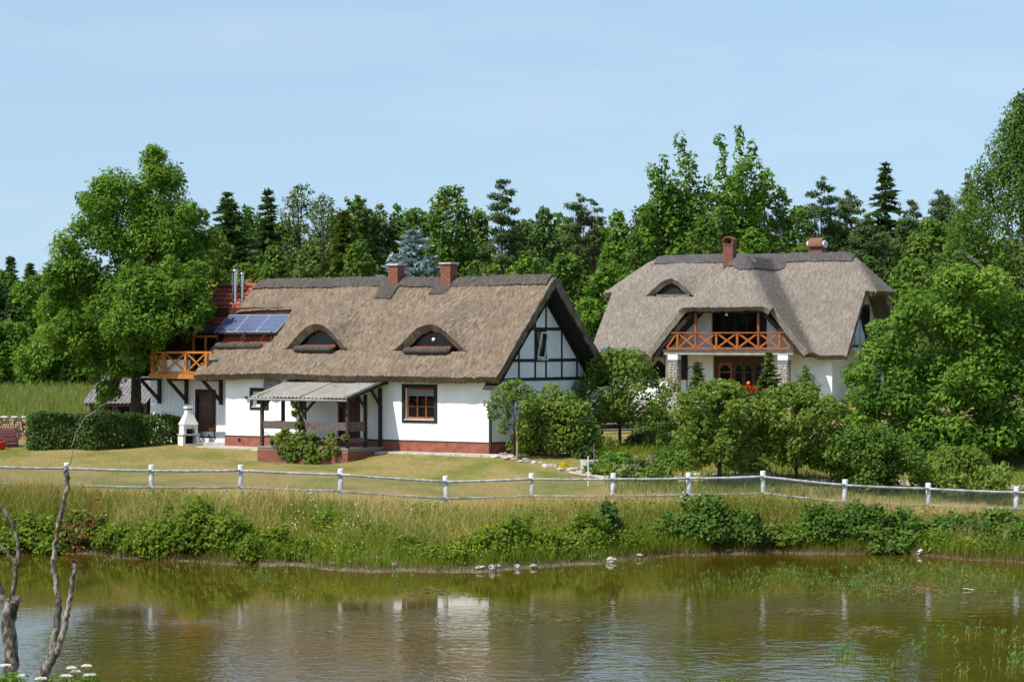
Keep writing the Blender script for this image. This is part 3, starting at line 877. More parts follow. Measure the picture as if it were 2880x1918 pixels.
    for sgn in (0, 1):
        p = (0.0, 0.0 if not sgn else W, 2.74); q = (0.0, RB, 2.74 + RB * SL)
        MB().beam(p, q, 0.09, 0.16).build('timber_rafter', M['timber'], house)
        # dark boarding under the overhanging verge
        y0 = EB + 0.1 if not sgn else W - EB - 0.1
        z0 = 2.86 + (-abs(y0 if not sgn else W - y0) if True else 0) * SL
        v = [(0.02, RB, 2.84 + RB * SL), (0.66, RB, 2.84 + RB * SL), (0.66, y0, 2.84 - 0.55 * SL), (0.02, y0, 2.84 - 0.55 * SL)]
        MB()._add([(x, y, z) for x, y, z in v] + [(x, y, z - 0.03) for x, y, z in v], [(0, 1, 2, 3), (7, 6, 5, 4), (0, 4, 5, 1), (1, 5, 6, 2), (2, 6, 7, 3), (3, 7, 4, 0)]).build('soffit_boarding', M['timber'], house)
    # the tilted open casement
    w = MB().bx(-0.05, 0.0, vb[3] + 0.05, vb[4] - 0.05, 3.36, 4.38)
    fr = MB(); y0, y1 = vb[3] + 0.06, vb[4] - 0.06
    fr.bx(-0.03, 0.012, y0, y0 + 0.06, 3.36, 4.38); fr.bx(-0.03, 0.012, y1 - 0.06, y1, 3.36, 4.38)
    fr.bx(-0.03, 0.012, y0 + 0.06, y1 - 0.06, 3.36, 3.42); fr.bx(-0.03, 0.012, y0 + 0.06, y1 - 0.06, 4.32, 4.38)
    gw = fr.build('gable_window', M['timber'], house)
    MB().bx(-0.02, -0.012, y0 + 0.06, y1 - 0.06, 3.42, 4.32).build('gable_pane', M['glass'], gw)
    sash = MB()
    for (p, q) in (((0.02, y0 + 0.10, 3.40), (0.22, y0 + 0.06, 4.30)), ((0.02, y0 + 0.10, 3.40), (0.08, y1 - 0.12, 3.40)), ((0.22, y0 + 0.06, 4.30), (0.26, y1 - 0.2, 4.30)), ((0.08, y1 - 0.12, 3.40), (0.26, y1 - 0.2, 4.30))):
        sash.beam(p, q, 0.05, 0.05)
    sh = sash.build('open_casement', M['white_paint'], gw)
    MB().bx(0.0, 0.16, y0 + 0.05, y1, 3.30, 3.345).build('casement_sill', M['white_paint'], gw)
    # paving in front
    m = MB()
    x = -4.6
    while x < 1.2:
        wdt = random.uniform(0.48, 0.56)
        inst_m = MB().bx(x, x + wdt - 0.015, -0.72 + random.uniform(-0.02, 0.02), -0.04, -0.35, 0.012 + random.uniform(-0.008, 0.008))
        inst_m.build('paving_slab', M['paving'], house)
        x += wdt
    x = -12.9
    while x < -8.9:
        MB().bx(x, x + 0.50, -0.95 + random.uniform(-0.03, 0.03), -0.04, -0.35, 0.012 + random.uniform(-0.008, 0.008)).build('paving_slab', M['paving'], house)
        x += 0.515
    return house
COTTAGE = build_cottage()

# ------------------------------------------------------------------ lean-to porch on the cottage front
def corrugated(a0, a1, fn, n_per=10, wave=0.18, amp=0.022, rows=14, thick=0.012):
    """corrugated sheet from (s=0) to (s=1) along fn(a, s) -> (a,b,z)"""
    n = int((a1 - a0) / wave * n_per)
    A = np.linspace(a0, a1, n + 1)
    V = []
    for j in range(rows + 1):
        for a in A:
            x, y, z = fn(a, j / rows)
            V.append((x, y, z + amp * math.cos(2 * PI * a / wave)))
    F = [(j * (n + 1) + i, j * (n + 1) + i + 1, (j + 1) * (n + 1) + i + 1, (j + 1) * (n + 1) + i) for j in range(rows) for i in range(n)]
    return V, F

def build_porch():
    aR = H1.on_b(1075, 1170, 0)[0]                      # where its right side meets the wall
    D = 2.06
    aL = H1.on_b(736, 1200, -D)[0]; aF = H1.on_b(977, 1200, -D)[0]
    aC = (aR + aF) / 2 * 0 + aR
    org = Vector((aL, -D, -0.33))
    porch = thing('lean_to_porch', 'open lean-to porch with corrugated roof and dark posts on cottage front', 'porch', H1.M @ org, H1.rz)
    off = tuple(org)
    zb = 0.16
    x0, x1 = aL - 0.12, aR + 0.10
    base = MB().bx(x0 + 0.012, x1 - 0.012, -D - 0.10, -0.035, -0.55, zb - 0.05).build('brick_base', M['mortar'], porch, off)
    MB().bx(x0 - 0.01, x1 + 0.01, -D - 0.13, -0.035, zb - 0.05, zb).build('floor_slab', M['mortar'], porch, off)
    lu, lv = 0.26, 0.078
    mes = [MB().bx(-lu / 2 + 0.006, lu / 2 - 0.006, -0.014, 0.02, -lv / 2 + 0.006, lv / 2 - 0.006).mesh('brick', mm) for mm in (M['brick'], M['brick_b'], M['brick'])]
    nu = int((x1 - x0) / lu); lu2 = (x1 - x0) / nu
    brick_face(base, mes, Vector((x0, -D - 0.10, -0.50)) - org, (1, 0, 0), nu, (0, 0, 1), 7, lu2, lv, 0)
    nu2 = int((D + 0.06) / lu); 
    brick_face(base, mes, Vector((x1 - 0.012, -D - 0.10, -0.50)) - org, (0, 1, 0), nu2, (0, 0, 1), 7, (D + 0.06) / nu2, lv, PI / 2)
    # posts
    zf, zw = 1.98, 2.48
    def top(b): return zf - 0.12 + (b + D) / D * (zw - zf)
    aM = H1.on_b(855, 1200, -D)[0]; aM2 = aM - 0.16
    fronts = [aL, aM2, aM, x1 - 0.12]
    for a in fronts:
        p = MB().bx(a - 0.055, a + 0.055, -D - 0.03, -D + 0.08, zb, zf - 0.14).build('post', M['timber_b'], porch, off, bevel=0.008)
    for (a, b) in ((aR - 0.02, -0.10), (aR - 0.02, -0.98), (aL + 0.02, -0.85)):
        MB().bx(a - 0.055, a + 0.055, b - 0.055, b + 0.055, zb, top(b) - 0.05).build('post', M['timber'], porch, off, bevel=0.008)
    # plates, rafters, braces
    MB().bx(aL - 0.3, x1 + 0.16, -D - 0.03, -D + 0.09, zf - 0.14, zf - 0.01).build('front_plate', M['timber'], porch, off)
    MB().bx(aL - 0.35, x1 + 0.2, -0.12, -0.02, zw - 0.06, zw + 0.16).build('wall_plate', M['timber'], porch, off)
    for a in (aL + 0.02, (aL + aR) / 2, aR - 0.02):
        MB().beam((a, -D - 0.2, zf + 0.02 - 0.055), (a, -0.05, zw - 0.035), 0.09, 0.13).build('rafter', M['timber'], porch, off)
    for (p, q) in (((aL, -D + 0.02, 1.52), (aL + 0.36, -D + 0.02, zf - 0.12)), ((aM, -D + 0.02, 1.40), (aM + 0.50, -D + 0.02, zf - 0.12)), ((aM2, -D + 0.02, 1.40), (aM2 - 0.45, -D + 0.02, zf - 0.12)),
                   ((x1 - 0.12, -D + 0.02, 1.50), (x1 - 0.60, -D + 0.02, zf - 0.12)), ((aR - 0.02, -0.98, 1.58), (aR - 0.02, -1.40, top(-1.4) - 0.02)), ((aR - 0.02, -0.12, 1.66), (aR - 0.02, -0.62, top(-0.62) - 0.0))):
        MB().beam(p, q, 0.075, 0.085).build('brace', M['timber'], porch, off)
    # railing boards
    for (z0, z1) in ((0.52, 0.56), (0.80, 1.08)):
        MB().bx(aL + 0.06, aM2 - 0.06, -D, -D + 0.03, z0, z1).build('railing_board', M['timber_grey'], porch, off)
        MB().bx(aM + 0.06, x1 - 0.18, -D, -D + 0.03, z0, z1).build('railing_board', M['timber_grey'], porch, off)
    MB().bx(aR - 0.035, aR - 0.005, -D + 0.1, -0.98, 0.76, 1.10).build('railing_board', M['timber_grey'], porch, off)
    MB().bx(aR - 0.035, aR - 0.005, -D + 0.1, -0.98, 0.36, 0.52).build('railing_board', M['timber_grey'], porch, off)
    MB().bx(aL + 0.05, aL + 0.08, -D + 0.1, -0.9, 0.80, 1.06).build('railing_board', M['timber_grey'], porch, off)
    # roof sheets side by side, gutter and barge board
    A0, A1 = aL - 0.35, x1 + 0.15
    n = 4
    for k in range(n):
        s0 = A0 + (A1 - A0) * k / n; s1 = A0 + (A1 - A0) * (k + 1) / n + 0.06
        lift = 0.02 * (k % 2) + 0.006
        V, F = corrugated(s0, s1, lambda a, s: (a, -D - 0.34 + s * (D + 0.26), zf - 0.03 + s * (zw - zf + 0.10) + lift))
        o = np_mesh('roof_sheet', np.array(V) - np.array(off), np.array(F), M['sheet'], porch, smooth=True)
        md = o.modifiers.new('thick', 'SOLIDIFY'); md.thickness = 0.012
    MB().tube([(A0, -D - 0.37, zf - 0.10), (A1, -D - 0.37, zf - 0.11)], 0.045, 8).build('gutter', M['gutter'], porch, off, smooth=True)
    MB().beam((A1 + 0.02, -D - 0.36, zf - 0.05), (A1 + 0.02, -0.06, zw + 0.05), 0.03, 0.15).build('barge_board', M['timber'], porch, off)
    MB().tube([(A1 + 0.01, -D - 0.36, zf + 0.045), (A1 + 0.01, -0.06, zw + 0.15)], 0.03, 8).build('verge_strip', M['gutter'], porch, off, smooth=True)
    # bench and table inside, half in shade
    b = thing('porch_bench', 'pale bench board under the porch, behind the vine', 'bench', H1.M @ Vector((aL + 1.0, -1.2, zb)), H1.rz)
    MB().bx(-0.55, 0.75, -0.17, 0.17, 0.40, 0.44).build('seat', M['white_paint'], b)
    for x in (-0.45, 0.65):
        MB().bx(x - 0.03, x + 0.03, -0.15, 0.15, 0, 0.40).build('leg', M['timber_b'], b)
    # dish on the wall
    da, dz = H1.on_b(761, 1082, -0.22)
    dish = thing('satellite_dish', 'dark grey satellite dish under the thatched eave, left of porch roof', 'satellite dish', H1.M @ Vector((da, 0, dz)), H1.rz)
    prof = [(0.0, 0.0)] + [(r, 0.30 * r * r) for r in (0.08, 0.16, 0.24, 0.31, 0.37)]
    mm = MB(); n_ = 20; V = []; F = []
    for r, z in prof:
        for k in range(n_):
            V.append((r * math.cos(2 * PI * k / n_), -0.16 - z, r * math.sin(2 * PI * k / n_) * 1.05))
    for i in range(len(prof) - 1):
        for k in range(n_):
            F.append((i * n_ + k, i * n_ + (k + 1) % n_, (i + 1) * n_ + (k + 1) % n_, (i + 1) * n_ + k))
    mm._add(V, F); o = mm.build('reflector', M['grey_metal'], dish, smooth=True)
    md = o.modifiers.new('thick', 'SOLIDIFY'); md.thickness = 0.01
    MB().tube([(0, -0.16, -0.33), (0, -0.48, -0.12)], 0.012, 6).build('arm', M['grey_metal'], dish)
    MB().tube([(0, 0, -0.05), (0, -0.15, 0.0)], 0.025, 6).build('wall_mount', M['grey_metal'], dish)
    return aL, aF, aM, D, zb
PORCH = build_porch()
# ------------------------------------------------------------------ wing with red tiled roof and wooden balcony, left of the cottage
def tile_plane(parent, p00, p10, p01, p11, rows, tcols, off, name='tile_course'):
    """courses of tiles, each course its own wavy piece lapping over the one below (p00-p10 eave, p01-p11 ridge)"""
    p00, p10, p01, p11 = [Vector(p) - Vector(off) for p in (p00, p10, p01, p11)]
    nrm = (p10 - p00).cross(p01 - p00).normalized()
    if nrm.z < 0: nrm = -nrm
    for r in range(rows):
        t0 = r / rows; t1 = (r + 1.12) / rows
        A = p00.lerp(p01, t0); B = p10.lerp(p11, t0); C = p00.lerp(p01, min(t1, 1)); D = p10.lerp(p11, min(t1, 1))
        n = tcols * 4; V = []; F = []
        for i in range(n + 1):
            s = i / n
            w = 0.018 * abs(math.sin(PI * i / 4.0))
            V += [A.lerp(B, s) + nrm * (0.065 + w), C.lerp(D, s) + nrm * (0.015 + w), A.lerp(B, s) + nrm * 0.01]
        for i in range(n):
            a = 3 * i
            F += [(a, a + 3, a + 4, a + 1), (a + 2, a + 5, a + 3, a)]
        np_mesh(name, np.array(V), np.array(F), M['tile'], parent)

def x_panel(parent, p, q, z0, z1, mat, off, w=0.055, t=0.05, rails=True):
    """one railing panel with two crossed braces between ground points p and q (a,b)"""
    P0 = Vector((p[0], p[1], z0)); Q0 = Vector((q[0], q[1], z0)); P1 = Vector((p[0], p[1], z1)); Q1 = Vector((q[0], q[1], z1))
    MB().beam(P0, Q1, t, w).build('cross_brace', mat, parent, off)
    MB().beam(P1, Q0, t * 0.7, w).build('cross_brace', mat, parent, off)

def build_wing():
    A0, A1 = -16.8, -12.32
    org = Vector((A1, 0.8, 0.0))
    off = tuple(org)
    wing = thing('tiled_wing', 'white boarded wing with red tiled roof and orange wooden balcony, left of the cottage', 'house', H1.M @ org, H1.rz)
    da0, dz0 = H1.on_b(552, 1215, 0.8); da1, dz1 = H1.on_b(606, 1100, 0.8)
    m = MB(); walls_with_holes(m, A0, A1, -0.4, 2.55, [(da0, da1, 0.25, dz1)], 0.8, 1.05)
    m.bx(A0, A0 + 0.25, 1.05, 6.4, -0.4, 2.55); m.bx(A0, A1, 6.15, 6.4, -0.4, 2.55)
    m.bx(A0, A1, 1.05, 6.15, 2.40, 2.55)
    m.build('wall', M['white'], wing, off)
    # white boards in front of the wall, joints open
    n = 30; wd = (A1 - A0) / n
    me_full = MB().bx(0.008, wd - 0.008, -0.025, 0.0, 0.0, 1.0).mesh('board', M['white_board'])
    for k in range(n):
        x = A0 + k * wd
        z0 = 0.5
        if x + wd > da0 - 0.05 and x < da1 + 0.05: z0 = dz1 + 0.10
        inst('board', me_full, wing, Vector((x, 0.798, z0)) - org, (0, 0, 0), (1, 1, 2.5 - z0))
    MB().bx(A0, A1, 0.76, 0.8, 0.30, 0.49).build('base_board', M['grey_metal'], wing, off)
    d = MB().bx(da0 + 0.06, da1 - 0.06, 0.86, 0.91, 0.25, dz1 - 0.06).build('door', M['brown_door'], wing, off)
    m = MB(); m.bx(da0 - 0.02, da0 + 0.06, 0.75, 0.9, 0.25, dz1 + 0.06); m.bx(da1 - 0.06, da1 + 0.02, 0.75, 0.9, 0.25, dz1 + 0.06); m.bx(da0 + 0.06, da1 - 0.06, 0.75, 0.9, dz1 - 0.06, dz1 + 0.06)
    m.build('door_frame', M['timber'], d, Vector(off))
    for (z0, z1) in ((0.45, 1.15), (1.25, dz1 - 0.2)):
        MB().bx(da0 + 0.16, da1 - 0.16, 0.845, 0.862, z0, z1).build('door_panel', M['brown_door'], d, off)
    MB().tube([(da0 + 0.14, 0.86, 1.15), (da0 + 0.14, 0.80, 1.15), (da0 + 0.26, 0.80, 1.15)], 0.012, 6).build('door_handle', M['metal'], d, off)
    MB().bx(-13.5, A1, 0.1, 0.76, -0.1, 0.10).build('door_step', M['concrete'], wing, off, bevel=0.01)
    # brackets under the balcony
    for px in (448, 524, 621):
        a = H1.on_b(px, 1100, 0.70)[0]
        br = MB().bx(a - 0.06, a + 0.06, 0.64, 0.76, 1.55, 2.56).build('bracket', M['timber'], wing, off, bevel=0.008)
        MB().beam((a, 0.68, 1.70), (a, -0.36, 2.50), 0.10, 0.11).build('strut', M['timber'], br, off)
        MB().bx(a - 0.055, a + 0.055, -0.40, 0.62, 2.46, 2.57).build('arm', M['timber'], br, off)
    # balcony
    L0, L1, F, B = -15.72, -12.6, -0.42, 1.6
    bal = MB().bx(L0, L1, F, B, 2.57, 2.68).build('balcony_floor', M['orange_d'], wing, off)
    MB().bx(L0 - 0.03, L1, F - 0.035, F, 2.55, 2.74).build('fascia', M['orange'], bal, off)
    zb, zt = 2.80, 3.50
    px_posts = [L0 + 0.06, -15.07, -13.95, -12.9]
    for a in px_posts:
        MB().bx(a - 0.055, a + 0.055, F + 0.02, F + 0.13, 2.68, zt + 0.02).build('railing_post', M['orange'], wing, off, bevel=0.006)
    MB().bx(L0, L1, F + 0.02, F + 0.13, zt + 0.02, zt + 0.10).build('handrail', M['orange'], wing, off, bevel=0.006)
    MB().bx(L0, L1, F + 0.045, F + 0.105, zb - 0.03, zb + 0.03).build('bottom_rail', M['orange'], wing, off)
    for i in range(3):
        x_panel(wing, (px_posts[i] + 0.06, F + 0.075), (px_posts[i + 1] - 0.06, F + 0.075), zb + 0.03, zt + 0.02, M['orange'], off)
    MB().bx(L0, L0 + 0.11, F + 0.13, B, zt + 0.02, zt + 0.10).build('handrail', M['orange'], wing, off)
    x_panel(wing, (L0 + 0.055, F + 0.15), (L0 + 0.055, B - 0.2), zb + 0.03, zt + 0.02, M['orange'], off)
    # white parapet behind the railing, dark boarded loggia with orange door frames
    MB().bx(-15.5, -13.9, F + 0.22, F + 0.27, 2.68, 3.28).build('parapet', M['white'], wing, off)
    MB().bx(A0 - 0.2, A1 + 1.8, 1.95, 2.05, 2.68, 5.3).build('loggia_wall', M['brown_door'], wing, off)
    da, dzz = H1.on_b(542, 943, 0.9)
    fr = MB()
    fr.bx(da, da + 0.09, 0.88, 0.95, 2.70, dzz); fr.bx(da + 0.62, da + 0.71, 0.88, 0.95, 2.70, dzz); fr.bx(da + 1.24, da + 1.33, 0.88, 0.95, 2.70, dzz)
    fr.bx(da + 0.09, da + 1.24, 0.885, 0.95, dzz - 0.09, dzz)
    g = fr.build('balcony_door', M['orange'], wing, off)
    for k in range(2):
        MB().bx(da + 0.1 + k * 0.62, da + 0.61 + k * 0.62, 0.915, 0.925, 2.72, dzz - 0.1).build('pane', M['glass'], g, off)
    MB().bx(-15.2, -15.05, 1.5, 1.65, 2.68, 5.2).build('loggia_post', M['timber_b'], wing, off)
    # roof: a long tiled slope behind the cottage thatch, a cross gable over the balcony
    RZ = 6.18
    roof = MB()._add([(-17.2, 0.35, 3.62), (-9.6, 0.35, 3.62), (-9.6, 3.25, RZ - 0.05), (-17.2, 3.25, RZ - 0.05), (-17.2, 6.6, 3.2), (-9.6, 6.6, 3.2)], [(0, 1, 2, 3), (3, 2, 5, 4)])
    roof = MB()
    roof.prism_a([(1.0, 3.90), (3.25, RZ - 0.08), (6.6, 3.1), (6.6, 3.0), (3.25, RZ - 0.22), (1.0, 3.76)], -13.35, -9.6)
    roof.prism_a([(1.6, 4.50), (3.25, RZ - 0.08), (6.6, 3.1), (6.6, 3.0), (3.25, RZ - 0.22), (1.6, 4.36)], -15.3, -13.352)
    ro = roof.build('roof', M['timber'], wing, off)
    tile_plane(ro, (-13.36, 0.95, 3.86), (-9.6, 0.95, 3.86), (-13.36, 3.25, RZ - 0.06), (-9.6, 3.25, RZ - 0.06), 12, 16, off)
    tile_plane(ro, (-15.4, 1.50, 4.41), (-13.38, 1.50, 4.41), (-15.4, 3.25, RZ - 0.06), (-13.38, 3.25, RZ - 0.06), 9, 9, off)
    MB().tube([(-15.4, 3.25, RZ), (-9.6, 3.25, RZ)], 0.11, 8).build('ridge_tiles', M['tile'], ro, off, smooth=True)
    CA, CZ = -14.5, 4.74
    lw, lz = -16.5, 3.56
    MB().prism_b([(lw, lz), (CA, CZ), (-13.75, CZ - 0.34), (-13.75, CZ - 0.44), (CA, CZ - 0.16), (lw, lz - 0.12)], -0.55, 1.5).build('loggia_roof', M['timber'], wing, off)
    tile_plane(ro, (lw, -0.60, lz), (lw, 1.9, lz), (CA, -0.60, CZ), (CA, 1.9, CZ), 10, 10, off)
    MB().beam((lw, -0.60, lz - 0.05), (CA, -0.60, CZ - 0.05), 0.05, 0.17).build('barge_board', M['tile'], wing, off)
    MB().tube([(CA, -0.6, CZ + 0.03), (CA, 1.9, CZ + 0.03)], 0.07, 8).build('ridge_tiles', M['tile'], ro, off, smooth=True)
    # steel flues
    for (px, yt, yb, r) in ((661, 757, 850, 0.095), (681, 766, 850, 0.075)):
        a, z1 = H1.on_b(px, yt, 2.6); _, z0 = H1.on_b(px, yb, 2.6)
        fl = MB().lathe([(r, z0 - 0.5), (r, z0 + 0.02), (r * 1.12, z0 + 0.03), (r * 1.12, z0 + 0.08), (r, z0 + 0.09), (r, (z0 + z1) / 2), (r * 1.12, (z0 + z1) / 2 + 0.01), (r * 1.12, (z0 + z1) / 2 + 0.06), (r, (z0 + z1) / 2 + 0.07), (r, z1 - 0.13)], (a, 2.6, 0), 16).build('steel_flue', M['metal'], wing, off, smooth=False)
        MB().lathe([(r * 1.15, z1 - 0.13), (r * 1.15, z1 - 0.06), (r * 0.8, z1 - 0.01), (r * 0.2, z1)], (a, 2.6, 0), 16).build('flue_cap', M['metal'], fl, off, smooth=True)
    return wing
build_wing()

def build_solar():
    b0, z0, b1, z1 = 0.80, 4.34, 1.72, 5.02
    A0, A1 = -13.55, -10.42
    org = Vector(((A0 + A1) / 2, b0, z0))
    t = thing('solar_awning', 'row of blue glazed solar panels over the terrace cut into the thatch', 'solar panel', H1.M @ org, H1.rz)
    off = tuple(org)
    n = 3; w = (A1 - A0) / n
    nrm = Vector((0, -(z1 - z0), b1 - b0)).normalized()
    for k in range(n):
        a0 = A0 + k * w + 0.012; a1 = A0 + (k + 1) * w - 0.012
        fr = MB()
        def q(a, s, h): return (a, b0 + (b1 - b0) * s + nrm.y * h, z0 + (z1 - z0) * s + nrm.z * h)
        def slab(m, a_, c_, s0, s1, h0, h1):
            vs = [q(a_, s0, h0), q(c_, s0, h0), q(c_, s1, h0), q(a_, s1, h0), q(a_, s0, h1), q(c_, s0, h1), q(c_, s1, h1), q(a_, s1, h1)]
            m._add(vs, [(3, 2, 1, 0), (4, 5, 6, 7), (0, 1, 5, 4), (1, 2, 6, 5), (2, 3, 7, 6), (3, 0, 4, 7)])
        slab(fr, a0, a1, 0, 1, -0.035, 0.0)
        p = fr.build('panel', M['gutter'], t, off)
        for i in range(6):
            for j in range(4):
                c = MB(); ca = a0 + 0.03 + (a1 - a0 - 0.06) * i / 6; cb = a0 + 0.03 + (a1 - a0 - 0.06) * (i + 1) / 6
                slab(c, ca + 0.006, cb - 0.006, 0.03 + 0.94 * j / 4 + 0.008, 0.03 + 0.94 * (j + 1) / 4 - 0.008, 0.001, 0.006)
                c.build('cell', M['solar'], p, off)
    for a in (A0 + 0.2, (A0 + A1) / 2, A1 - 0.25):
        MB().beam((a, 0.75, 3.75), (a, b0 + 0.1, z0 + 0.02), 0.07, 0.07).build('support', M['timber'], t, off)
        MB().beam((a, b0 - 0.02, z0 - 0.05), (a, b1, z1 - 0.06), 0.06, 0.07).build('bearer', M['timber'], t, off)
    MB().beam((A0, b0, z0 - 0.06), (A1, b0, z0 - 0.06), 0.06, 0.06).build('cross_bar', M['timber'], t, off)
build_solar()

# ------------------------------------------------------------------ the big thatched house on the right
def build_big_house():
    W = 8.8; RB = W / 2; L = 11.9
    house = thing('thatched_house', 'large white house with grey thatched roof, projecting balcony gable and stone columns', 'house', H2.loc, H2.rz)
    ZE, EB = 2.42, -0.6
    RZ = 7.55
    SL = (RZ - ZE) / (RB - EB)
    AC, WH, WSL, WB = -4.90, 4.25, 1.22, -1.55           # the projecting gable: centre, half width, slope, front
    HZ = 4.72                                            # its clipped front eave
    EH = 5.55                                            # half-hip eaves
    def main(a, b):
        f = ZE + (b - EB) * SL; k = ZE + (W - EB - b) * SL
        hr = EH + (1.45 - a) * 1.16; hl = EH + (a + 13.35) * 0.86
        z = smin(f, k, 0.3)
        z = smin(z, hr, 0.55); z = smin(z, hl, 0.55)
        return z
    def wingz(a, b):
        l = ZE + (a - (AC - WH)) * WSL; r = ZE + ((AC + WH) - a) * WSL
        h = HZ + (b + 2.05) * 1.02
        z = smin(l, r, 1.0); z = smin(z, h, 0.6)
        return np.minimum(z, RZ - 0.35)
    def zroof(a, b):
        z = smax(main(a, b), wingz(a, b), 0.30)
        for d_ in (a + 12.75, 0.92 - a):
            z = z - 0.05 * np.exp(-(np.clip(np.abs(d_), 0, 9) / 0.2) ** 2) * (z < EH + 0.2)
        return z
    st = 0.125
    eb = 2.25
    nb_ = int(round((eb + 2.05) / st)); st = (eb + 2.05) / nb_
    brows = [(H2.on_b(1884, 843, eb)[0], eb, 1.40, 0.92, 0.9)]
    def inside(a, b):
        zm = float(main(np.array(a), np.array(b)))
        if -12.75 < a < 0.92 and EB < b < W - EB: return True
        if (a <= -12.75 or a >= 0.92) and zm > EH and a > -13.35 and a < 1.45: return True
        if b <= EB:
            if b > WB and abs(a - AC) < WH: return True
            wl_ = ZE + (WH - abs(a - AC)) * WSL
            if wl_ > HZ and b > -2.05: return True
        return False
    na_ = int(round((1.45 + 13.35) / st)) + 1
    nbb = int(round((W - EB + 2.05) / st))
    roof = thatch_surface('roof', M['thatch_grey'], house, -13.35, -13.35 + na_ * st, -2.05, -2.05 + nbb * st, st, zroof, inside, 0.30, brows, 0.012, seed=5)
    ac, bc, w, h, run = brows[0]
    zb = float(zroof(np.array(ac), np.array(bc)))
    npts = 12
    ins = [(ac + w * 0.66 * math.cos(PI * k / npts), zb + 0.02 + h * 0.66 * math.sin(PI * k / npts) ** 1.15) for k in range(npts + 1)]
    MB().prism_b(ins, bc + 0.30, bc + 0.34).build('eyebrow_window', M['soot_and_shade'], roof)  # flat black in place of glass: the dark of the recess is painted in
    MB().bx(ac - w * 0.55, ac + w * 0.75, bc + 0.02, bc + 0.19, zb + 0.0, zb + 0.10).build('eyebrow_ledge', M['thatch_grey'], roof)
    back = [(ac + w * 0.8 * math.cos(PI * k / npts), zb - 0.2 + (h + 0.12) * math.sin(PI * k / npts) ** 1.2) for k in range(npts + 1)]
    MB().prism_b(back, bc + 0.35, bc + 0.39).build('eyebrow_boarding', M['timber'], roof)
    # ridge cap and the collar where the gable meets the main ridge
    def zcap(a, b): return zroof(a, b) + 0.08
    def in_cap(a, b):
        if -10.95 < a < -0.2 and abs(b - RB) < 0.50: return True
        if AC - 1.0 < a < AC + 1.25 and b < RB and float(zroof(np.array(a), np.array(b))) > 6.62 + 0.10 * math.sin(a * 3.2) and not (AC - 0.1 < a < AC + 0.55 and 0.75 < b < 1.5): return True
        return False
    thatch_surface('ridge_cap', M['ridge_grey'], roof, -11.1, -0.1, -0.5, RB + 0.6, 0.08, zcap, in_cap, 0.15, (), 0.014, seed=6)
    # chimneys: square brick stack with barrel cap; wide barrel-capped vent behind ridge
    ca, zt = H2.on_b(2052, 690, 2.1)
    zb0 = float(zroof(np.array(ca), np.array(2.1)))
    ch = chimney_bricks(house, ca, 2.1, 0.52, zb0 - 0.3, zt, None, (0, 0, 0), [M['clay'], M['brick'], M['clay']])
    def barrel(a, b, w_, d_, z0, hh, mat, nm):
        n = 10
        outer = [(a + w_ / 2 * math.cos(PI * k / n), z0 + hh * math.sin(PI * k / n)) for k in range(n + 1)]
        inner = [(a + (w_ / 2 - 0.06) * math.cos(PI * k / n), z0 + (hh - 0.06) * math.sin(PI * k / n)) for k in range(n, -1, -1)]
        return MB().prism_b(outer + inner, b - d_ / 2, b + d_ / 2).build(nm, mat, ch)
    MB().bx(ca - 0.30, ca + 0.30, 1.80, 2.40, zt, zt + 0.06).build('chimney_band', M['clay'], ch)
    for dx in (-0.24, 0.24):
        MB().bx(ca + dx - 0.05, ca + dx + 0.05, 1.86, 2.34, zt + 0.06, zt + 0.20).build('cap_leg', M['clay'], ch)
    barrel(ca, 2.1, 0.62, 0.60, zt + 0.20, 0.24, M['clay'], 'chimney_cap')
    MB().bx(ca - 0.3, ca + 0.3, 1.82, 2.38, zt - 0.46, zt - 0.40).build('chimney_band', M['clay'], ch)
    c2, z2 = H2.on_b(2298, 697, RB + 0.9)
    ch2 = MB().bx(c2 - 0.36, c2 + 0.36, RB + 0.6, RB + 1.2, 6.0, z2 + 0.05).build('chimney', M['clay'], house)
    n = 10
    outer = [(RB + 0.9 + 0.42 * math.cos(PI * k / n), z2 + 0.05 + 0.46 * math.sin(PI * k / n)) for k in range(n + 1)]
    inner = [(RB + 0.9 + 0.34 * math.cos(PI * k / n), z2 + 0.05 + 0.38 * math.sin(PI * k / n)) for k in range(n, -1, -1)]
    MB().prism_a(outer + inner, c2 - 0.36, c2 + 0.36).build('chimney_cap', M['clay'], ch2)
    for dx in (-0.40, 0.40):
        cc = [(RB + 0.9 + 0.33 * math.cos(2 * PI * k / 12), z2 + 0.17 + 0.2 * math.sin(2 * PI * k / 12)) for k in range(12)]
        MB().prism_a(cc, c2 + dx - 0.06, c2 + dx + 0.06).build('chimney_vent', M['white_paint'], ch2)
    # ---- walls
    def loc(px, py, b=0.0): return H2.on_b(px, py, b)
    gw0, gwz0 = loc(1762, 1066); gw1, gwz1 = loc(1872, 999)
    gd0, _ = loc(2005, 1050); gd1, gdz1 = loc(2150, 1001)
    ud0, _ = loc(2001, 900); ud1, _ = loc(2130, 900)
    win = (gw0, gw1, gwz0, gwz1); door = (gd0, gd1, 0.05, gdz1)
    m = MB(); walls_with_holes(m, -L, 0, -0.4, 2.55, [win, door], 0, 0.3)
    m.bx(-L, -L + 0.3, 0.3, W, -0.4, 2.9); m.bx(-0.3, 0, 0.3, W - 0.3, -0.4, 2.6); m.bx(-L + 0.3, 0, W - 0.3, W, -0.4, 2.9)
    m.build('wall', M['white'], house)
    uz0, uz1 = 2.72, 5.0
    gab = [(AC - WH + 0.3, 2.551), (AC + WH - 0.3, 2.551), (AC + 1.9, 5.2), (AC - 1.9, 5.2)]
    mm = MB()
    mm.prism_b([(AC - WH + 0.3, 2.551), (ud0, 2.551), (ud0, 5.2), (AC - 1.95, 5.2)], 0.0, 0.25)
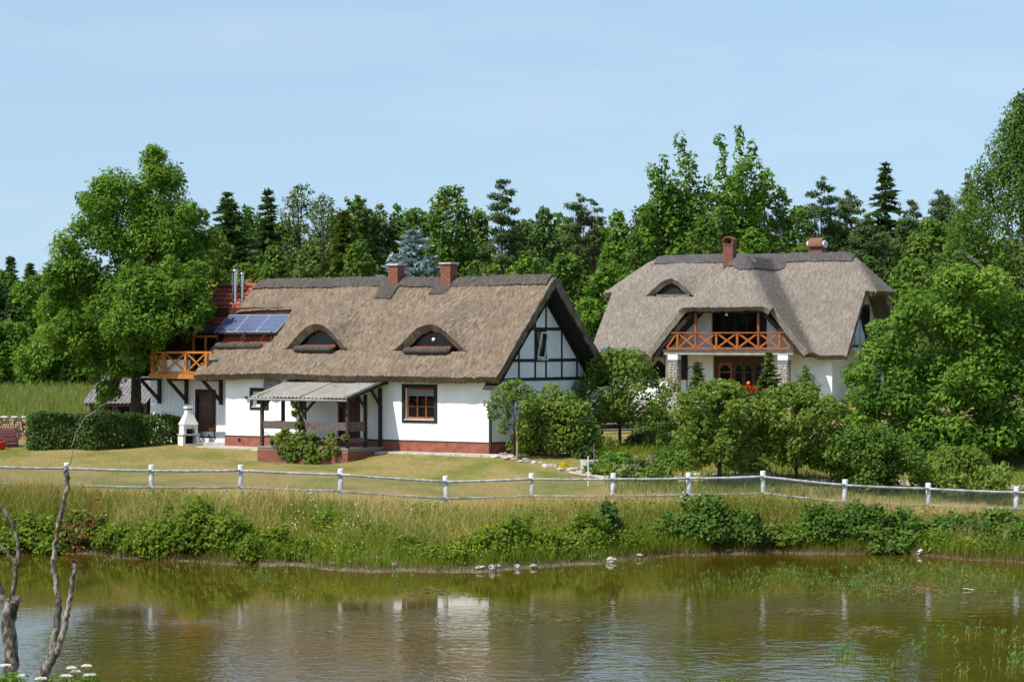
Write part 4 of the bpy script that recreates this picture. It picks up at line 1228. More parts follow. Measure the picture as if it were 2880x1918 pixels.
    mm.prism_b([(ud1 + 0.5, 2.551), (AC + WH - 0.3, 2.551), (AC + 1.95, 5.2), (ud1 + 0.5, 5.2)], 0.0, 0.25)
    mm.bx(ud0, ud1 + 0.5, 0.0, 0.25, 5.0, 5.2)
    mm.build('gable_wall', M['white'], house)
    # right-hand end wall under the half hip: white below, dark boarded loggia above
    tri = [(0.0, 2.6), (W, 2.6), (W - 2.9, 5.6), (2.9, 5.6)]
    MB().prism_a(tri, -0.25, -0.02).build('end_gable', M['white'], house)
    MB().bx(-0.02, 0.02, 2.6, W - 2.6, 2.75, 4.9).build('end_glazing', M['timber'], house)
    for k in range(4):
        y = 2.7 + k * 0.9
        MB().bx(0.02, 0.05, y, y + 0.8, 2.85, 4.7).build('end_pane', M['glass'], house)
    MB().bx(-0.02, 0.9, 1.6, W - 1.6, 2.45, 2.6).build('end_balcony', M['concrete'], house)
    # left window with curtains
    wn_ = window_b(house, *win, 0, (0, 0, 0), 1, 3, M['brown_door'], None, 0.0, depth=0.10, bar=0.09)
    for k in range(3):
        xa = gw0 + 0.1 + (gw1 - gw0 - 0.2) * k / 3; xb = gw0 + 0.1 + (gw1 - gw0 - 0.2) * (k + 1) / 3
        nn = 8; zt_ = gwz1 - 0.08
        poly = [(xa, zt_), (xb, zt_)] + [(xb + (xa - xb) * i / nn, zt_ - 0.18 - 0.24 * abs(2 * i / nn - 1) ** 1.5) for i in range(nn + 1)]
        MB().prism_b(poly, 0.118, 0.124).build('curtain', M['curtain'], wn_)
    sa0, sz0 = loc(1916, 1068); sa1, sz1 = loc(1934, 1000)
    MB().bx(sa0, sa1, -0.05, -0.004, sz0, sz1).build('shutter', M['timber'], house)
    # entrance: arched single door and three arched glazed leaves
    fr = MB(); T = gdz1
    fr.bx(gd0, gd1, 0.14, 0.20, T - 0.34, T - 0.02)
    ed = fr.build('entrance', M['brown_door'], house)
    bounds = [gd0, gd0 + 0.24, gd0 + 0.95, gd0 + 1.06]
    n3 = 3; lw = (gd1 - 0.1 - bounds[3]) / n3
    leaves_ = [(bounds[1], bounds[2])] + [(bounds[3] + k * lw, bounds[3] + (k + 1) * lw - 0.02) for k in range(n3)]
    MB().bx(gd0, bounds[1] - 0.01, 0.15, 0.2, 0.05, T - 0.34).build('door_jamb', M['brown_door'], ed)
    MB().bx(bounds[2] + 0.01, bounds[3] - 0.01, 0.15, 0.2, 0.05, T - 0.34).build('door_jamb', M['brown_door'], ed)
    MB().bx(gd1 - 0.1, gd1, 0.15, 0.2, 0.05, T - 0.34).build('door_jamb', M['brown_door'], ed)
    for q, (x0, x1) in enumerate(leaves_):
        MB().bx(x0, x1, 0.16, 0.21, 0.05, T - 0.345).build('door_leaf', M['brown_door'] if q else M['orange_d'], ed)
        cx = (x0 + x1) / 2; r = (x1 - x0) / 2 - 0.09
        arch = [(cx - r, T - 0.75), (cx - r, 1.52), (cx + r, 1.52), (cx + r, T - 0.75)] + [(cx + r * math.cos(PI * k / 8), T - 0.75 + 0.28 * math.sin(PI * k / 8)) for k in range(1, 8)]
        MB().prism_b(arch, 0.146, 0.156).build('door_pane', M['glass'], ed)
        for (za, zc) in ((0.86, 1.46), (0.22, 0.80)):
            MB().bx(cx - r, cx + r, 0.148, 0.158, za, zc).build('door_pane', M['glass'], ed)
    MB().bx(gd0, gd1, 0.22, 0.28, 0.05, T).build('entrance_backing', M['soot_and_shade'], ed)
    # upper glazed doors
    ug = MB().bx(ud0, ud1, 0.14, 0.2, uz0, uz1).build('balcony_doors', M['timber'], house)
    for k in range(4):
        x0 = ud0 + (ud1 - ud0) * k / 4 + 0.05; x1 = ud0 + (ud1 - ud0) * (k + 1) / 4 - 0.05
        MB().bx(x0, x1, 0.125, 0.138, uz0 + 0.12, uz1 - 0.15).build('pane', M['glass'], ug)
    MB().bx(ud1, ud1 + 0.5, 0.02, 0.12, uz0, uz1).build('dark_shutter', M['timber'], ug)
    # balcony slab, columns
    ba0, bz = H2.on_b(1868, 985, -1.5); ba1, _ = H2.on_b(2232, 990, -1.5)
    sl = MB().bx(ba0, ba1, -1.55, -0.002, 2.38, 2.552).build('balcony_slab', M['concrete'], house, bevel=0.01)
    MB().bx(ba0 - 0.04, ba1 + 0.04, -1.62, -1.3, 2.556, 2.61).build('balcony_edge', M['timber_grey'], sl)
    rr = random.Random(5)
    stones = []
    for k in range(5):
        mm = MB(); n = 8
        pts = [(0.5 * math.cos(2 * PI * i / n) * rr.uniform(0.8, 1.05), 0.5 * math.sin(2 * PI * i / n) * rr.uniform(0.8, 1.05)) for i in range(n)]
        V = [(x, 0.0, z) for x, z in pts] + [(x * 0.72, -0.55, z * 0.72) for x, z in pts]
        mm._add(V, [tuple(range(n, 2 * n))] + [(i, (i + 1) % n, n + (i + 1) % n, n + i) for i in range(n)])
        stones.append(mm.mesh('stone', M['stone_w'] if k % 2 else M['stone']))
    for px in (1897, 2206):
        a, _ = H2.on_b(px, 1050, -1.30)
        hw = 0.24
        c = MB().bx(a - hw, a + hw, -1.30 - hw, -1.30 + hw, -0.5, 2.378).build('column', M['mortar'], house)
        MB().bx(a - hw - 0.02, a + hw + 0.02, -1.32 - hw, -1.28 + hw, 2.12, 2.36).build('column_head', M['white'], c)
        MB().bx(a - hw - 0.025, a + hw + 0.025, -1.325 - hw, -1.275 + hw, 1.88, 2.119).build('column_band', M['grey_metal'], c)
        for (du, n0, rot) in (((1, 0, 0), (a - hw, -1.30 - hw, 0), 0), ((0, 1, 0), (a + hw, -1.30 - hw, 0), PI / 2), ((0, -1, 0), (a - hw, -1.30 + hw, 0), -PI / 2)):
            z = -0.25; row = 0
            while z < 1.84:
                h_ = rr.uniform(0.10, 0.15); x = 0.0
                while x < 2 * hw - 0.04:
                    w_ = min(rr.uniform(0.13, 0.24), 2 * hw - x)
                    if 2 * hw - x - w_ < 0.06: w_ = 2 * hw - x
                    inst('stone', rr.choice(stones), c, Vector(n0) + Vector(du) * (x + w_ / 2) + Vector((0, 0, z + h_ / 2)), (0, 0, rot), (w_ * 0.98, 0.07, h_ * 0.98))
                    x += w_
                z += h_
    # balcony railing with crossed braces and two tall posts
    rail_px = [1876, 1906, 1957, 2015, 2074, 2133, 2193, 2222]
    ra = [H2.on_b(p, 960, -1.45)[0] for p in rail_px]
    z0, z1 = 2.70, 3.42
    for i, a in enumerate(ra[1:-1]):
        tall = i in (1, 4)
        MB().bx(a - 0.055, a + 0.055, -1.5, -1.4, 2.612, 4.85 if tall else z1 - 0.002).build('balcony_post', M['orange_d'] if tall else M['orange_r'], house, bevel=0.006)
    MB().bx(ra[0], ra[-1], -1.52, -1.38, z1, z1 + 0.07).build('handrail', M['orange_d'], house)
    MB().bx(ra[0], ra[-1], -1.49, -1.41, z0 - 0.05, z0 + 0.03).build('bottom_rail', M['orange_r'], house)
    for i in range(len(ra) - 1):
        if i == 0:
            MB().beam((ra[0], -1.45, z0 + 0.03), (ra[1] - 0.06, -1.45, z1), 0.05, 0.09).build('cross_brace', M['orange_r'], house)
        elif i == len(ra) - 2:
            MB().beam((ra[i] + 0.06, -1.45, z1), (ra[-1], -1.45, z0 + 0.03), 0.05, 0.09).build('cross_brace', M['orange_r'], house)
        else:
            x_panel(house, (ra[i] + 0.055, -1.45), (ra[i + 1] - 0.055, -1.45), z0 + 0.03, z1, M['orange_r'], (0, 0, 0), 0.09)
    # dark rafters and boarding inside the gable
    for sgn in (-1, 1):
        MB().beam((AC + sgn * (WH - 0.25), -1.42, 2.30), (AC + sgn * 1.85, -1.42, 4.42), 0.12, 0.22).build('barge_rafter', M['timber'], house)
        p = [(AC + sgn * (WH - 0.2), -1.45, 2.30), (AC + sgn * 1.7, -1.45, 4.55), (AC + sgn * 1.7, -0.01, 4.55), (AC + sgn * (WH - 0.2), -0.01, 2.30)]
        MB()._add([Vector(v) for v in p] + [Vector(v) + Vector((0, 0, -0.03)) for v in p], [(0, 1, 2, 3), (7, 6, 5, 4), (0, 4, 5, 1), (1, 5, 6, 2), (2, 6, 7, 3), (3, 7, 4, 0)]).build('gable_boarding', M['timber'], house)
    MB().bx(AC - 2.2, AC + 2.2, -1.85, -0.01, 4.44, 4.47).build('balcony_ceiling', M['timber'], house)
    MB().lathe([(0.0, 0.0), (0.06, 0.02), (0.075, 0.08), (0.05, 0.14), (0.02, 0.15)], (AC + 0.0, -1.6, 4.28), 10).build('ceiling_lamp', M['white'], house, smooth=True)
    ha, hz = H2.on_b(1942, 1050, -0.9)
    return house
BIG = build_big_house()
# ------------------------------------------------------------------ white paddock fence
def build_fence():
    x0 = (POSTS_PX[1][0] - 1440) / FPX * FENCE_D
    fence = thing('rail_fence', 'weathered white two-rail fence with wire mesh running along top of the pond bank', 'fence', (0, FENCE_D, gz(0, FENCE_D)))
    off = Vector(fence.location)
    rr = random.Random(3)
    tops = []
    for (px, py) in POSTS_PX:
        p = P(px, py, FENCE_D + (0.25 * math.sin(px * 0.01)))
        tops.append(p)
    for i, p in enumerate(tops):
        b = gz(p.x, p.y)
        lean = rr.uniform(-0.02, 0.02)
        pts = [Vector((p.x - lean * 2, p.y, b - 0.3)), Vector((p.x - lean, p.y, (b + p.z) / 2)), Vector((p.x, p.y, p.z - 0.13))]
        po = MB().tube([q - off for q in pts], [0.078, 0.074, 0.072], 10).build('post', M['white_paint'], fence, smooth=True)
        MB().tube([Vector((p.x, p.y, p.z - 0.13)) - off, Vector((p.x, p.y, p.z - 0.01)) - off, Vector((p.x, p.y, p.z)) - off], [0.082, 0.082, 0.07], 10).build('post_top', M['white_clean'], po)
    mw = M['wire']
    for i in range(len(tops) - 1):
        p, q = tops[i], tops[i + 1]
        for dz in (0.165, 0.655):
            n = 8
            pts = []; rad = []
            for k in range(n + 1):
                t = k / n
                c = p.lerp(q, t) + Vector((0, -0.09, -dz - 0.012 * math.sin(PI * t) + rr.uniform(-0.004, 0.004)))
                pts.append(c - off); rad.append(0.037 * rr.uniform(0.88, 1.12))
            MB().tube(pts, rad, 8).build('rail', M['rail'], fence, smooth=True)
        # diamond wire mesh stapled to the rails
        d = (q - p); Ln = d.length; dirx = d / Ln
        m = MB(); pit = 0.075; hgt = 0.60
        V = []; F = []
        nw = int(Ln / pit)
        def pt(u, v):
            return p + dirx * u + Vector((0, -0.155, -0.12 - v)) - off
        wv = 0.0030
        for k in range(-int(hgt / pit), nw):
            for sg in (0, 1):
                u0 = k * pit; u1 = u0 + hgt
                v0, v1 = (0, hgt) if sg == 0 else (hgt, 0)
                if u0 < 0:
                    f = -u0 / hgt; v0 = v0 + (v1 - v0) * f; u0 = 0
                if u1 > Ln:
                    f = (u1 - Ln) / max(u1 - u0, 1e-6); v1 = v1 + (v0 - v1) * f; u1 = Ln
                if u1 - u0 < 0.03: continue
                a, b_ = pt(u0, v0), pt(u1, v1)
                n = len(V)
                o = Vector((0, -wv, wv)); o2 = Vector((0, wv, wv)); o3 = Vector((0, 0, -wv))
                V += [a + o, a + o2, a + o3, b_ + o, b_ + o2, b_ + o3]
                F += [(n, n + 1, n + 4, n + 3), (n + 1, n + 2, n + 5, n + 4), (n + 2, n, n + 3, n + 5)]
        np_mesh('wire_mesh', np.array([tuple(v) for v in V]), np.array(F), mw, fence)
    return fence
M['white_clean'] = mat_noise('white_paint_clean', (0.72, 0.72, 0.70), (0.82, 0.82, 0.81), 6, 0.7)
M['wire'] = mat_noise('galvanised_wire', (0.16, 0.17, 0.18), (0.24, 0.25, 0.26), 4, 0.5)
build_fence()

# ------------------------------------------------------------------ garden barbecue
def build_bbq():
    base = gp(530, 1252)
    S = FPX / base.y
    t = thing('garden_barbecue', 'white concrete garden barbecue with tapering chimney hood in front of hedge', 'barbecue', base, math.radians(34))
    h = (1252 - 1143) / S                        # whole height
    b1 = h * 0.25; b3 = h * 0.42
    w = 0.34
    m = MB()
    m.bx(-w, -w + 0.10, -0.22, 0.22, -0.2, b1); m.bx(w - 0.10, w, -0.22, 0.22, -0.2, b1); m.bx(-w + 0.1, w - 0.1, 0.12, 0.22, -0.2, b1); m.bx(-w + 0.1, w - 0.1, -0.22, 0.12, -0.2, 0.06)
    m.build('base', M['bbq'], t)
    MB().bx(-w + 0.1, w - 0.1, 0.10, 0.119, 0.061, b1 - 0.002).build('wood_store', M['soot_and_shade'], t)
    MB().bx(-w - 0.03, w + 0.03, -0.26, 0.24, b1 + 0.001, b1 + 0.055).build('shelf', M['concrete'], t, bevel=0.008)
    z0 = b1 + 0.056
    m = MB(); m.bx(-0.30, -0.19, -0.20, 0.20, z0, b3); m.bx(0.19, 0.30, -0.20, 0.20, z0, b3); m.bx(-0.19, 0.19, 0.13, 0.20, z0, b3)
    m.build('firebox', M['bbq'], t)
    MB().bx(-0.188, 0.188, 0.10, 0.128, z0, b3 + 0.1).build('firebox_lining', M['soot_and_shade'], t)
    MB().bx(-0.188, 0.188, -0.16, 0.10, z0 + 0.10, z0 + 0.12).build('grill', M['timber_b'], t)
    # arched opening lintel
    n = 10
    arch = [(-0.30, b3 + 0.001), (-0.19, b3 + 0.001)] + [(-0.19 * math.cos(PI * k / n), b3 + 0.13 * math.sin(PI * k / n)) for k in range(1, n)] + [(0.19, b3 + 0.001), (0.30, b3 + 0.001), (0.30, b3 + 0.16), (-0.30, b3 + 0.16)]
    MB().prism_b(arch, -0.20, -0.12).build('arch', M['bbq'], t)
    m = MB()
    hb = b3 + 0.161; hm = h * 0.90
    V = []
    for (ww, dd, z) in ((0.33, 0.23, hb), (0.30, 0.21, hb + 0.07), (0.13, 0.13, hm - 0.14), (0.11, 0.11, hm)):
        V += [(-ww, -dd, z), (ww, -dd, z), (ww, dd, z), (-ww, dd, z)]
    F = [(3, 2, 1, 0), (12, 13, 14, 15)]
    for i in range(3):
        for k in range(4):
            F.append((i * 4 + k, i * 4 + (k + 1) % 4, i * 4 + 4 + (k + 1) % 4, i * 4 + 4 + k))
    m._add(V, F); m.bx(-0.298, 0.298, -0.12, 0.2, b3 + 0.001, hb); hood = m.build('hood', M['bbq'], t, bevel=0.008)
    m = MB()
    for (sx, sy) in ((-1, -1), (1, -1), (-1, 1), (1, 1)):
        m.bx(sx * 0.085 - 0.02, sx * 0.085 + 0.02, sy * 0.085 - 0.02, sy * 0.085 + 0.02, hm, hm + 0.06)
    m.build('cap_support', M['soot_and_shade'], hood)
    MB().bx(-0.14, 0.14, -0.14, 0.14, hm + 0.06, h).build('chimney_cap', M['bbq'], hood, bevel=0.012)
build_bbq()

# ------------------------------------------------------------------ left edge: log pile, slatted barrel, red tub, shed
def build_left():
    # shed
    d = 108.0
    b = P(330, 1185, d); b.z = gz(b.x, b.y)
    S = d / FPX
    sh = thing('open_shed', 'low dark wooden shed with grey corrugated roof behind the hedge', 'shed', b, math.radians(-12))
    wz = CAM_Z + (959 - 1133) * S - b.z; rz = CAM_Z + (959 - 1100) * S - b.z
    hw = 88 * S
    MB().bx(-hw + 0.1, -hw + 1.0, 0, 0.06, 0, wz).build('front_wall', M['timber_b'], sh)
    MB().bx(-hw + 0.1, hw, 2.2, 2.26, 0, wz + 0.2).build('back_wall', M['timber_b'], sh)
    MB().bx(-hw + 0.1, -hw + 0.16, 0.06, 2.2, 0, wz).build('side_wall', M['timber_b'], sh)
    for x in (-0.2, 0.6, hw - 0.1):
        MB().bx(x - 0.05, x + 0.05, 0, 0.1, 0, wz).build('post', M['timber_grey'], sh)
    V, F = corrugated(-hw - 0.1, hw + 0.1, lambda a, s: (a, -0.35 + s * 2.2, wz + s * (rz - wz) * 2.2), rows=6)
    o = np_mesh('roof_sheet', np.array(V), np.array(F), M['sheet_b'], sh, smooth=True)
    md = o.modifiers.new('thick', 'SOLIDIFY'); md.thickness = 0.015
    MB().beam((-0.2, 0.03, wz * 0.95), (0.6, 0.03, wz * 0.2), 0.05, 0.08).build('brace', M['timber_grey'], sh)
    MB().bx(-hw, hw, -0.30, -0.26, wz - 0.13, wz - 0.01).build('fascia', M['timber'], sh)
    pl = thing('plank_stack', 'pale timber planks stacked inside the open shed', 'planks', b + Vector((0.9, 0.8, 0)), math.radians(-12))
    for k in range(7):
        MB().bx(-0.5 + 0.03 * k, 0.35 + 0.02 * k, -0.2, 0.2, 0.06 + k * 0.11, 0.14 + k * 0.11).build('plank', M['wood_end'], pl)
    # log pile
    d = 101.0
    b = P(30, 1237, d); b.z = gz(b.x, b.y)
    lp = thing('firewood_stack', 'long stack of split firewood logs left of the clipped hedge', 'firewood', b, math.radians(-6))
    S = d / FPX; rr = random.Random(9)
    meshes = []
    for k in range(5):
        n = 7; mm = MB()
        pts = [(0.055 * math.cos(2 * PI * i / n) * rr.uniform(0.75, 1.1), 0.055 * math.sin(2 * PI * i / n) * rr.uniform(0.75, 1.1)) for i in range(n)]
        mm.prism_b(pts, 0, 0.42)
        meshes.append(mm.mesh('log', M['wood_end'] if k % 2 == 0 else M['timber_grey']))
    x0, x1 = -115 * S, 58 * S; hgt = 57 * S
    z = 0.05; row = 0
    while z < hgt:
        x = x0 + (0.05 if row % 2 else 0)
        while x < x1 - 0.2 * max(0, z - hgt * 0.7):
            inst('log', rr.choice(meshes), lp, (x, rr.uniform(-0.03, 0.03), z + rr.uniform(-0.01, 0.01)), (0, rr.uniform(0, 6.28), 0), (1, 1, 1))
            x += rr.uniform(0.095, 0.115)
        z += 0.093; row += 1
    for k in range(5):
        n = 9
        st = MB().lathe([(0.01, -0.06), (0.09, -0.05), (0.14, 0.0), (0.10, 0.05), (0.01, 0.06)], (0, 0, 0), n).build('cover_stone', M['stone_w'], lp)
        st.location = (x0 + 0.5 + k * 0.42, 0.2, hgt + 0.08); st.scale = (rr.uniform(0.9, 1.5), 1, rr.uniform(0.7, 1.1))
    # slatted barrel tunnel
    d = 96.0; S = d / FPX
    b = P(5, 1246, d); b.z = gz(b.x, b.y)
    bt = thing('slatted_barrel', 'half-round shelter of burgundy slats on the lawn at left edge', 'shelter', b, math.radians(38))
    R = 50 * S; Ln = 0.75
    n = 15
    for k in range(n):
        a0 = PI * k / n; am = PI * (k + 0.5) / n
        o = MB().bx(-Ln / 2, Ln / 2, -PI * R / n / 2 + 0.008, PI * R / n / 2 - 0.008, -0.014, 0.014).build('slat', M['burgundy'], bt, bevel=0.004)
        o.location = (0, R * math.cos(am), max(0.02, R * math.sin(am))); o.rotation_euler = (am - PI / 2, 0, 0)
    for x in (-Ln / 2 + 0.06, Ln / 2 - 0.06):
        MB().tube([(x, (R - 0.03) * math.cos(PI * k / 16), (R - 0.03) * math.sin(PI * k / 16)) for k in range(17)], 0.018, 6).build('hoop', M['timber'], bt)
    b = P(2, 1254, 94.5); b.z = gz(b.x, b.y)
    rt = thing('red_tub', 'bright red plastic tub standing on grass before the burgundy slatted shelter', 'tub', b)
    MB().lathe([(0.14, 0.02), (0.17, 0.05), (0.21, 0.26), (0.235, 0.28), (0.235, 0.31), (0.20, 0.31), (0.16, 0.08)], (0, 0, 0), 18).build('body', M['red_plastic'], rt, smooth=True)
    MB().tube([(0.2 * math.cos(a), -0.02, 0.30 + 0.16 * math.sin(a)) for a in [PI * k / 10 for k in range(11)]], 0.012, 6).build('handle', M['red_plastic'], rt)
build_left()

# ------------------------------------------------------------------ garden bits by the gable
def rock_mesh(name, seed, mat, sub=2):
    import bmesh
    bm = bmesh.new(); bmesh.ops.create_icosphere(bm, subdivisions=sub, radius=1)
    rr = np.random.default_rng(seed)
    ph = rr.uniform(0, 6, 6); 
    for v in bm.verts:
        c = v.co.copy()
        s = 1 + 0.22 * math.sin(c.x * 3 + ph[0]) * math.sin(c.y * 2.6 + ph[1]) + 0.16 * math.sin(c.z * 4 + ph[2]) + 0.10 * math.sin(c.x * 7 + ph[3] + c.z * 5)
        v.co = Vector((c.x * s, c.y * s, max(c.z * s * 0.75, -0.35)))
    me = bpy.data.meshes.new(name); bm.to_mesh(me); bm.free(); me.materials.append(mat)
    return me
ROCKS_W = [rock_mesh('rock', 20 + k, M['stone_w']) for k in range(4)]
ROCKS_G = [rock_mesh('rock', 40 + k, M['stone_red']) for k in range(4)]
def rock(p, s, label, group, meshes, rr, cat='rock', name='rock'):
    o = bpy.data.objects.new(name, rr.choice(meshes)); COL.objects.link(o)
    o.location = p; o.rotation_euler = (rr.uniform(-0.2, 0.2), rr.uniform(-0.2, 0.2), rr.uniform(0, 6.28))
    o.scale = (s * rr.uniform(0.8, 1.3), s * rr.uniform(0.8, 1.2), s * rr.uniform(0.6, 1.0))
    return tag(o, label, cat, group)

def build_garden():
    rr = random.Random(21)
    # edging stones curving from the cottage corner to the fence
    line = [(1400, 1285), (1440, 1292), (1480, 1297), (1520, 1306), (1555, 1315), (1590, 1322), (1630, 1330), (1665, 1333)]
    for i in range(26):
        t = i / 25 * (len(line) - 1); k = min(int(t), len(line) - 2); f = t - k
        x = line[k][0] + (line[k + 1][0] - line[k][0]) * f + rr.uniform(-6, 6); y = line[k][1] + (line[k + 1][1] - line[k][1]) * f + rr.uniform(-4, 4)
        p = gp(x, y)
        rock(p, rr.uniform(0.09, 0.20), 'pale edging stone along the garden bed right of the cottage', 'edging stones of the garden bed', ROCKS_G if i % 3 else ROCKS_W, rr, 'stone', 'edging_stone')
    # stones lining the sandy path
    for i in range(34):
        x = 1720 + i * 22 + rr.uniform(-8, 8); p = gp(x, 1336 + rr.uniform(-2, 3))
        rock(p, rr.uniform(0.07, 0.14), 'small pale stone lining the far side of the sandy path', 'stones lining the sandy path', ROCKS_W if i % 2 else ROCKS_G, rr, 'stone', 'path_stone')
    # white rocks on the shore
    spots = [(985, 1583), (1000, 1578), (1075, 1570), (1085, 1575), (1098, 1585), (1110, 1592), (1160, 1548), (1170, 1556), (1060, 1572), (940, 1590), (960, 1588), (1385, 1600), (1455, 1598), (1400, 1596), (1660, 1570), (1675, 1566), (1715, 1580), (1722, 1578), (1798, 1565), (1690, 1575), (285, 1540), (300, 1543), (390, 1545), (1350, 1600), (1500, 1598), (1010, 1574), (2050, 1552)]
    for (x, y) in spots:
        p = gp(x, y); p.z += 0.03
        rock(p, rr.uniform(0.06, 0.13), 'whitish rock lying at the pond edge', 'rocks along the water line', ROCKS_W, rr)
    # concrete well ring behind two dark stakes
    b = gp(1660, 1327); b.z -= 0.05
    w = thing('concrete_ring', 'low grey concrete ring standing by the garden bed near fence', 'concrete ring', b)
    MB().lathe([(0.30, 0), (0.33, 0.0), (0.33, 0.42), (0.32, 0.44), (0.26, 0.44), (0.26, 0.05), (0.30, 0.0)], (0, 0, 0), 24).build('ring', M['concrete'], w)
    MB().lathe([(0.0, 0.28), (0.255, 0.28), (0.255, 0.30), (0.0, 0.30)], (0, 0, 0), 24).build('rubble_fill', M['stone_red'], w)
    # thin white pole
    b = gp(1654, 1368)
    po = MB().tube([(0, 0, -0.1), (0.005, 0, 0.45), (0, 0, (1368 - 1283) / FPX * b.y)], 0.018, 8).build('marker_pole', M['white_clean'], None)
    po.location = b; tag(po, 'thin upright white pole standing on the lawn behind the fence', 'pole')
    for (x, y0, y1, lab) in ((1671, 1330, 1250, 'dark wooden stake beside the concrete ring'), (1834, 1338, 1268, 'dark wooden stake among the leafy garden shrubs')):
        b = gp(x, y0); h = (y0 - y1) / FPX * b.y
        o = MB().tube([(0, 0, -0.1), (0.01, 0, h * 0.5), (0, 0, h)], [0.04, 0.036, 0.034], 8).build('wooden_stake', M['timber_grey'])
        o.location = b; tag(o, lab, 'stake')
    # rustic rail screen between the houses
    a = P(1690, 1240, 101); a.z = gz(a.x, a.y)
    sc = thing('rustic_rails', 'low rustic screen of brown wooden rails between the two houses', 'fence', a)
    for k in range(4):
        z = 0.18 + k * 0.24
        MB().tube([(0, 0, z), (1.2, 0.05, z + 0.02), (2.6, 0.0, z - 0.02)], 0.05, 8).build('rail', M['timber_grey'], sc, smooth=True)
    for x in (0.05, 1.3, 2.5):
        MB().tube([(x, 0.08, -0.2), (x, 0.08, 1.15)], 0.06, 8).build('post', M['timber_b'], sc, smooth=True)
    # pale gravel terrace with wall behind the apple tree
    a = P(1740, 1190, 112); a.z = gz(a.x, a.y) + 0.06
    te = thing('terrace_wall', 'low pale stone terrace wall half hidden behind the apple tree', 'wall', a, math.radians(-25))
    zz = 0.0
    mes = [MB().bx(-0.5, 0.5, -0.15, 0.15, -0.5, 0.5).mesh('block', mm) for mm in (M['stone'], M['stone_w'])]
    for r in range(3):
        x = 0.0
        while x < 5.2:
            w_ = rr.uniform(0.3, 0.5)
            o = inst('block', rr.choice(mes), te, (x + w_ / 2, rr.uniform(-0.02, 0.02), zz + 0.09), (0, 0, 0), (w_ - 0.015, 1, 0.165))
            x += w_
        zz += 0.18
    # steps and a white stick in the water, pipe stub on the bank
    p = gp(2587, 1563)
    pipe = thing('drain_pipe', 'white drain pipe end poking out of the grassy bank at right', 'pipe', p + Vector((0, 0.0, 0.07)), 0)
    n = 14
    pts_o = [(0.075 * math.cos(2 * PI * k / n), 0.075 * math.sin(2 * PI * k / n)) for k in range(n)]
    m = MB(); V = []
    dirv = Vector((-0.60, -0.70, -0.22)).normalized(); sx = dirv.cross(Vector((0, 0, 1))).normalized(); up = sx.cross(dirv)
    for (r, t) in ((0.055, -0.10), (0.055, 0.10), (0.045, 0.10), (0.045, 0.0)):
        for k in range(n):
            V.append(dirv * t + sx * r * math.cos(2 * PI * k / n) + up * r * math.sin(2 * PI * k / n))
    F = []
    for i in range(3):
        for k in range(n): F.append((i * n + k, i * n + (k + 1) % n, (i + 1) * n + (k + 1) % n, (i + 1) * n + k))
    m._add(V, F); m.build('pipe', M['white_clean'], pipe, smooth=False)
    m = MB(); m._add(V[3 * n:4 * n], [tuple(range(n))]); m.build('dark_bore', M['soot_and_shade'], pipe)
    q = P(2722, 1658, 6 * FPX / (1660 - 959)); q.z = 0.03
    o = MB().tube([(-0.12, 0, 0.02), (0.0, 0.0, 0.012), (0.13, -0.05, -0.01)], 0.008, 6).build('floating_stick', M['white_clean']); o.location = q
    tag(o, 'short white stick floating among the pond plants at right', 'stick')
build_garden()

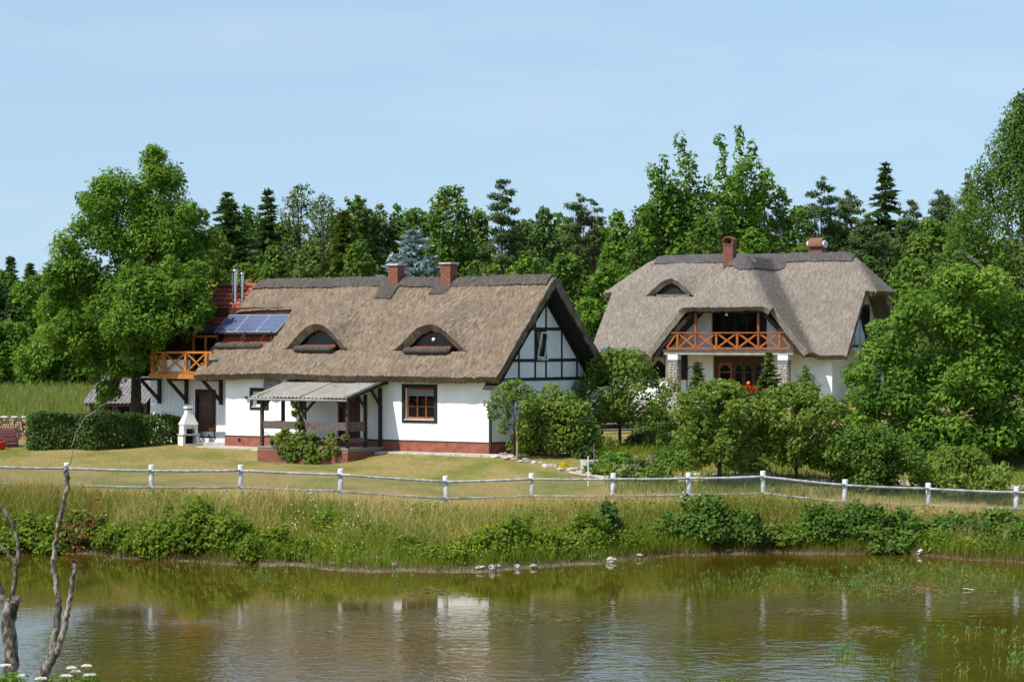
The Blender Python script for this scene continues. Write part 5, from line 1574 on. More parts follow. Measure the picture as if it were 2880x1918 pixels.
# ------------------------------------------------------------------ terrace things before the big house
def build_terrace_things():
    def at(px, py, b):
        a, z = H2.on_b(px, py, b); return a, z
    rr = np.random.default_rng(4)
    for (px, py, lab, pot) in ((2103, 1125, 'planter of red and orange flowers before the brown entrance doors', 1), (1992, 1100, 'smaller planter of red flowers beside left stone column', 0)):
        a, z = at(px, py, -1.9)
        w = H2.M @ Vector((a, -1.9, 0.0)); w.z = gz(w.x, w.y)
        top = (H2.M @ Vector((a, -1.9, z))).z - w.z
        t = thing('flower_planter', lab, 'planter', w, H2.rz)
        MB().lathe([(0.16, 0), (0.24, 0.05), (0.28, 0.40), (0.32, 0.42), (0.32, 0.46), (0.26, 0.46)], (0, 0, 0), 14).build('pot', M['clay'], t, smooth=True)
        hgt = max(top + 0.25, 0.8)
        n = 260; s = 0.85 if pot else 0.5
        c = np.stack([rr.normal(0, 0.26 * s / 0.85 + 0.06, n), rr.normal(0, 0.2, n), rr.uniform(0.5, hgt, n)], -1)
        np_leaves('flowers', c, rr.normal(0, 1, (n, 3)) + np.array([0, -0.5, 0.6]), rr.uniform(0.07, 0.12, n), 0.8, M['petal_red'], t, rr)
        c = np.stack([rr.normal(0, 0.24, n), rr.normal(0, 0.2, n), rr.uniform(0.42, hgt - 0.1, n)], -1)
        np_leaves('foliage', c, rr.normal(0, 1, (n, 3)), rr.uniform(0.07, 0.12, n), 0.6, M['lf_mid'], t, rr)
        lp, lz = at(px + (2 if pot else -4), 1078 if pot else 1074, -1.7)
        w2 = H2.M @ Vector((lp, -1.7, 0)); w2.z = gz(w2.x, w2.y)
        hz = (H2.M @ Vector((lp, -1.7, lz))).z - w2.z
        l = thing('garden_lantern', 'orange ball lantern on a thin pole ' + ('above the planter before the doors' if pot else 'by the left stone column'), 'lantern', w2)
        MB().tube([(0, 0, 0), (0, 0, hz - 0.08)], 0.02, 6).build('pole', M['timber'], l)
        MB().lathe([(0.02, -0.10), (0.07, -0.07), (0.10, 0.0), (0.07, 0.07), (0.02, 0.10)], (0, 0, hz), 12).build('ball', M['petal_orange'], l, smooth=True)
    # bowed metal arch by the window
    a, z = at(1948, 1040, -1.0); w = H2.M @ Vector((a, -1.0, 0)); w.z = gz(w.x, w.y)
    h = (H2.M @ Vector((a, -1, at(1948, 1030, -1.0)[1]))).z - w.z
    ar = thing('swing_seat_frame', 'dark curved metal hoop left of the entrance doors', 'garden frame', w, H2.rz)
    pts = [(-0.3, 0, 0), (-0.3, 0, h - 0.3)] + [(-0.3 * math.cos(PI * k / 10), 0, h - 0.3 + 0.3 * math.sin(PI * k / 10)) for k in range(1, 10)] + [(0.3, 0, h - 0.3), (0.28, 0, 0.9)]
    MB().tube(pts, 0.025, 8).build('hoop', M['timber'], ar, smooth=True)
    # raised terrace
    te = MB(); te.bx(-8.5, 0.8, -4.2, -0.01, -0.6, 0.02)
    o = te.build('terrace', M['paving']); o.location = H2.loc; o.rotation_euler = (0, 0, H2.rz); tag(o, kind='structure')
    # two tall orange garden torches etc. are hidden by trees
M['petal_orange'] = mat_noise('orange_ball', (0.60, 0.20, 0.02), (0.70, 0.28, 0.03), 3, 0.5)
# ------------------------------------------------------------------ foliage generators
def unit(v):
    return v / np.maximum(np.linalg.norm(v, axis=-1, keepdims=True), 1e-9)

def leaf_geo(c, n, size, aspect, r_, axis=None, ax_w=0.0, fold=0.0):
    n = unit(n)
    t = r_.normal(0, 1, c.shape)
    if axis is not None: t = t * (1 - ax_w) + axis * ax_w * 2.0
    t = t - n * np.sum(t * n, -1, keepdims=True); t = unit(t)
    b = np.cross(n, t)
    l = size[:, None]
    V = np.stack([c - t * l * 0.5, c + b * l * aspect * 0.5 - t * l * 0.05, c + t * l * 0.5, c - b * l * aspect * 0.5 - t * l * 0.05], 1).reshape(-1, 3)
    F = np.arange(len(c) * 4).reshape(-1, 4)
    return V, F

def np_leaves(name, c, n, size, aspect, mat, parent, r_, axis=None, ax_w=0.0, tint=None):
    V, F = leaf_geo(c, n, size, aspect, r_, axis, ax_w)
    if tint is None: tint = r_.uniform(0, 1, len(c))
    o = np_mesh(name, V, F, mat, parent, np.repeat(np.clip(tint, 0, 1), 4))
    if parent is not None and name in ('flowers', 'blossoms', 'dead_leaves', 'flower_head'): o['kind'] = 'stuff'
    return o

def shell(clumps, dens, r_, inner=0.45, lumps=True):
    """sample leaf points on the outer shells of ellipsoid clumps; returns positions, outward normals, tint offset"""
    Cs = []; Ns = []; Ts = []
    for (x, y, z, rx, ry, rz) in clumps:
        area = 4 * PI * ((rx * ry) ** 1.6 / 3 + (rx * rz) ** 1.6 / 3 + (ry * rz) ** 1.6 / 3) ** (1 / 1.6)
        n = max(8, int(area * dens))
        d = unit(r_.normal(0, 1, (n, 3)))
        rad = 1 - np.abs(r_.normal(0, inner * 0.55, n)); rad = np.clip(rad, 0.05, 1.12)
        # twigs push some sprays out of the outline
        rad = rad * (1 + 0.16 * np.sin(d[:, 0] * 7 + x * 3) * np.sin(d[:, 1] * 6 + y) * np.sin(d[:, 2] * 8 + z * 2)) + (r_.uniform(0, 1, n) < 0.06) * r_.uniform(0, 0.25, n)
        Cs.append(np.array([x, y, z]) + d * rad[:, None] * np.array([rx, ry, rz]))
        Ns.append(unit(d / np.array([rx, ry, rz])))
        Ts.append(np.full(n, r_.normal(0, 0.18)))
    return np.concatenate(Cs), np.concatenate(Ns), np.concatenate(Ts)

def envelope(t, prof):
    xs = [p[0] for p in prof]; ys = [p[1] for p in prof]
    return np.interp(t, xs, ys)

PROF = {
    'birch': [(0, 0.7), (0.15, 0.95), (0.35, 1.0), (0.52, 0.80), (0.68, 0.52), (0.82, 0.32), (1, 0.10)],
    'round': [(0, 0.35), (0.12, 0.75), (0.35, 1.0), (0.6, 0.95), (0.82, 0.65), (1, 0.15)],
    'broad': [(0, 0.55), (0.15, 0.9), (0.4, 1.0), (0.65, 0.85), (0.85, 0.55), (1, 0.18)],
    'oval': [(0, 0.4), (0.2, 0.85), (0.45, 1.0), (0.7, 0.8), (0.88, 0.5), (1, 0.12)],
    'column': [(0, 0.6), (0.2, 0.95), (0.45, 1.0), (0.7, 0.8), (0.9, 0.5), (1, 0.15)],
    'cone': [(0, 1.0), (0.2, 0.95), (0.5, 0.65), (0.8, 0.32), (1, 0.05)],
    'big': [(0, 0.30), (0.10, 0.62), (0.28, 1.0), (0.48, 0.95), (0.62, 0.82), (0.78, 0.60), (0.9, 0.40), (1, 0.18)],
}

def crown_clumps(z0, z1, R, K, cr, prof, r_, flat=0.8, lop=0.22, squash=(1, 1)):
    out_ = []
    ph = r_.uniform(0, 6.28, 3)
    for k in range(K):
        t = ((k + r_.uniform(0, 1)) / K)
        t = t ** 0.9
        az = k * 2.39996 + r_.uniform(-0.5, 0.5)
        e = envelope(t, prof) * R
        e = e * (1 + lop * math.sin(az * 2 + ph[0]) * 0.6 + lop * math.sin(t * 9 + ph[1]) * 0.6)
        rr_ = e * math.sqrt(r_.uniform(0.15, 1.0))
        s = cr * r_.uniform(0.65, 1.3) * (0.75 + 0.45 * envelope(t, prof))
        s = min(s, max(e * 0.75, cr * 0.4))
        rr_ = max(0.0, min(rr_, e - s * 0.55))
        z = z0 + (z1 - z0) * t
        z = min(z, z1 - s * flat * 0.9)
        out_.append((rr_ * math.cos(az) * squash[0], rr_ * math.sin(az) * squash[1], z, s, s, s * flat))
    return out_

def limbs(m, clumps, h, r0, r_, n_limb=14, lean=(0, 0), n=7, top_f=0.9):
    """tapered trunk with curved limbs reaching into the clumps"""
    top = max(c[2] for c in clumps) * top_f
    pts = []; rad = []
    for i in range(8):
        t = i / 7
        pts.append(Vector((lean[0] * t + 0.05 * h * 0.1 * math.sin(t * 5), lean[1] * t + 0.05 * h * 0.1 * math.cos(t * 4), -0.3 + (top + 0.3) * t)))
        rad.append(r0 * (1.25 if i == 0 else 1.0) * (1 - 0.9 * t) + 0.008)
    m.tube(pts, rad, n)
    idx = r_.permutation(len(clumps))[:n_limb]
    for i in idx:
        c = Vector(clumps[i][:3])
        z_at = max(h * (0.27 if h > 8 else 0.14), min(c.z * r_.uniform(0.45, 0.8), top * 0.9))
        t = (z_at + 0.3) / (top + 0.3)
        s = pts[0].lerp(pts[-1], t)
        k = min(int(t * 7), 6); s = pts[k].lerp(pts[k + 1], t * 7 - k)
        rs = (rad[k] * (1 - (t * 7 - k)) + rad[k + 1] * (t * 7 - k)) * 0.42
        mid = s.lerp(c, 0.5) + Vector((0, 0, 0.10 * (c - s).length))
        q = [s, s.lerp(mid, 0.55), mid, c]
        m.tube(q, [rs, rs * 0.8, rs * 0.55, rs * 0.15 + 0.004], 5)
        for _ in range(2):
            e = c + Vector(r_.normal(0, 1, 3)).normalized() * clumps[i][3] * 0.8
            m.tube([mid, mid.lerp(e, 0.6) + Vector((0, 0, 0.05)), e], [rs * 0.4, rs * 0.25, 0.004], 4)

def broadleaf(name, label, base, h, R, mat, seed, z0=0.15, K=40, cr=None, leaf=0.22, dens=26, prof='round', flat=0.8, bark='bark', r0=None, aspect=0.55, group=None, cat='tree', n_limb=14, squash=(1, 1), upright=0.0, hang=0.0, lop=0.22, inner=0.45, lean=(0, 0), clumps=None):
    r_ = np.random.default_rng(seed)
    t = thing(name, label, cat, base, 0, group)
    cr = cr or R * 0.27
    cl = clumps if clumps is not None else crown_clumps(h * z0, h, R, K, cr, PROF[prof], r_, flat, lop, squash)
    if clumps is None and h > 4:                       # ragged shoots that break the outline
        for _ in range(22):
            c = cl[int(r_.integers(0, len(cl)))]; dv = unit(r_.normal(0, 1, 3) * np.array([1, 1, 0.6]) + np.array([0, 0, 0.5]))
            s = cr * r_.uniform(0.18, 0.34); k = c[3] * 0.85 + s
            cl.append((c[0] + dv[0] * k, c[1] + dv[1] * k, min(c[2] + dv[2] * k * flat, h * 1.02), s, s, s * 1.3))
    if lean != (0, 0):
        cl = [(x + lean[0] * z / h, y + lean[1] * z / h, z, a, b, c) for (x, y, z, a, b, c) in cl]
    m = MB(); limbs(m, cl, h, r0 or h * 0.018 + 0.03, r_, n_limb, lean, 7, 0.72 if clumps is not None else 0.88)
    m.build('trunk', M[bark], t, smooth=True)
    C, N, T = shell(cl, dens, r_, inner)
    nn = N * 0.65 + r_.normal(0, 0.55, N.shape) + np.array([-0.25, -0.2, 0.65])
    axis = None; aw = 0.0
    if hang: axis = np.tile(np.array([0, 0, -1.0]), (len(C), 1)); aw = hang
    size = leaf * r_.uniform(0.6, 1.35, len(C))
    tint = np.clip(0.45 + T + r_.normal(0, 0.2, len(C)), 0, 1)
    np_leaves('crown', C, nn, size, aspect, M[mat], t, r_, axis, aw, tint)
    return t

def conifer(name, label, base, h, R, mat, seed, z0=0.06, whorls=None, dens=1.0, droop=0.35, bark='bark', group=None, cat='tree', taper=0.85, spray=0.55, tipup=0.15):
    r_ = np.random.default_rng(seed)
    t = thing(name, label, cat, base, 0, group)
    m = MB(); m.tube([(0, 0, -0.3), (0, 0, h * 0.5), (0, 0, h * 0.99)], [h * 0.017 + 0.02, h * 0.010 + 0.01, 0.012], 7)
    nw = whorls or int(h * 3.0)
    C = []; Nn = []; Ax = []; S = []; T = []
    for w in range(nw):
        tt = (w + r_.uniform(0, 0.8)) / nw
        z = h * (z0 + (0.985 - z0) * tt)
        Rz = R * (1 - tt) ** taper * (0.85 + 0.3 * r_.uniform()) * min(1, 0.55 + tt * 4) + 0.10
        nb = max(4, int((6 + 4 * (1 - tt)) * dens))
        a0 = r_.uniform(0, 6.28)
        zw = z
        for b in range(nb):
            z = zw + r_.normal(0, 0.035 * h * (1 - tt) + 0.03)
            az = a0 + 2 * PI * b / nb + r_.normal(0, 0.22)
            Lb = Rz * r_.uniform(0.65, 1.12)
            dx, dy = math.cos(az), math.sin(az)
            ns = max(3, int(Lb / spray * 4.2))
            s = (np.arange(ns) + r_.uniform(0.1, 0.9, ns)) / ns
            s = s ** 0.75
            zz = z - droop * Lb * s ** 1.2 + tipup * Lb * s ** 4
            px = dx * Lb * s; py = dy * Lb * s
            for side in (-1, 0, 1):
                wd = side * spray * 0.42 * (1 - 0.65 * s)
                C.append(np.stack([px - dy * wd, py + dx * wd, zz - abs(side) * 0.05 * spray], -1))
                Nn.append(np.tile([-0.25 * dx, -0.25 * dy, 0.9], (ns, 1)) + r_.normal(0, 0.42, (ns, 3)))
                Ax.append(np.tile([dx - side * dy * 0.7, dy + side * dx * 0.7, -0.25], (ns, 1)))
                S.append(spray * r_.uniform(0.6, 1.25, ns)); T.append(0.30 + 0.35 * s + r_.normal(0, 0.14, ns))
            if b % 3 == 0 and Lb > 0.5:
                m.tube([(0, 0, z), (dx * Lb * 0.5, dy * Lb * 0.5, z - droop * Lb * 0.42), (dx * Lb * 0.9, dy * Lb * 0.9, z - droop * Lb * 0.8)], [0.03, 0.02, 0.006], 4, False)
    m.build('trunk', M[bark], t, smooth=True)
    C = np.concatenate(C); Nn = np.concatenate(Nn); Ax = unit(np.concatenate(Ax)); S = np.concatenate(S); T = np.concatenate(T)
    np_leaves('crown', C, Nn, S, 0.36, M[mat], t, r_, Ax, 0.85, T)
    return t

def pine(name, label, base, h, R, seed, z0=0.45, K=34, group=None, mat='lf_pine', dens=34, leaf=0.28, prof='oval', cr=None):
    r_ = np.random.default_rng(seed)
    t = thing(name, label, 'tree', base, 0, group)
    cl = crown_clumps(h * z0, h, R, K, cr or R * 0.46, PROF[prof], r_, 0.48, 0.3)
    m = MB(); limbs(m, cl, h, h * 0.011 + 0.02, r_, 12)
    m.build('trunk', M['bark_pine'], t, smooth=True)
    C, N, T = shell(cl, dens, r_, 0.55)
    nn = N * 0.5 + r_.normal(0, 0.6, N.shape) + np.array([-0.2, -0.2, 0.7])
    tint = np.clip(0.45 + T + r_.normal(0, 0.2, len(C)), 0, 1)
    np_leaves('crown', C, nn, leaf * r_.uniform(0.6, 1.3, len(C)), 0.26, M[mat], t, r_, N, 0.5, tint)
    return t

def bush(name, label, base, rx, ry, h, mat, seed, leaf=0.10, dens=120, K=12, cat='shrub', group=None, aspect=0.6, stems=True, spikes=0, lop=0.25):
    r_ = np.random.default_rng(seed)
    t = thing(name, label, cat, base, 0, group)
    cl = []
    for k in range(K):
        az = k * 2.39996; q = math.sqrt((k + 0.5) / K)
        x, y = rx * q * 0.78 * math.cos(az), ry * q * 0.78 * math.sin(az)
        hz = h * (1 - 0.55 * q * q) * r_.uniform(0.75, 1.1)
        s = min(rx, ry, h) * r_.uniform(0.26, 0.46)
        cl.append((x, y, max(hz - s * 0.8, s * 0.5), s * r_.uniform(0.9, 1.4), s, s * r_.uniform(0.8, 1.1)))
        if hz > 2.2 * s: cl.append((x * 1.05, y * 1.05 - 0.05, hz * 0.42, s * 1.2, s, s))
    for k in range(spikes):
        az = r_.uniform(0, 6.28); q = r_.uniform(0, 0.9)
        cl.append((rx * q * math.cos(az), ry * q * math.sin(az), h * r_.uniform(0.55, 0.92), 0.10 * rx + 0.04, 0.10 * rx + 0.04, h * 0.16))
    m = MB()
    for k in range(min(9, len(cl))):
        c = cl[k]; x0 = c[0] * 0.04; y0 = c[1] * 0.04
        m.tube([(x0, y0, -0.1), ((x0 + c[0]) / 2, (y0 + c[1]) / 2, c[2] * 0.6), (c[0], c[1], c[2])], [0.028, 0.02, 0.008], 5, False)
    m.build('stems', M['bark'], t, smooth=True)
    C, N, T = shell(cl, dens, r_, 0.5)
    k_ = C[:, 2] > -0.05
    C, N, T = C[k_], N[k_], T[k_]
    nn = N * 0.6 + r_.normal(0, 0.55, N.shape) + np.array([-0.25, -0.25, 0.65])
    tint = np.clip(0.45 + T * 1.3 + r_.normal(0, 0.2, len(C)), 0, 1)
    np_leaves('foliage', C, nn, leaf * r_.uniform(0.6, 1.35, len(C)), aspect, M[mat], t, r_, None, 0, tint)
    return t

def blades(name, pos, h, w, lean, r_, mat, tint, kind='stuff', label=None, cat=None, bend=0.35, parent=None):
    """grass: each blade a bent, tapering strip of three triangles"""
    n = len(pos); az = r_.uniform(0, 6.28, n); sd = np.stack([np.cos(az), np.sin(az), np.zeros(n)], -1)
    la = r_.uniform(0, 6.28, n); ld = np.stack([np.cos(la), np.sin(la), np.zeros(n)], -1) * (lean * r_.uniform(0.2, 1.0, n) * h)[:, None]
    up = np.zeros((n, 3)); up[:, 2] = h
    m_ = pos + up * 0.55 + ld * bend
    t_ = pos + up * r_.uniform(0.88, 1.0, n)[:, None] + ld
    w_ = (w / 2)[:, None]
    V = np.stack([pos - sd * w_, pos + sd * w_, m_ + sd * w_ * 0.8, m_ - sd * w_ * 0.8, t_ + sd * w_ * 0.15, t_ - sd * w_ * 0.15], 1).reshape(-1, 3)
    b = np.arange(n)[:, None] * 6
    F = np.concatenate([b + np.array([[0, 1, 2, 3]]), b + np.array([[3, 2, 4, 5]])], 0)
    o = np_mesh(name, V, F, mat, parent, np.repeat(np.clip(tint, 0, 1), 6))
    if parent is None: tag(o, label, cat, kind=kind)
    return o
build_terrace_things()

# ------------------------------------------------------------------ trees behind, left to right
def base_at(px, d):
    x = (px - 1440) / FPX * d
    return Vector((x, d, gz(x, d) - 0.05))
def htop(px, py, d):
    b = base_at(px, d); return CAM_Z + (959 - py) * d / FPX - b.z
def wid(w, d): return w / 2 * d / FPX

WOOD = 'trees of the wood behind the houses'
LWOOD = 'trees beyond the reed field at left'
def D(px, top, w, d, mat, seed, label, **k):
    g = k.pop('group', WOOD); name = k.pop('name', 'broadleaf_tree')
    kw = dict(leaf=0.30, dens=26, K=60, z0=0.08, lop=0.34); kw.update(k)
    sp = kw.pop('spires', None)
    if sp:
        r_ = np.random.default_rng(seed); cl = []; b = base_at(px, d); S_ = d / FPX
        for (dx, ty, rw) in sp:
            zt = CAM_Z + (959 - ty) * S_ - b.z; x1 = dx * S_; y1 = r_.uniform(-1.6, 1.6); z0_ = zt * 0.35
            n = int((zt - z0_) / 0.5)
            for i in range(n + 1):
                f = i / n; s = rw * S_ * (1.45 - 0.85 * f) * r_.uniform(0.55, 1.05)
                cl.append((x1 * (0.35 + 0.65 * f) + r_.normal(0, s * 0.5), y1 * (0.4 + 0.6 * f) + r_.normal(0, s * 0.5), z0_ + (zt - z0_) * f - s * 0.6, s * 0.9, s * 0.9, s * 1.15))
        kw['clumps'] = cl; kw['n_limb'] = 30; kw['dens'] = 17; kw['leaf'] = 0.32
    return broadleaf(name, label, base_at(px, d), htop(px, top, d), wid(w, d), mat, seed, group=g, **kw)
def S(px, top, w, d, mat, seed, label, **k):
    g = k.pop('group', WOOD); name = k.pop('name', 'spruce_tree')
    kw = dict(spray=0.62, dens=1.0); kw.update(k)
    kw.setdefault('whorls', int(htop(px, top, d) * 4.2))
    return conifer(name, label, base_at(px, d), htop(px, top, d), wid(w, d), mat, seed, group=g, **kw)
def Pn(px, top, w, d, seed, label, **k):
    g = k.pop('group', WOOD)
    kw = dict(leaf=0.34, dens=62); kw.update(k)
    return pine('scots_pine', label, base_at(px, d), htop(px, top, d), wid(w, d), seed, group=g, **kw)

# beyond the reed field, left
D(-40, 770, 240, 185, 'lf_dark', 101, 'dark leafy tree cut by the left picture edge, beyond the reeds', group=LWOOD, prof='broad')
S(30, 716, 190, 212, 'lf_spruce', 102, 'leftmost spruce tip above the trees beyond the reeds', group=LWOOD)
S(84, 738, 180, 214, 'lf_spruce', 103, 'second spruce tip, between leftmost spruce and tall garden tree', group=LWOOD)
D(70, 792, 190, 186, 'lf_bright', 104, 'leafy tree below the two leftmost spruce tips', group=LWOOD, prof='broad')
D(175, 800, 200, 176, 'lf_bright', 105, 'leafy tree beyond the reeds, behind left side of tall garden tree', group=LWOOD, prof='broad')
D(20, 905, 200, 164, 'lf_bright', 106, 'lower light green tree beyond reeds at left edge', group=LWOOD, prof='broad', z0=0.02)
D(135, 925, 190, 160, 'lf_bright', 107, 'lower bushy tree beyond reeds, second from left edge', group=LWOOD, prof='broad', z0=0.02)
D(245, 900, 190, 162, 'lf_bright', 108, 'lower bushy tree beyond reeds, just left of garden tree trunk', group=LWOOD, prof='broad', z0=0.02)
D(330, 830, 220, 172, 'lf_mid', 109, 'dark tree seen through the tall garden tree, above shed', group=LWOOD, prof='broad', z0=0.03)
D(450, 760, 220, 172, 'lf_mid', 110, 'dark tree behind tall garden tree, above wooden balcony', group=LWOOD, prof='broad', z0=0.03)
# behind the cottage
D(548, 650, 170, 168, 'lf_yellow', 111, 'olive green tree behind tall garden tree, left of darkest spruce', prof='oval')
S(640, 533, 380, 166, 'lf_spruce', 112, 'dense dark spruce above the two steel flues', taper=0.72)
D(600, 640, 150, 152, 'lf_yellow', 113, 'yellowish green tree behind the steel flues', prof='oval')
S(754, 521, 330, 176, 'lf_spruce', 114, 'slim open-topped spruce, third tip right of tall garden tree', taper=0.85, dens=0.75)
D(765, 690, 190, 142, 'lf_mid', 115, 'light green rounded tree above left end of cottage ridge', prof='round')
D(842, 518, 190, 160, 'lf_larch', 116, 'broad bushy larch, tallest above left half of the cottage ridge', prof='column', K=80, cr=0.62, flat=0.65, leaf=0.2, name='larch_tree')
D(912, 545, 170, 158, 'lf_larch', 117, 'broad larch right beside the tallest larch above the cottage', prof='column', K=70, cr=0.6, flat=0.65, leaf=0.2, name='larch_tree')
S(968, 580, 330, 150, 'lf_larch', 118, 'olive spruce with drooping branches left of the cottage chimneys', taper=0.75, droop=0.5)
D(1008, 550, 140, 168, 'lf_mid', 119, 'thin open tree with wispy top behind left cottage chimney', K=50, dens=34, cr=0.6, prof='oval')
D(1064, 573, 130, 170, 'lf_grey', 120, 'narrow loose tree left above blue spruce', K=46, dens=34, cr=0.65, prof='oval')
D(1118, 578, 120, 171, 'lf_mid', 121, 'narrow loose tree directly above blue spruce tip', K=46, dens=34, cr=0.65, prof='oval')
D(880, 690, 190, 140, 'lf_larch', 122, 'low olive tree behind cottage ridge left of chimneys', prof='broad')
D(1010, 680, 170, 140, 'lf_mid', 123, 'low bushy tree behind left cottage chimney', prof='broad')
D(1262, 524, 225, 160, 'lf_mid', 124, 'large round-headed tree above right cottage chimney', prof='round', K=60)
D(1392, 730, 150, 138, 'lf_yellow', 125, 'pale yellow-green young tree above right end of cottage ridge', prof='oval', K=30)
Pn(1412, 500, 115, 172, 126, 'tall scots pine standing alone left of the centre of treeline', z0=0.38, K=30, prof='column')
Pn(1446, 610, 60, 174, 127, 'slender bare-trunked pine beside the tall lone pine', z0=0.55, K=12)
D(1530, 580, 170, 166, 'lf_dark', 128, 'dark flat-topped tree between two groups of pines', prof='broad')
Pn(1626, 545, 100, 173, 129, 'pine with flat sparse crown, left of a leaning pair', z0=0.62, K=15)
Pn(1668, 553, 80, 175, 130, 'pine with flat sparse crown, right of a leaning pair', z0=0.6, K=13)
D(1735, 588, 150, 160, 'lf_bright', 131, 'bright rounded tree left of the first tall poplar', prof='round')
D(1590, 715, 200, 142, 'lf_mid', 132, 'leafy tree filling the gap behind cottage gable peak', prof='broad', z0=0.03)
D(1700, 745, 180, 136, 'lf_bright', 133, 'leafy tree behind left end of the big house roof', prof='broad', z0=0.03)
D(1645, 850, 170, 137, 'lf_bright', 134, 'low bright tree in the gap between both thatched roofs', prof='broad', z0=0.03, leaf=0.26)
D(1790, 650, 150, 152, 'lf_mid', 135, 'leafy tree at the foot of the left poplar', prof='broad')
D(1902, 388, 235, 157, 'lf_bright', 136, 'tall poplar with several leaning tops, left of the pair', name='poplar_tree', spires=[(-78, 470, 40), (-40, 440, 42), (10, 388, 40), (50, 430, 36), (85, 500, 34), (-100, 590, 40), (100, 610, 38), (-20, 520, 60), (30, 520, 55)])
D(2072, 358, 185, 160, 'lf_bright', 137, 'tallest slim poplar, right of the pair above the big house', name='poplar_tree', spires=[(-38, 380, 36), (10, 358, 36), (50, 400, 36), (72, 450, 34), (-50, 480, 34), (20, 470, 55), (-20, 560, 52), (60, 560, 42)])
D(1985, 610, 170, 152, 'lf_mid', 138, 'leafy tree between the two poplars above big house ridge', prof='broad')
Pn(2152, 488, 90, 178, 139, 'pine top peeping out right behind the tallest poplar', z0=0.45)
D(2195, 520, 170, 161, 'lf_mid', 140, 'birch-like tree right of the tallest poplar', prof='oval', K=44, bark='bark_birch', name='birch_tree')
D(2120, 640, 150, 150, 'lf_bright', 141, 'leafy tree above middle of the big house ridge', prof='broad')
Pn(2312, 496, 120, 166, 142, 'pine above the right chimney of the big house', z0=0.35, K=30)
Pn(2386, 534, 105, 168, 143, 'smaller pine left of the pointed spruce at right', z0=0.4)
S(2490, 448, 360, 168, 'lf_spruce', 144, 'tall pointed spruce right of the big house roof', taper=0.85, dens=0.7)
Pn(2440, 600, 150, 160, 145, 'low spreading pine below the pointed spruce', z0=0.3, prof='broad')
Pn(2565, 560, 140, 164, 146, 'dark pine just right of the pointed spruce', z0=0.25, K=34, prof='broad')
Pn(2650, 536, 140, 170, 147, 'dark pine left of the big birch', z0=0.3, K=34, prof='broad')
Pn(2724, 488, 110, 180, 148, 'pine peeping over the left shoulder of big birch', z0=0.4)
D(2440, 720, 150, 150, 'lf_dark', 149, 'dark tree behind right hip of the big house', prof='broad')
D(2560, 730, 220, 136, 'lf_mid', 150, 'light green tree between big house hip and big birch', prof='broad', z0=0.03)
D(2700, 620, 230, 124, 'lf_mid', 151, 'drooping birch in front of the pines, left of the tallest birch', prof='birch', K=90, bark='bark_birch', name='birch_tree', hang=0.5, leaf=0.19, dens=38, cr=0.7, flat=1.2)
D(2876, 262, 430, 116, 'lf_mid', 152, 'tallest birch with drooping twigs at the right picture edge', prof='birch', K=150, bark='bark_birch', name='birch_tree', hang=0.5, leaf=0.17, dens=42, cr=0.75, flat=1.2)
FILL = [(-10, 758, 220, 202, 'lf_mid', 'rounded tree behind the leftmost trees at picture edge'), (120, 775, 230, 198, 'lf_mid', 'rounded tree right below the second spruce tip at left'), (235, 770, 240, 194, 'lf_dark', 'dark rounded tree behind left flank of tall garden tree'), (700, 578, 200, 186, 'lf_mid', 'rounded tree between the dark and the slim spruce'), (800, 618, 200, 178, 'lf_dark', 'dark rounded tree right of the slim spruce'), (960, 598, 220, 182, 'lf_mid', 'mid green tree behind the olive spruce'), (1170, 588, 230, 184, 'lf_mid', 'mid green tree behind blue spruce, left of round-headed tree'), (1345, 588, 200, 180, 'lf_mid', 'mid green tree right behind the round-headed tree'), (1480, 618, 220, 184, 'lf_dark', 'dark tree between lone pine and flat-topped tree'), (1585, 628, 210, 182, 'lf_mid', 'tree behind the trunks of the leaning pines'), (1690, 618, 200, 180, 'lf_mid', 'tree right behind the leaning pines'), (1820, 578, 210, 172, 'lf_mid', 'tree left behind the left poplar'), (2000, 538, 200, 176, 'lf_mid', 'tree in the gap between both poplars'), (2250, 578, 200, 174, 'lf_mid', 'tree between birch-like tree and the pine above right chimney'), (2350, 618, 200, 172, 'lf_dark', 'tree between the two pines above right chimney'), (2540, 618, 220, 172, 'lf_dark', 'dark tree below right side of pointed spruce'), (2620, 618, 210, 160, 'lf_mid', 'mid green tree left below the drooping birch'), (560, 698, 220, 156, 'lf_mid', 'mid green tree directly behind the tiled wing'), (690, 738, 200, 138, 'lf_yellow', 'olive tree low behind the steel flues, right side'), (1480, 718, 200, 145, 'lf_bright', 'bright tree low behind cottage gable, left side')]
for i_, (px_, top_, w_, d_, m_, l_) in enumerate(FILL):
    D(px_, top_, w_, d_, m_, 600 + i_, l_, prof=('round', 'oval', 'broad')[i_ % 3], dens=20, leaf=0.34)
# one far mass of wood that closes the gaps
def far_wood():
    r_ = np.random.default_rng(77)
    cl = []
    for k in range(330):
        x = r_.uniform(-62, 66); y = r_.uniform(205, 232)
        top = (8.0 if x < -30 else 13.2 + 1.2 * math.sin(x * 0.4)) + r_.normal(0, 0.8)
        for zf in (0.9, 0.55, 0.2):
            s = r_.uniform(1.4, 2.4)
            cl.append((x, y, top * zf + 0.3, s, s, s * 1.1))
    C, N, T = shell(cl, 1.2, r_, 0.5)
    o = np_leaves('far_woodland', C, N + r_.normal(0, 0.5, N.shape), r_.uniform(0.6, 1.1, len(C)), 0.6, M['lf_mid'], None, r_, None, 0, np.clip(0.4 + T + r_.normal(0, 0.2, len(C)), 0, 1))
    tag(o, 'distant mass of dark woodland behind the single trees', 'woodland', kind='stuff')
far_wood()
conifer('blue_spruce', 'silvery blue spruce rising behind the cottage chimneys', base_at(1160, 112), htop(1160, 634, 112), wid(600, 112), 'lf_blue', 160, spray=0.5, whorls=42, droop=0.12, taper=0.85)

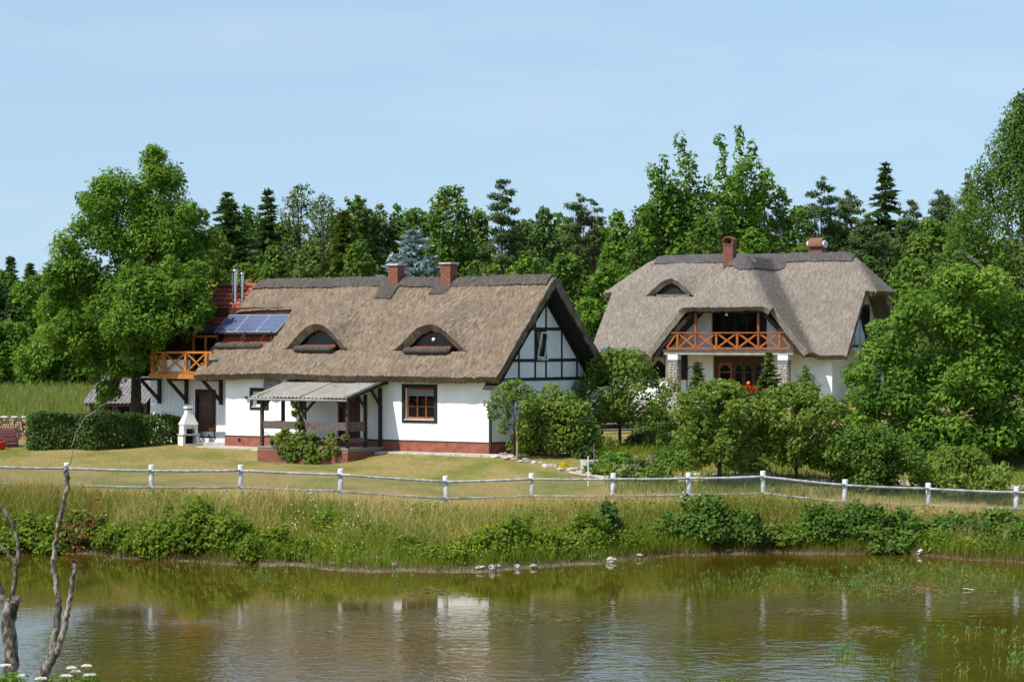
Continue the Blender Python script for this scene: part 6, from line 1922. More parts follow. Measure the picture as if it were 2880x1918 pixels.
# ------------------------------------------------------------------ tall garden tree, left
def garden_tree():
    d = 99.5; S_ = d / FPX
    b = base_at(378, d)
    r_ = np.random.default_rng(200)
    # lobes read off the photograph: (px, py, radius px)
    lob = [(445, 455, 52), (415, 505, 62), (480, 520, 62), (300, 505, 55), (345, 560, 70), (270, 560, 50), (235, 565, 38), (430, 590, 75), (500, 600, 62), (545, 590, 45), (250, 630, 60), (320, 650, 75), (400, 680, 80), (215, 690, 55), (520, 690, 70), (560, 650, 45),
           (180, 760, 58), (260, 770, 75), (350, 780, 80), (450, 790, 80), (545, 780, 60), (585, 770, 38), (140, 850, 50), (220, 870, 75), (310, 880, 80), (410, 890, 75), (505, 880, 70), (580, 870, 45), (600, 850, 30), (150, 930, 45), (235, 960, 65), (330, 970, 70), (420, 960, 60), (500, 930, 45),
           (270, 1020, 46), (300, 1075, 34), (340, 1020, 40), (410, 1000, 34), (285, 1110, 26), (180, 800, 60), (560, 720, 42), (130, 800, 34), (430, 900, 60), (480, 870, 60), (540, 840, 55), (590, 840, 40), (420, 950, 45), (470, 920, 40), (560, 890, 45), (610, 870, 26), (255, 560, 40), (455, 420, 28)]
    cl = []
    for (x, y, r) in lob:
        x = 380 + (x - 378) * 0.95; y = y + 10
        X = (x - 378) * S_; Z = CAM_Z + (959 - y) * S_ - b.z; R = r * S_
        half = math.sqrt(max(0.4, 1 - ((x - 370) / 300.0) ** 2)) * 3.0 * (0.55 + 0.45 * math.sin(min(max((1150 - y) / 750, 0), 1) * PI))
        for k in range(5):
            yy = r_.uniform(-1, 1) * half if k else -half * r_.uniform(0.3, 0.9)
            s = R * r_.uniform(0.50, 0.86)
            if x > 390 and y > 760: yy = -r_.uniform(2.2, 4.2)
            cl.append((X + r_.normal(0, R * 0.25), yy, Z + r_.normal(0, R * 0.35), s, s, s * 0.86))
    broadleaf('garden_tree', 'tall spreading leafy tree with feathery leaves behind hedge at left', b, htop(400, 405, d), 4, 'lf_bright', 201, leaf=0.21, dens=84, aspect=0.38, r0=0.27, n_limb=46, clumps=cl, inner=0.6)
garden_tree()

# ------------------------------------------------------------------ walnut and bushes at the right, fruit trees
def walnut():
    d = 87.0; S_ = d / FPX
    b = base_at(2680, d)
    r_ = np.random.default_rng(210)
    cl = []
    lob = [(2640, 830, 90), (2730, 820, 90), (2820, 850, 90), (2540, 880, 85), (2610, 930, 95), (2710, 930, 100), (2810, 950, 100), (2890, 960, 100), (2470, 960, 75), (2520, 1030, 90), (2620, 1040, 100), (2720, 1050, 100), (2820, 1060, 100), (2420, 1050, 60), (2450, 1120, 75), (2540, 1140, 90), (2640, 1150, 95), (2740, 1160, 95), (2840, 1170, 90), (2900, 1080, 80), (2410, 1170, 45), (2480, 1200, 60), (2580, 1230, 75), (2700, 1250, 80), (2800, 1260, 80), (2880, 1250, 80), (2940, 900, 80), (2990, 1000, 90), (2960, 1150, 90), (2780, 790, 50), (2690, 785, 45), (2560, 830, 40), (2620, 1300, 60), (2720, 1310, 60), (2820, 1310, 60), (2900, 1310, 60), (2520, 1270, 55), (2660, 1200, 80), (2760, 1220, 80), (2680, 1100, 90), (2600, 1180, 80)]
    for (x, y, r) in lob:
        X = (x - 2680) * S_; Z = CAM_Z + (959 - y) * S_ - b.z; R = r * S_
        half = 3.2 * math.sqrt(max(0.12, 1 - ((x - 2680) / 330.0) ** 2 - ((y - 1050) / 420.0) ** 2))
        for k in range(3):
            yy = r_.uniform(-1, 1) * half if k else -half * r_.uniform(0.6, 1.0)
            s = R * r_.uniform(0.5, 0.78)
            cl.append((X + r_.normal(0, R * 0.3), yy, max(Z + r_.normal(0, R * 0.25), 0.6), s, s, s * 0.8))
    broadleaf('walnut_tree', 'big spreading walnut tree with large leaves before big house at right', b, htop(2680, 770, d), 4, 'lf_bright', 211, leaf=0.22, dens=72, aspect=0.5, r0=0.15, n_limb=30, clumps=cl, inner=0.6)
walnut()
def fruit(px, d, top, w, seed, label, mat='lf_mid', name='fruit_tree', **k):
    kw = dict(leaf=0.15, dens=84, K=56, z0=0.20, lop=0.32, prof='oval', n_limb=24, aspect=0.55, r0=0.07); kw.update(k)
    return broadleaf(name, label, base_at(px, d), htop(px, top, d), wid(w, d), mat, seed, **kw)
fruit(2022, 80.0, 1068, 300, 220, 'bushy pear tree with trunk behind the fence, left of a pair before big house', 'lf_fruit', K=70, cr=0.36, prof='round', cat='tree')
fruit(2238, 80.5, 1075, 260, 221, 'bushy pear tree with trunk behind the fence, right of a pair before big house', 'lf_fruit', K=64, cr=0.34, prof='round')
fruit(1742, 92.5, 978, 255, 222, 'open apple tree between the cottage gable and the big house', 'lf_fruit', K=60, cr=0.36, dens=70, prof='broad', z0=0.28)
fruit(1446, 86.4, 1066, 175, 223, 'young staked tree in front of right corner of cottage', 'lf_fruit', K=22, z0=0.30, prof='broad', r0=0.03)
bush('plum_bush', 'dense leafy plum bush before the half-timbered gable wall', base_at(1572, 87.3), 1.65, 1.1, htop(1572, 1080, 87.3), 'lf_fruit', 224, leaf=0.15, dens=120, K=18, aspect=0.55)
b_ = gp(1453, 1297)
st_ = MB().tube([(0, 0, -0.1), (0.02, 0, 0.55), (0.0, 0, 1.2)], 0.03, 8).build('tree_stake', M['wood_end']); st_.location = b_
tag(st_, 'pale wooden stake supporting the young tree at the cottage corner', 'stake')
fruit(2440, 79.5, 1200, 290, 225, 'low bushy fruit tree behind fence, below the walnut', 'lf_mid', K=40, z0=0.12, prof='broad', r0=0.05)
fruit(2700, 79.0, 1255, 270, 226, 'lowest bushy tree behind fence near right edge', 'lf_fruit', K=34, z0=0.08, prof='broad', r0=0.05)
fruit(2570, 84.0, 1215, 170, 227, 'shaded bush between walnut and the two low bushy trees', 'lf_mid', K=24, z0=0.05, prof='broad', r0=0.05)
conifer('blue_spruce', 'small bluish spruce at the left corner of the big house', base_at(1712, 104), htop(1712, 968, 104), wid(190, 104), 'lf_blue', 230, spray=0.5, whorls=14, droop=0.1)
conifer('garden_spruce', 'small slim spruce left of the entrance doors of big house', base_at(1962, 112), htop(1962, 1012, 112), wid(75, 112), 'lf_larch', 231, spray=0.28, whorls=18, droop=0.15, taper=1.0)
conifer('garden_spruce', 'small spruce in front of right stone column of big house', base_at(2163, 112), htop(2163, 988, 112), wid(100, 112), 'lf_larch', 232, spray=0.28, whorls=22, droop=0.15, taper=1.0)
broadleaf('cone_thuja', 'dense green cone-shaped thuja right of the stone columns', base_at(2265, 110), htop(2265, 1028, 110), wid(120, 110), 'lf_mid', 233, leaf=0.15, dens=70, K=40, prof='cone', z0=0.02, aspect=0.4, n_limb=6, flat=1.4, cat='shrub')
bush('golden_thuja', 'small golden yellow-green thuja by wall of big house', base_at(2322, 112), 0.6, 0.6, htop(2322, 1108, 112), 'lf_thuja', 234, leaf=0.12, dens=110, K=8)
bush('golden_thuja', 'wider golden thuja bush right beside the small one', base_at(2352, 110), 0.85, 0.8, htop(2352, 1135, 110), 'lf_thuja', 235, leaf=0.12, dens=100, K=10)
LOW = [(1640, 86.5, 1255, 110, 'lf_dark', 'dark low shrub behind the concrete ring'), (1735, 84.5, 1262, 120, 'lf_bright', 'bright leafy shrub right of the concrete ring'), (1800, 83.5, 1280, 120, 'lf_grey', 'pale feathery shrub in the kitchen garden, left of dark stake'),
       (1880, 84.0, 1262, 120, 'lf_mid', 'leafy shrub in the kitchen garden, right of dark stake'), (1930, 88.0, 1225, 130, 'lf_mid', 'shrub left of the first pear tree'), (2130, 86.5, 1235, 130, 'lf_mid', 'shrub in the gap between the two pear trees'),
       (2330, 84.0, 1262, 120, 'lf_mid', 'shrub right of the second pear tree'), (1560, 92.0, 1235, 130, 'lf_dark', 'dark shrub behind the plum bush'), (1700, 91.0, 1225, 120, 'lf_yellow', 'yellowish shrub at the foot of the apple tree'), (1810, 95.0, 1200, 120, 'lf_dark', 'dark shrub right of the apple tree trunk'), (2080, 100.0, 1180, 220, 'lf_dark', 'dark shrub behind the pear trees'), (1960, 102.0, 1175, 160, 'lf_mid', 'rounded shrub under the slim garden spruce'), (2230, 100.0, 1190, 160, 'lf_dark', 'dark shrub under the cone thuja')]
LOW += [(1690, 82.5, 1285, 110, 'lf_fruit', 'low leafy plants right beside the concrete ring'), (1770, 81.0, 1300, 110, 'lf_grey', 'pale low plants near the path, left of dark stake'), (1850, 80.5, 1298, 120, 'lf_fruit', 'low green plants by the path, right of dark stake'), (1920, 83.5, 1268, 120, 'lf_bright', 'bright shrub left behind the first pear trunk'), (2110, 83.0, 1275, 120, 'lf_fruit', 'low shrub between the pear trunks, by the path'), (2180, 88.0, 1235, 140, 'lf_bright', 'bright shrub behind the gap of the pear trees'), (2340, 88.0, 1225, 140, 'lf_fruit', 'green shrub right behind the second pear tree'), (1880, 92.0, 1185, 150, 'lf_fruit', 'tall shrub behind the first pear tree, left side'), (1640, 94.0, 1190, 130, 'lf_bright', 'bright shrub behind the gable corner of the cottage'), (1840, 100.0, 1140, 130, 'lf_mid', 'shrub under the left window of the big house'), (2010, 106.0, 1130, 130, 'lf_fruit', 'shrub before the terrace of the big house'), (2385, 92.0, 1190, 130, 'lf_bright', 'bright shrub below the golden thujas')]
for i, (px, d, top, w, mt, lab) in enumerate(LOW):
    bush('garden_shrub', lab, base_at(px, d), wid(w, d), wid(w, d) * 0.8, max(htop(px, top, d), 0.5), mt, 240 + i, leaf=0.13, dens=150, K=12)
def cushion(px, py, rx, h, mat, lab, seed):
    b = gp(px, py); r_ = np.random.default_rng(seed)
    t = thing('flower_clump', lab, 'flowers', b)
    n = 420
    d_ = unit(r_.normal(0, 1, (n, 3))); d_[:, 2] = np.abs(d_[:, 2])
    c = d_ * np.array([rx, rx * 0.8, h]) * r_.uniform(0.7, 1.05, (n, 1))
    np_leaves('blossoms', c, d_ + r_.normal(0, 0.5, (n, 3)), r_.uniform(0.04, 0.07, n), 0.9, M[mat], t, r_)
    np_leaves('leaves', c * 0.9, d_ + r_.normal(0, 0.5, (n, 3)), r_.uniform(0.05, 0.09, n), 0.5, M['lf_mid'], t, r_)
cushion(1585, 1314, 0.19, 0.16, 'petal_yellow', 'bright yellow flower clump on the stone edging', 301)

# ------------------------------------------------------------------ grapevine on the porch
def vine():
    aL, aF, aM, D_, zb = PORCH
    r_ = np.random.default_rng(320)
    org = Vector((aM - 0.4, -D_ - 0.35, -0.4))
    t = thing('grape_vine', 'grapevine with big leaves climbing the porch railing and middle post', 'vine', H1.M @ org, H1.rz)
    def L_(px, py, b): a, z = H1.on_b(px, py, b); return (a - org.x, b - org.y, z - org.z)
    cl = []
    for (px, py, r) in [(790, 1265, 24), (780, 1235, 20), (815, 1240, 24), (820, 1280, 24), (800, 1215, 16), (845, 1230, 22), (850, 1265, 24), (870, 1285, 22), (880, 1255, 18), (838, 1195, 14), (832, 1160, 11), (828, 1135, 9), (905, 1272, 18), (925, 1225, 14), (930, 1245, 20), (945, 1265, 16), (918, 1280, 14), (880, 1225, 10), (968, 1230, 10), (765, 1240, 10), (890, 1290, 14), (825, 1290, 14)]:
        x, y, z = L_(px, py, -D_ - 0.18); s = r * 90 / FPX
        cl.append((x, y + r_.normal(0, 0.05), z, s, 0.17, s))
    m = MB()
    for (pts) in ([(815, 1292), (820, 1250), (835, 1200), (845, 1160), (838, 1130)], [(850, 1292), (875, 1250), (900, 1240), (940, 1235), (968, 1225)], [(800, 1292), (785, 1240), (745, 1215)], [(845, 1160), (870, 1205), (905, 1235), (935, 1260)], [(870, 1290), (910, 1270), (940, 1250)]):
        m.tube([Vector(L_(x, y, -D_ - 0.14)) + Vector((0, r_.normal(0, 0.03), 0)) for x, y in pts], [0.025, 0.02, 0.016, 0.012, 0.008][:len(pts)], 6)
    m.build('stem', M['bark_pale'], t, smooth=True)
    C, N, T = shell(cl, 140, r_, 0.6)
    np_leaves('foliage', C, N * 0.5 + r_.normal(0, 0.45, N.shape) + np.array([-0.1, -0.6, 0.45]), 0.145 * r_.uniform(0.6, 1.3, len(C)), 0.9, M['lf_vine'], t, r_, None, 0, np.clip(0.45 + T + r_.normal(0, 0.22, len(C)), 0, 1))
vine()

# ------------------------------------------------------------------ clipped hedges
def hedge(label, p0, p1, depth, h, mat, seed, dens=430, brown=0.0):
    r_ = np.random.default_rng(seed)
    d = (p1 - p0); d.z = 0; L = d.length; ang = math.atan2(d.y, d.x)
    b = Vector(p0); b.z = gz(b.x, b.y)
    t = thing('clipped_hedge', label, 'hedge', b, ang)
    C = []; N = []
    for (n, fx) in ((int(L * h * dens), 'f'), (int(L * h * dens * 0.5), 'b'), (int(L * depth * dens), 't'), (int(depth * h * dens), 'l'), (int(depth * h * dens), 'r'), (int(L * h * depth * 420), 'i')):
        u = r_.uniform(0, L, n); v = r_.uniform(-0.05, h, n); w = r_.uniform(0, depth, n)
        j = np.abs(r_.normal(0, 0.10, n)) - 0.06 * np.sin(u * 4 + v * 5) - 0.07 * np.sin(u * 1.7 + v * 1.3) - 0.10 * (r_.uniform(0, 1, n) < 0.05)
        if fx == 'f': c = np.stack([u, j, v], -1); nn = np.tile([0, -1, 0.3], (n, 1))
        elif fx == 'b': c = np.stack([u, depth - j, v], -1); nn = np.tile([0, 1, 0.3], (n, 1))
        elif fx == 't': c = np.stack([u, w, h - j * 0.9 + 0.07 * np.sin(u * 2.3)], -1); nn = np.tile([0, -0.2, 1.0], (n, 1))
        elif fx == 'l': c = np.stack([j, w, v], -1); nn = np.tile([-1, 0, 0.3], (n, 1))
        elif fx == 'r': c = np.stack([L - j, w, v], -1); nn = np.tile([1, 0, 0.3], (n, 1))
        else: c = np.stack([u, w, v], -1); nn = r_.normal(0, 1, (n, 3))
        c[:, 2] += ground(b.x + c[:, 0] * math.cos(ang), b.y + c[:, 0] * math.sin(ang)) - b.z
        C.append(c); N.append(nn)
    C = np.concatenate(C); N = np.concatenate(N) + r_.normal(0, 0.55, (len(C), 3))
    np_leaves('foliage', C, N, 0.125 * r_.uniform(0.6, 1.35, len(C)), 0.6, M[mat], t, r_, None, 0, np.clip(0.4 + 0.22 * np.sin(C[:, 0] * 3.1) * np.sin(C[:, 2] * 4 + C[:, 0]) + r_.normal(0, 0.2, len(C)), 0, 1))
    m = MB()
    for k in range(int(L * 5)):
        x = r_.uniform(0.1, L - 0.1); y = r_.uniform(0.12, depth - 0.12)
        z = gz(b.x + x * math.cos(ang), b.y + x * math.sin(ang)) - b.z
        m.tube([(x, y, z - 0.1), (x + r_.normal(0, 0.05), y + r_.normal(0, 0.05), z + h * 0.5), (x + r_.normal(0, 0.12), y + r_.normal(0, 0.08), z + h * 0.93)], [0.02, 0.015, 0.006], 4, False)
    m.build('stems', M['bark'], t)
    return t
hedge('clipped hedge at left, end nearest the firewood', gp(88, 1268), gp(265, 1262), 1.1, 1.30, 'lf_dark', 330)
hedge('clipped hedge in the shade of the tall tree, middle stretch', gp(262, 1268), gp(405, 1258), 1.1, 1.30, 'lf_dark', 331)
hedge('clipped hedge between tall tree trunk and barbecue', gp(402, 1256), gp(512, 1250), 0.9, 1.05, 'lf_mid', 332)
hedge('short clipped hedge right behind the barbecue', gp(545, 1247), gp(596, 1246), 0.7, 0.95, 'lf_mid', 333)
# ------------------------------------------------------------------ shrubs on the far bank
BANK = 'shrubs on the pond bank'
def bank_bush(px, d, top, bot, w, mat, seed, label, **k):
    x = (px - 1440) / FPX * d; b = Vector((x, d, gz(x, d) - 0.08))
    h = CAM_Z + (959 - top) * d / FPX - b.z
    kw = dict(leaf=0.13, dens=88, K=24); kw.update(k)
    return bush('bank_shrub', label, b, w / 2 * d / FPX, 0.9, max(h, 0.35), mat, seed, group=BANK, **kw)
BB = [(455, 68.9, 1455, 1590, 150, 'lf_bank', 'bramble bush, left shoulder of the biggest mound on bank'), (560, 68.6, 1405, 1595, 210, 'lf_bank', 'biggest bramble mound on bank, below left fence posts'), (655, 68.2, 1440, 1595, 170, 'lf_bank', 'bramble bush, right shoulder of the biggest mound'),
      (705, 67.4, 1500, 1580, 90, 'lf_bank', 'small dark bush at water edge, right of biggest mound'), (330, 70.0, 1470, 1575, 140, 'lf_bank', 'low bush left of the biggest bramble mound'), (780, 68.0, 1480, 1590, 130, 'lf_bank', 'low leafy bush below fourth fence post, left side'), (930, 69.5, 1435, 1560, 110, 'lf_bank', 'slim upright bush below the fourth fence post'), (1060, 68.6, 1465, 1560, 130, 'lf_bank', 'low bush left of the white shore rocks'),
      (1290, 66.2, 1525, 1600, 120, 'lf_bank', 'small dark bush at water edge in the middle of bank'), (1360, 66.8, 1480, 1600, 150, 'lf_bank', 'spiky green bush in the middle of bank'), (1440, 67.6, 1450, 1580, 130, 'lf_bank', 'tall dark bush right of the middle of bank'), (1530, 67.8, 1490, 1590, 130, 'lf_bank', 'light low bush right of the tall dark one'), (1650, 69.2, 1440, 1560, 150, 'lf_bank', 'bush below the seventh fence post, left side'), (1712, 70.0, 1412, 1540, 75, 'lf_dark', 'tall slim dark weeds at the seventh fence post'),
      (1900, 71.0, 1440, 1545, 150, 'lf_mid', 'bush on bank, left part of a dark thicket right of middle'), (1990, 70.8, 1395, 1545, 180, 'lf_mid', 'highest bush of the dark thicket right of middle'), (2085, 71.0, 1420, 1545, 140, 'lf_mid', 'right part of the dark thicket right of middle'), (2310, 71.2, 1422, 1540, 170, 'lf_mid', 'bush below the kink in the fence at right'), (2420, 71.3, 1416, 1540, 190, 'lf_mid', 'dark bush on bank under the right fence rails'), (2530, 71.0, 1430, 1540, 170, 'lf_mid', 'bush left of the second last fence post'),
      (2455, 70.6, 1485, 1540, 60, 'lf_yellow', 'small pale leafy plant among dark bushes at right'), (2680, 70.9, 1442, 1545, 170, 'lf_mid', 'dark bush right of the second last fence post'), (2800, 70.4, 1432, 1550, 190, 'lf_mid', 'last big bush on bank at right picture edge'), (2900, 69.4, 1450, 1560, 160, 'lf_mid', 'bush cut off by the right picture edge'), (2520, 70.4, 1500, 1550, 90, 'lf_mid', 'small dark bush near the white drain pipe'), (90, 70.8, 1440, 1550, 170, 'lf_bank', 'grassy green bush behind the pruned trunks'), (230, 71.0, 1430, 1550, 150, 'lf_yellow', 'yellowish bush below the first fence post')]
BB += [(860, 67.6, 1510, 1590, 120, 'lf_bank', 'low light green bush at water edge below fourth post'), (985, 67.2, 1530, 1600, 110, 'lf_yellow', 'yellowish low bush left above the white shore rocks'), (1150, 67.8, 1500, 1590, 120, 'lf_bank', 'low green bush right above the white shore rocks'), (1220, 66.6, 1530, 1600, 110, 'lf_bank', 'low bush between shore rocks and small dark bush'),
       (1590, 68.0, 1500, 1580, 130, 'lf_yellow', 'yellow-green low bush right of middle at the water edge'), (1760, 69.6, 1490, 1565, 130, 'lf_bank', 'low leafy bush left of the dark thicket'), (1830, 70.6, 1470, 1550, 110, 'lf_bank', 'small bush at the left foot of the dark thicket'), (2180, 71.2, 1470, 1550, 120, 'lf_yellow', 'yellow-green bush in the dry grass gap'), (2240, 71.0, 1480, 1545, 110, 'lf_bank', 'low bright bush right of the dry grass gap'), (2640, 70.2, 1490, 1550, 130, 'lf_bank', 'bright low plants right of the white drain pipe'), (2780, 69.2, 1510, 1570, 170, 'lf_yellow', 'yellow-green tall grass clump near right edge at water'), (390, 69.4, 1500, 1580, 120, 'lf_bank', 'bright low bush left of biggest mound, at the water'), (150, 70.4, 1480, 1555, 120, 'lf_bank', 'bright low bush behind the forked trunk'), (20, 70.6, 1470, 1550, 120, 'lf_yellow', 'yellow-green bush at left picture edge')]
for i, (px, d, top, bot, w, mt, lab) in enumerate(BB):
    bank_bush(px, d, top, bot, w, mt, 400 + i, lab, spikes=14)
    if i < 3: pass

# ------------------------------------------------------------------ grasses
def scatter_bank(n, r_, lo, hi, x0=-17.5, x1=17.5):
    x = r_.uniform(x0, x1, n); sh = shore(x)
    t = r_.uniform(lo, hi, n)
    y = sh + t * (FENCE_D + 0.2 - sh)
    return x, y, t
def grasses():
    r_ = np.random.default_rng(500)
    def patch(x, y, f=0.8, p=0.0): return 0.5 + 0.5 * np.sin(x * f + 1.3 * np.sin(y * 0.9 + p) + p) * np.sin(x * f * 0.43 + p * 2 + y * 0.5)
    # dry tall grass on the upper bank
    x, y, t = scatter_bank(88000, r_, 0.30, 1.12)
    keep = r_.uniform(0, 1, len(x)) < np.clip(0.30 + 0.8 * t, 0, 1) * (0.35 + 0.65 * patch(x, y, 0.8, 1.0))
    x, y, t = x[keep], y[keep], t[keep]
    z = ground(x, y)
    h = r_.uniform(0.25, 0.68, len(x)) * (0.60 + 0.60 * patch(x, y, 1.3, 2.0)) * np.where(t > 0.95, 0.6, 1)
    tint = 0.36 + 0.50 * t + 0.36 * (patch(x, y, 0.55, 0.5) - 0.5) + r_.normal(0, 0.15, len(x))
    blades('dry_grass', np.stack([x, y, z - 0.02], -1), h, r_.uniform(0.008, 0.016, len(x)), np.full(len(x), 0.55), r_, M['grass_dry'], tint, label='tall dry straw-coloured grass on the upper bank', cat='grass')
    # lush green grass lower down and around
    x, y, t = scatter_bank(64000, r_, 0.04, 0.85)
    keep = r_.uniform(0, 1, len(x)) < np.clip(1.25 - 0.95 * t, 0.15, 1)
    x, y, t = x[keep], y[keep], t[keep]
    h = r_.uniform(0.20, 0.62, len(x)) * (0.6 + 0.6 * patch(x, y, 1.1, 0.2))
    tint = 0.35 + 0.35 * (patch(x, y, 0.7, 2.2) - 0.4) + 0.3 * (t - 0.3) + r_.normal(0, 0.17, len(x))
    blades('green_grass', np.stack([x, y, ground(x, y) - 0.02], -1), h, r_.uniform(0.010, 0.022, len(x)), np.full(len(x), 0.6), r_, M['grass_green'], tint, label='lush green grass on the lower bank', cat='grass')
    # brown sedge at the very water line
    n = 12000
    x = r_.uniform(-17.5, 17.5, n); y = shore(x) + r_.normal(0.12, 0.28, n)
    keep = r_.uniform(0, 1, n) < np.where((x > 3) | (x < -7), 1.0, 0.35)
    x, y = x[keep], y[keep]
    z = np.maximum(ground(x, y), -0.1)
    blades('sedge', np.stack([x, y, z - 0.02], -1), r_.uniform(0.10, 0.28, len(x)), r_.uniform(0.008, 0.016, len(x)), np.full(len(x), 0.7), r_, M['brown_sedge'], r_.uniform(0, 1, len(x)), label='brownish sedge growing along the water line', cat='sedge')
    # short lawn tufts
    n = 38000
    x = r_.uniform(-19.5, 10, n); y = r_.uniform(73.2, 97, n)
    yh = 87.0 - 0.674 * x
    k = (y < np.clip(yh, 86.0, 97)) & (np.abs(x / y * FPX) < 1500)
    x, y = x[k], y[k]
    pt = patch(x, y, 0.42, 0.8)
    tint = 0.22 + 0.60 * pt + r_.normal(0, 0.16, len(x))
    blades('lawn_grass', np.stack([x, y, ground(x, y) - 0.01], -1), r_.uniform(0.02, 0.055, len(x)), r_.uniform(0.008, 0.018, len(x)), np.full(len(x), 0.9), r_, M['grass_lawn'], tint, label='short lawn grass, partly dried, behind the fence', cat='grass')
    # weeds in the kitchen garden and under the trees at right
    n = 22000
    x = r_.uniform(3, 19, n); y = r_.uniform(77, 96, n)
    k = np.abs(x / y * FPX) < 1500
    x, y = x[k], y[k]
    blades('garden_weeds', np.stack([x, y, ground(x, y) - 0.02], -1), r_.uniform(0.08, 0.34, len(x)), r_.uniform(0.014, 0.034, len(x)), np.full(len(x), 0.8), r_, M['grass_green'], r_.uniform(0, 0.6, len(x)), label='green weeds and grass under the garden trees', cat='grass')
    # reeds in the field beyond, left
    n = 44000
    x = r_.uniform(-38, -14, n); y = r_.uniform(112, 158, n)
    k = (x / y * FPX > -1560) & (x / y * FPX < -930)
    x, y = x[k], y[k]
    h = r_.uniform(0.7, 1.5, len(x)) * (0.7 + 0.3 * patch(x, y, 0.25, 1.0)) * np.clip((y - 108) / 14, 0.35, 1)
    blades('reed_field', np.stack([x, y, ground(x, y) - 0.05], -1), h, r_.uniform(0.03, 0.07, len(x)), np.full(len(x), 0.35), r_, M['reed'], 0.25 + 0.5 * patch(x, y, 0.3, 0) + r_.normal(0, 0.15, len(x)), label='field of tall green reeds before the left wood', cat='reeds')
    # the near bank, only its tips reach the frame
    n = 2600
    x = r_.uniform(-7.2, 7.2, n); y = r_.uniform(26, 33, n)
    z = ground(x, y)
    blades('near_grass', np.stack([x, y, z - 0.02], -1), r_.uniform(0.35, 0.85, n), r_.uniform(0.006, 0.012, n), np.full(n, 0.5), r_, M['grass_green'], r_.uniform(0.1, 0.9, n), label='grass on the near bank below the camera', cat='grass')
M['brown_sedge'] = mat_leaf('brown_sedge', [(0.10, 0.085, 0.020), (0.17, 0.105, 0.035), (0.24, 0.15, 0.065), (0.13, 0.14, 0.03)], 0.3, tcol=(1.1, 1, 0.7))
M['grass_lawn'] = mat_leaf('lawn_grass', [(0.085, 0.130, 0.016), (0.155, 0.185, 0.032), (0.30, 0.235, 0.075), (0.44, 0.32, 0.13)], 0.25, tcol=(1.1, 1.05, 0.6))
grasses()

# wild flowers and leafy weeds speckled over the bank
def bank_weeds():
    r_ = np.random.default_rng(520)
    n = 42000
    x, y, t = scatter_bank(n, r_, 0.08, 0.80)
    pt = 0.5 + 0.5 * np.sin(x * 1.7 + np.sin(y * 2)) * np.sin(x * 0.6 + 2)
    k = r_.uniform(0, 1, n) < 0.15 + 0.85 * pt
    x, y, t = x[k], y[k], t[k]
    hz = r_.uniform(0.05, 0.60, len(x)) * (0.5 + 0.5 * pt[k])
    C = np.stack([x, y, ground(x, y) + hz], -1)
    o = np_leaves('bank_weeds', C, r_.normal(0, 0.6, C.shape) + np.array([0, -0.3, 0.9]), 0.085 * r_.uniform(0.5, 1.4, len(x)), 0.55, M['lf_bank'], None, r_)
    tag(o, 'leafy green weeds growing among the grass of the bank', 'weeds', kind='stuff')
    m = 900
    xs = np.concatenate([r_.normal(c, 0.5, m // 5) for c in (-7.4, -5.0, -1.2, 0.0, 1.6)])
    t = r_.uniform(0.10, 0.5, len(xs)); sh = shore(xs); ys = sh + t * (FENCE_D - sh)
    C = np.stack([xs, ys, ground(xs, ys) + r_.uniform(0.22, 0.5, len(xs))], -1)
    o = np_leaves('yellow_wildflowers', C, r_.normal(0, 0.5, C.shape) + np.array([0, -0.4, 0.8]), r_.uniform(0.025, 0.05, len(xs)), 0.9, M['petal_yellow'], None, r_)
    tag(o, 'tiny yellow wildflowers scattered over the lower bank', 'wildflowers', kind='stuff')
    xs = np.concatenate([r_.normal(-5.9, 0.25, 60), r_.normal(-4.4, 0.12, 20), r_.normal(5.2, 0.35, 30), r_.uniform(-12, 12, 60)])
    t = r_.uniform(0.35, 0.95, len(xs)); sh = shore(xs); ys = sh + t * (FENCE_D - sh)
    C = np.stack([xs, ys, ground(xs, ys) + r_.uniform(0.28, 0.5, len(xs))], -1)
    o = np_leaves('white_wildflowers', C, r_.normal(0, 0.4, C.shape) + np.array([0, -0.4, 0.8]), r_.uniform(0.03, 0.055, len(xs)), 0.9, M['petal_white'], None, r_)
    tag(o, 'tiny white wildflowers scattered over the bank', 'wildflowers', kind='stuff')
bank_weeds()

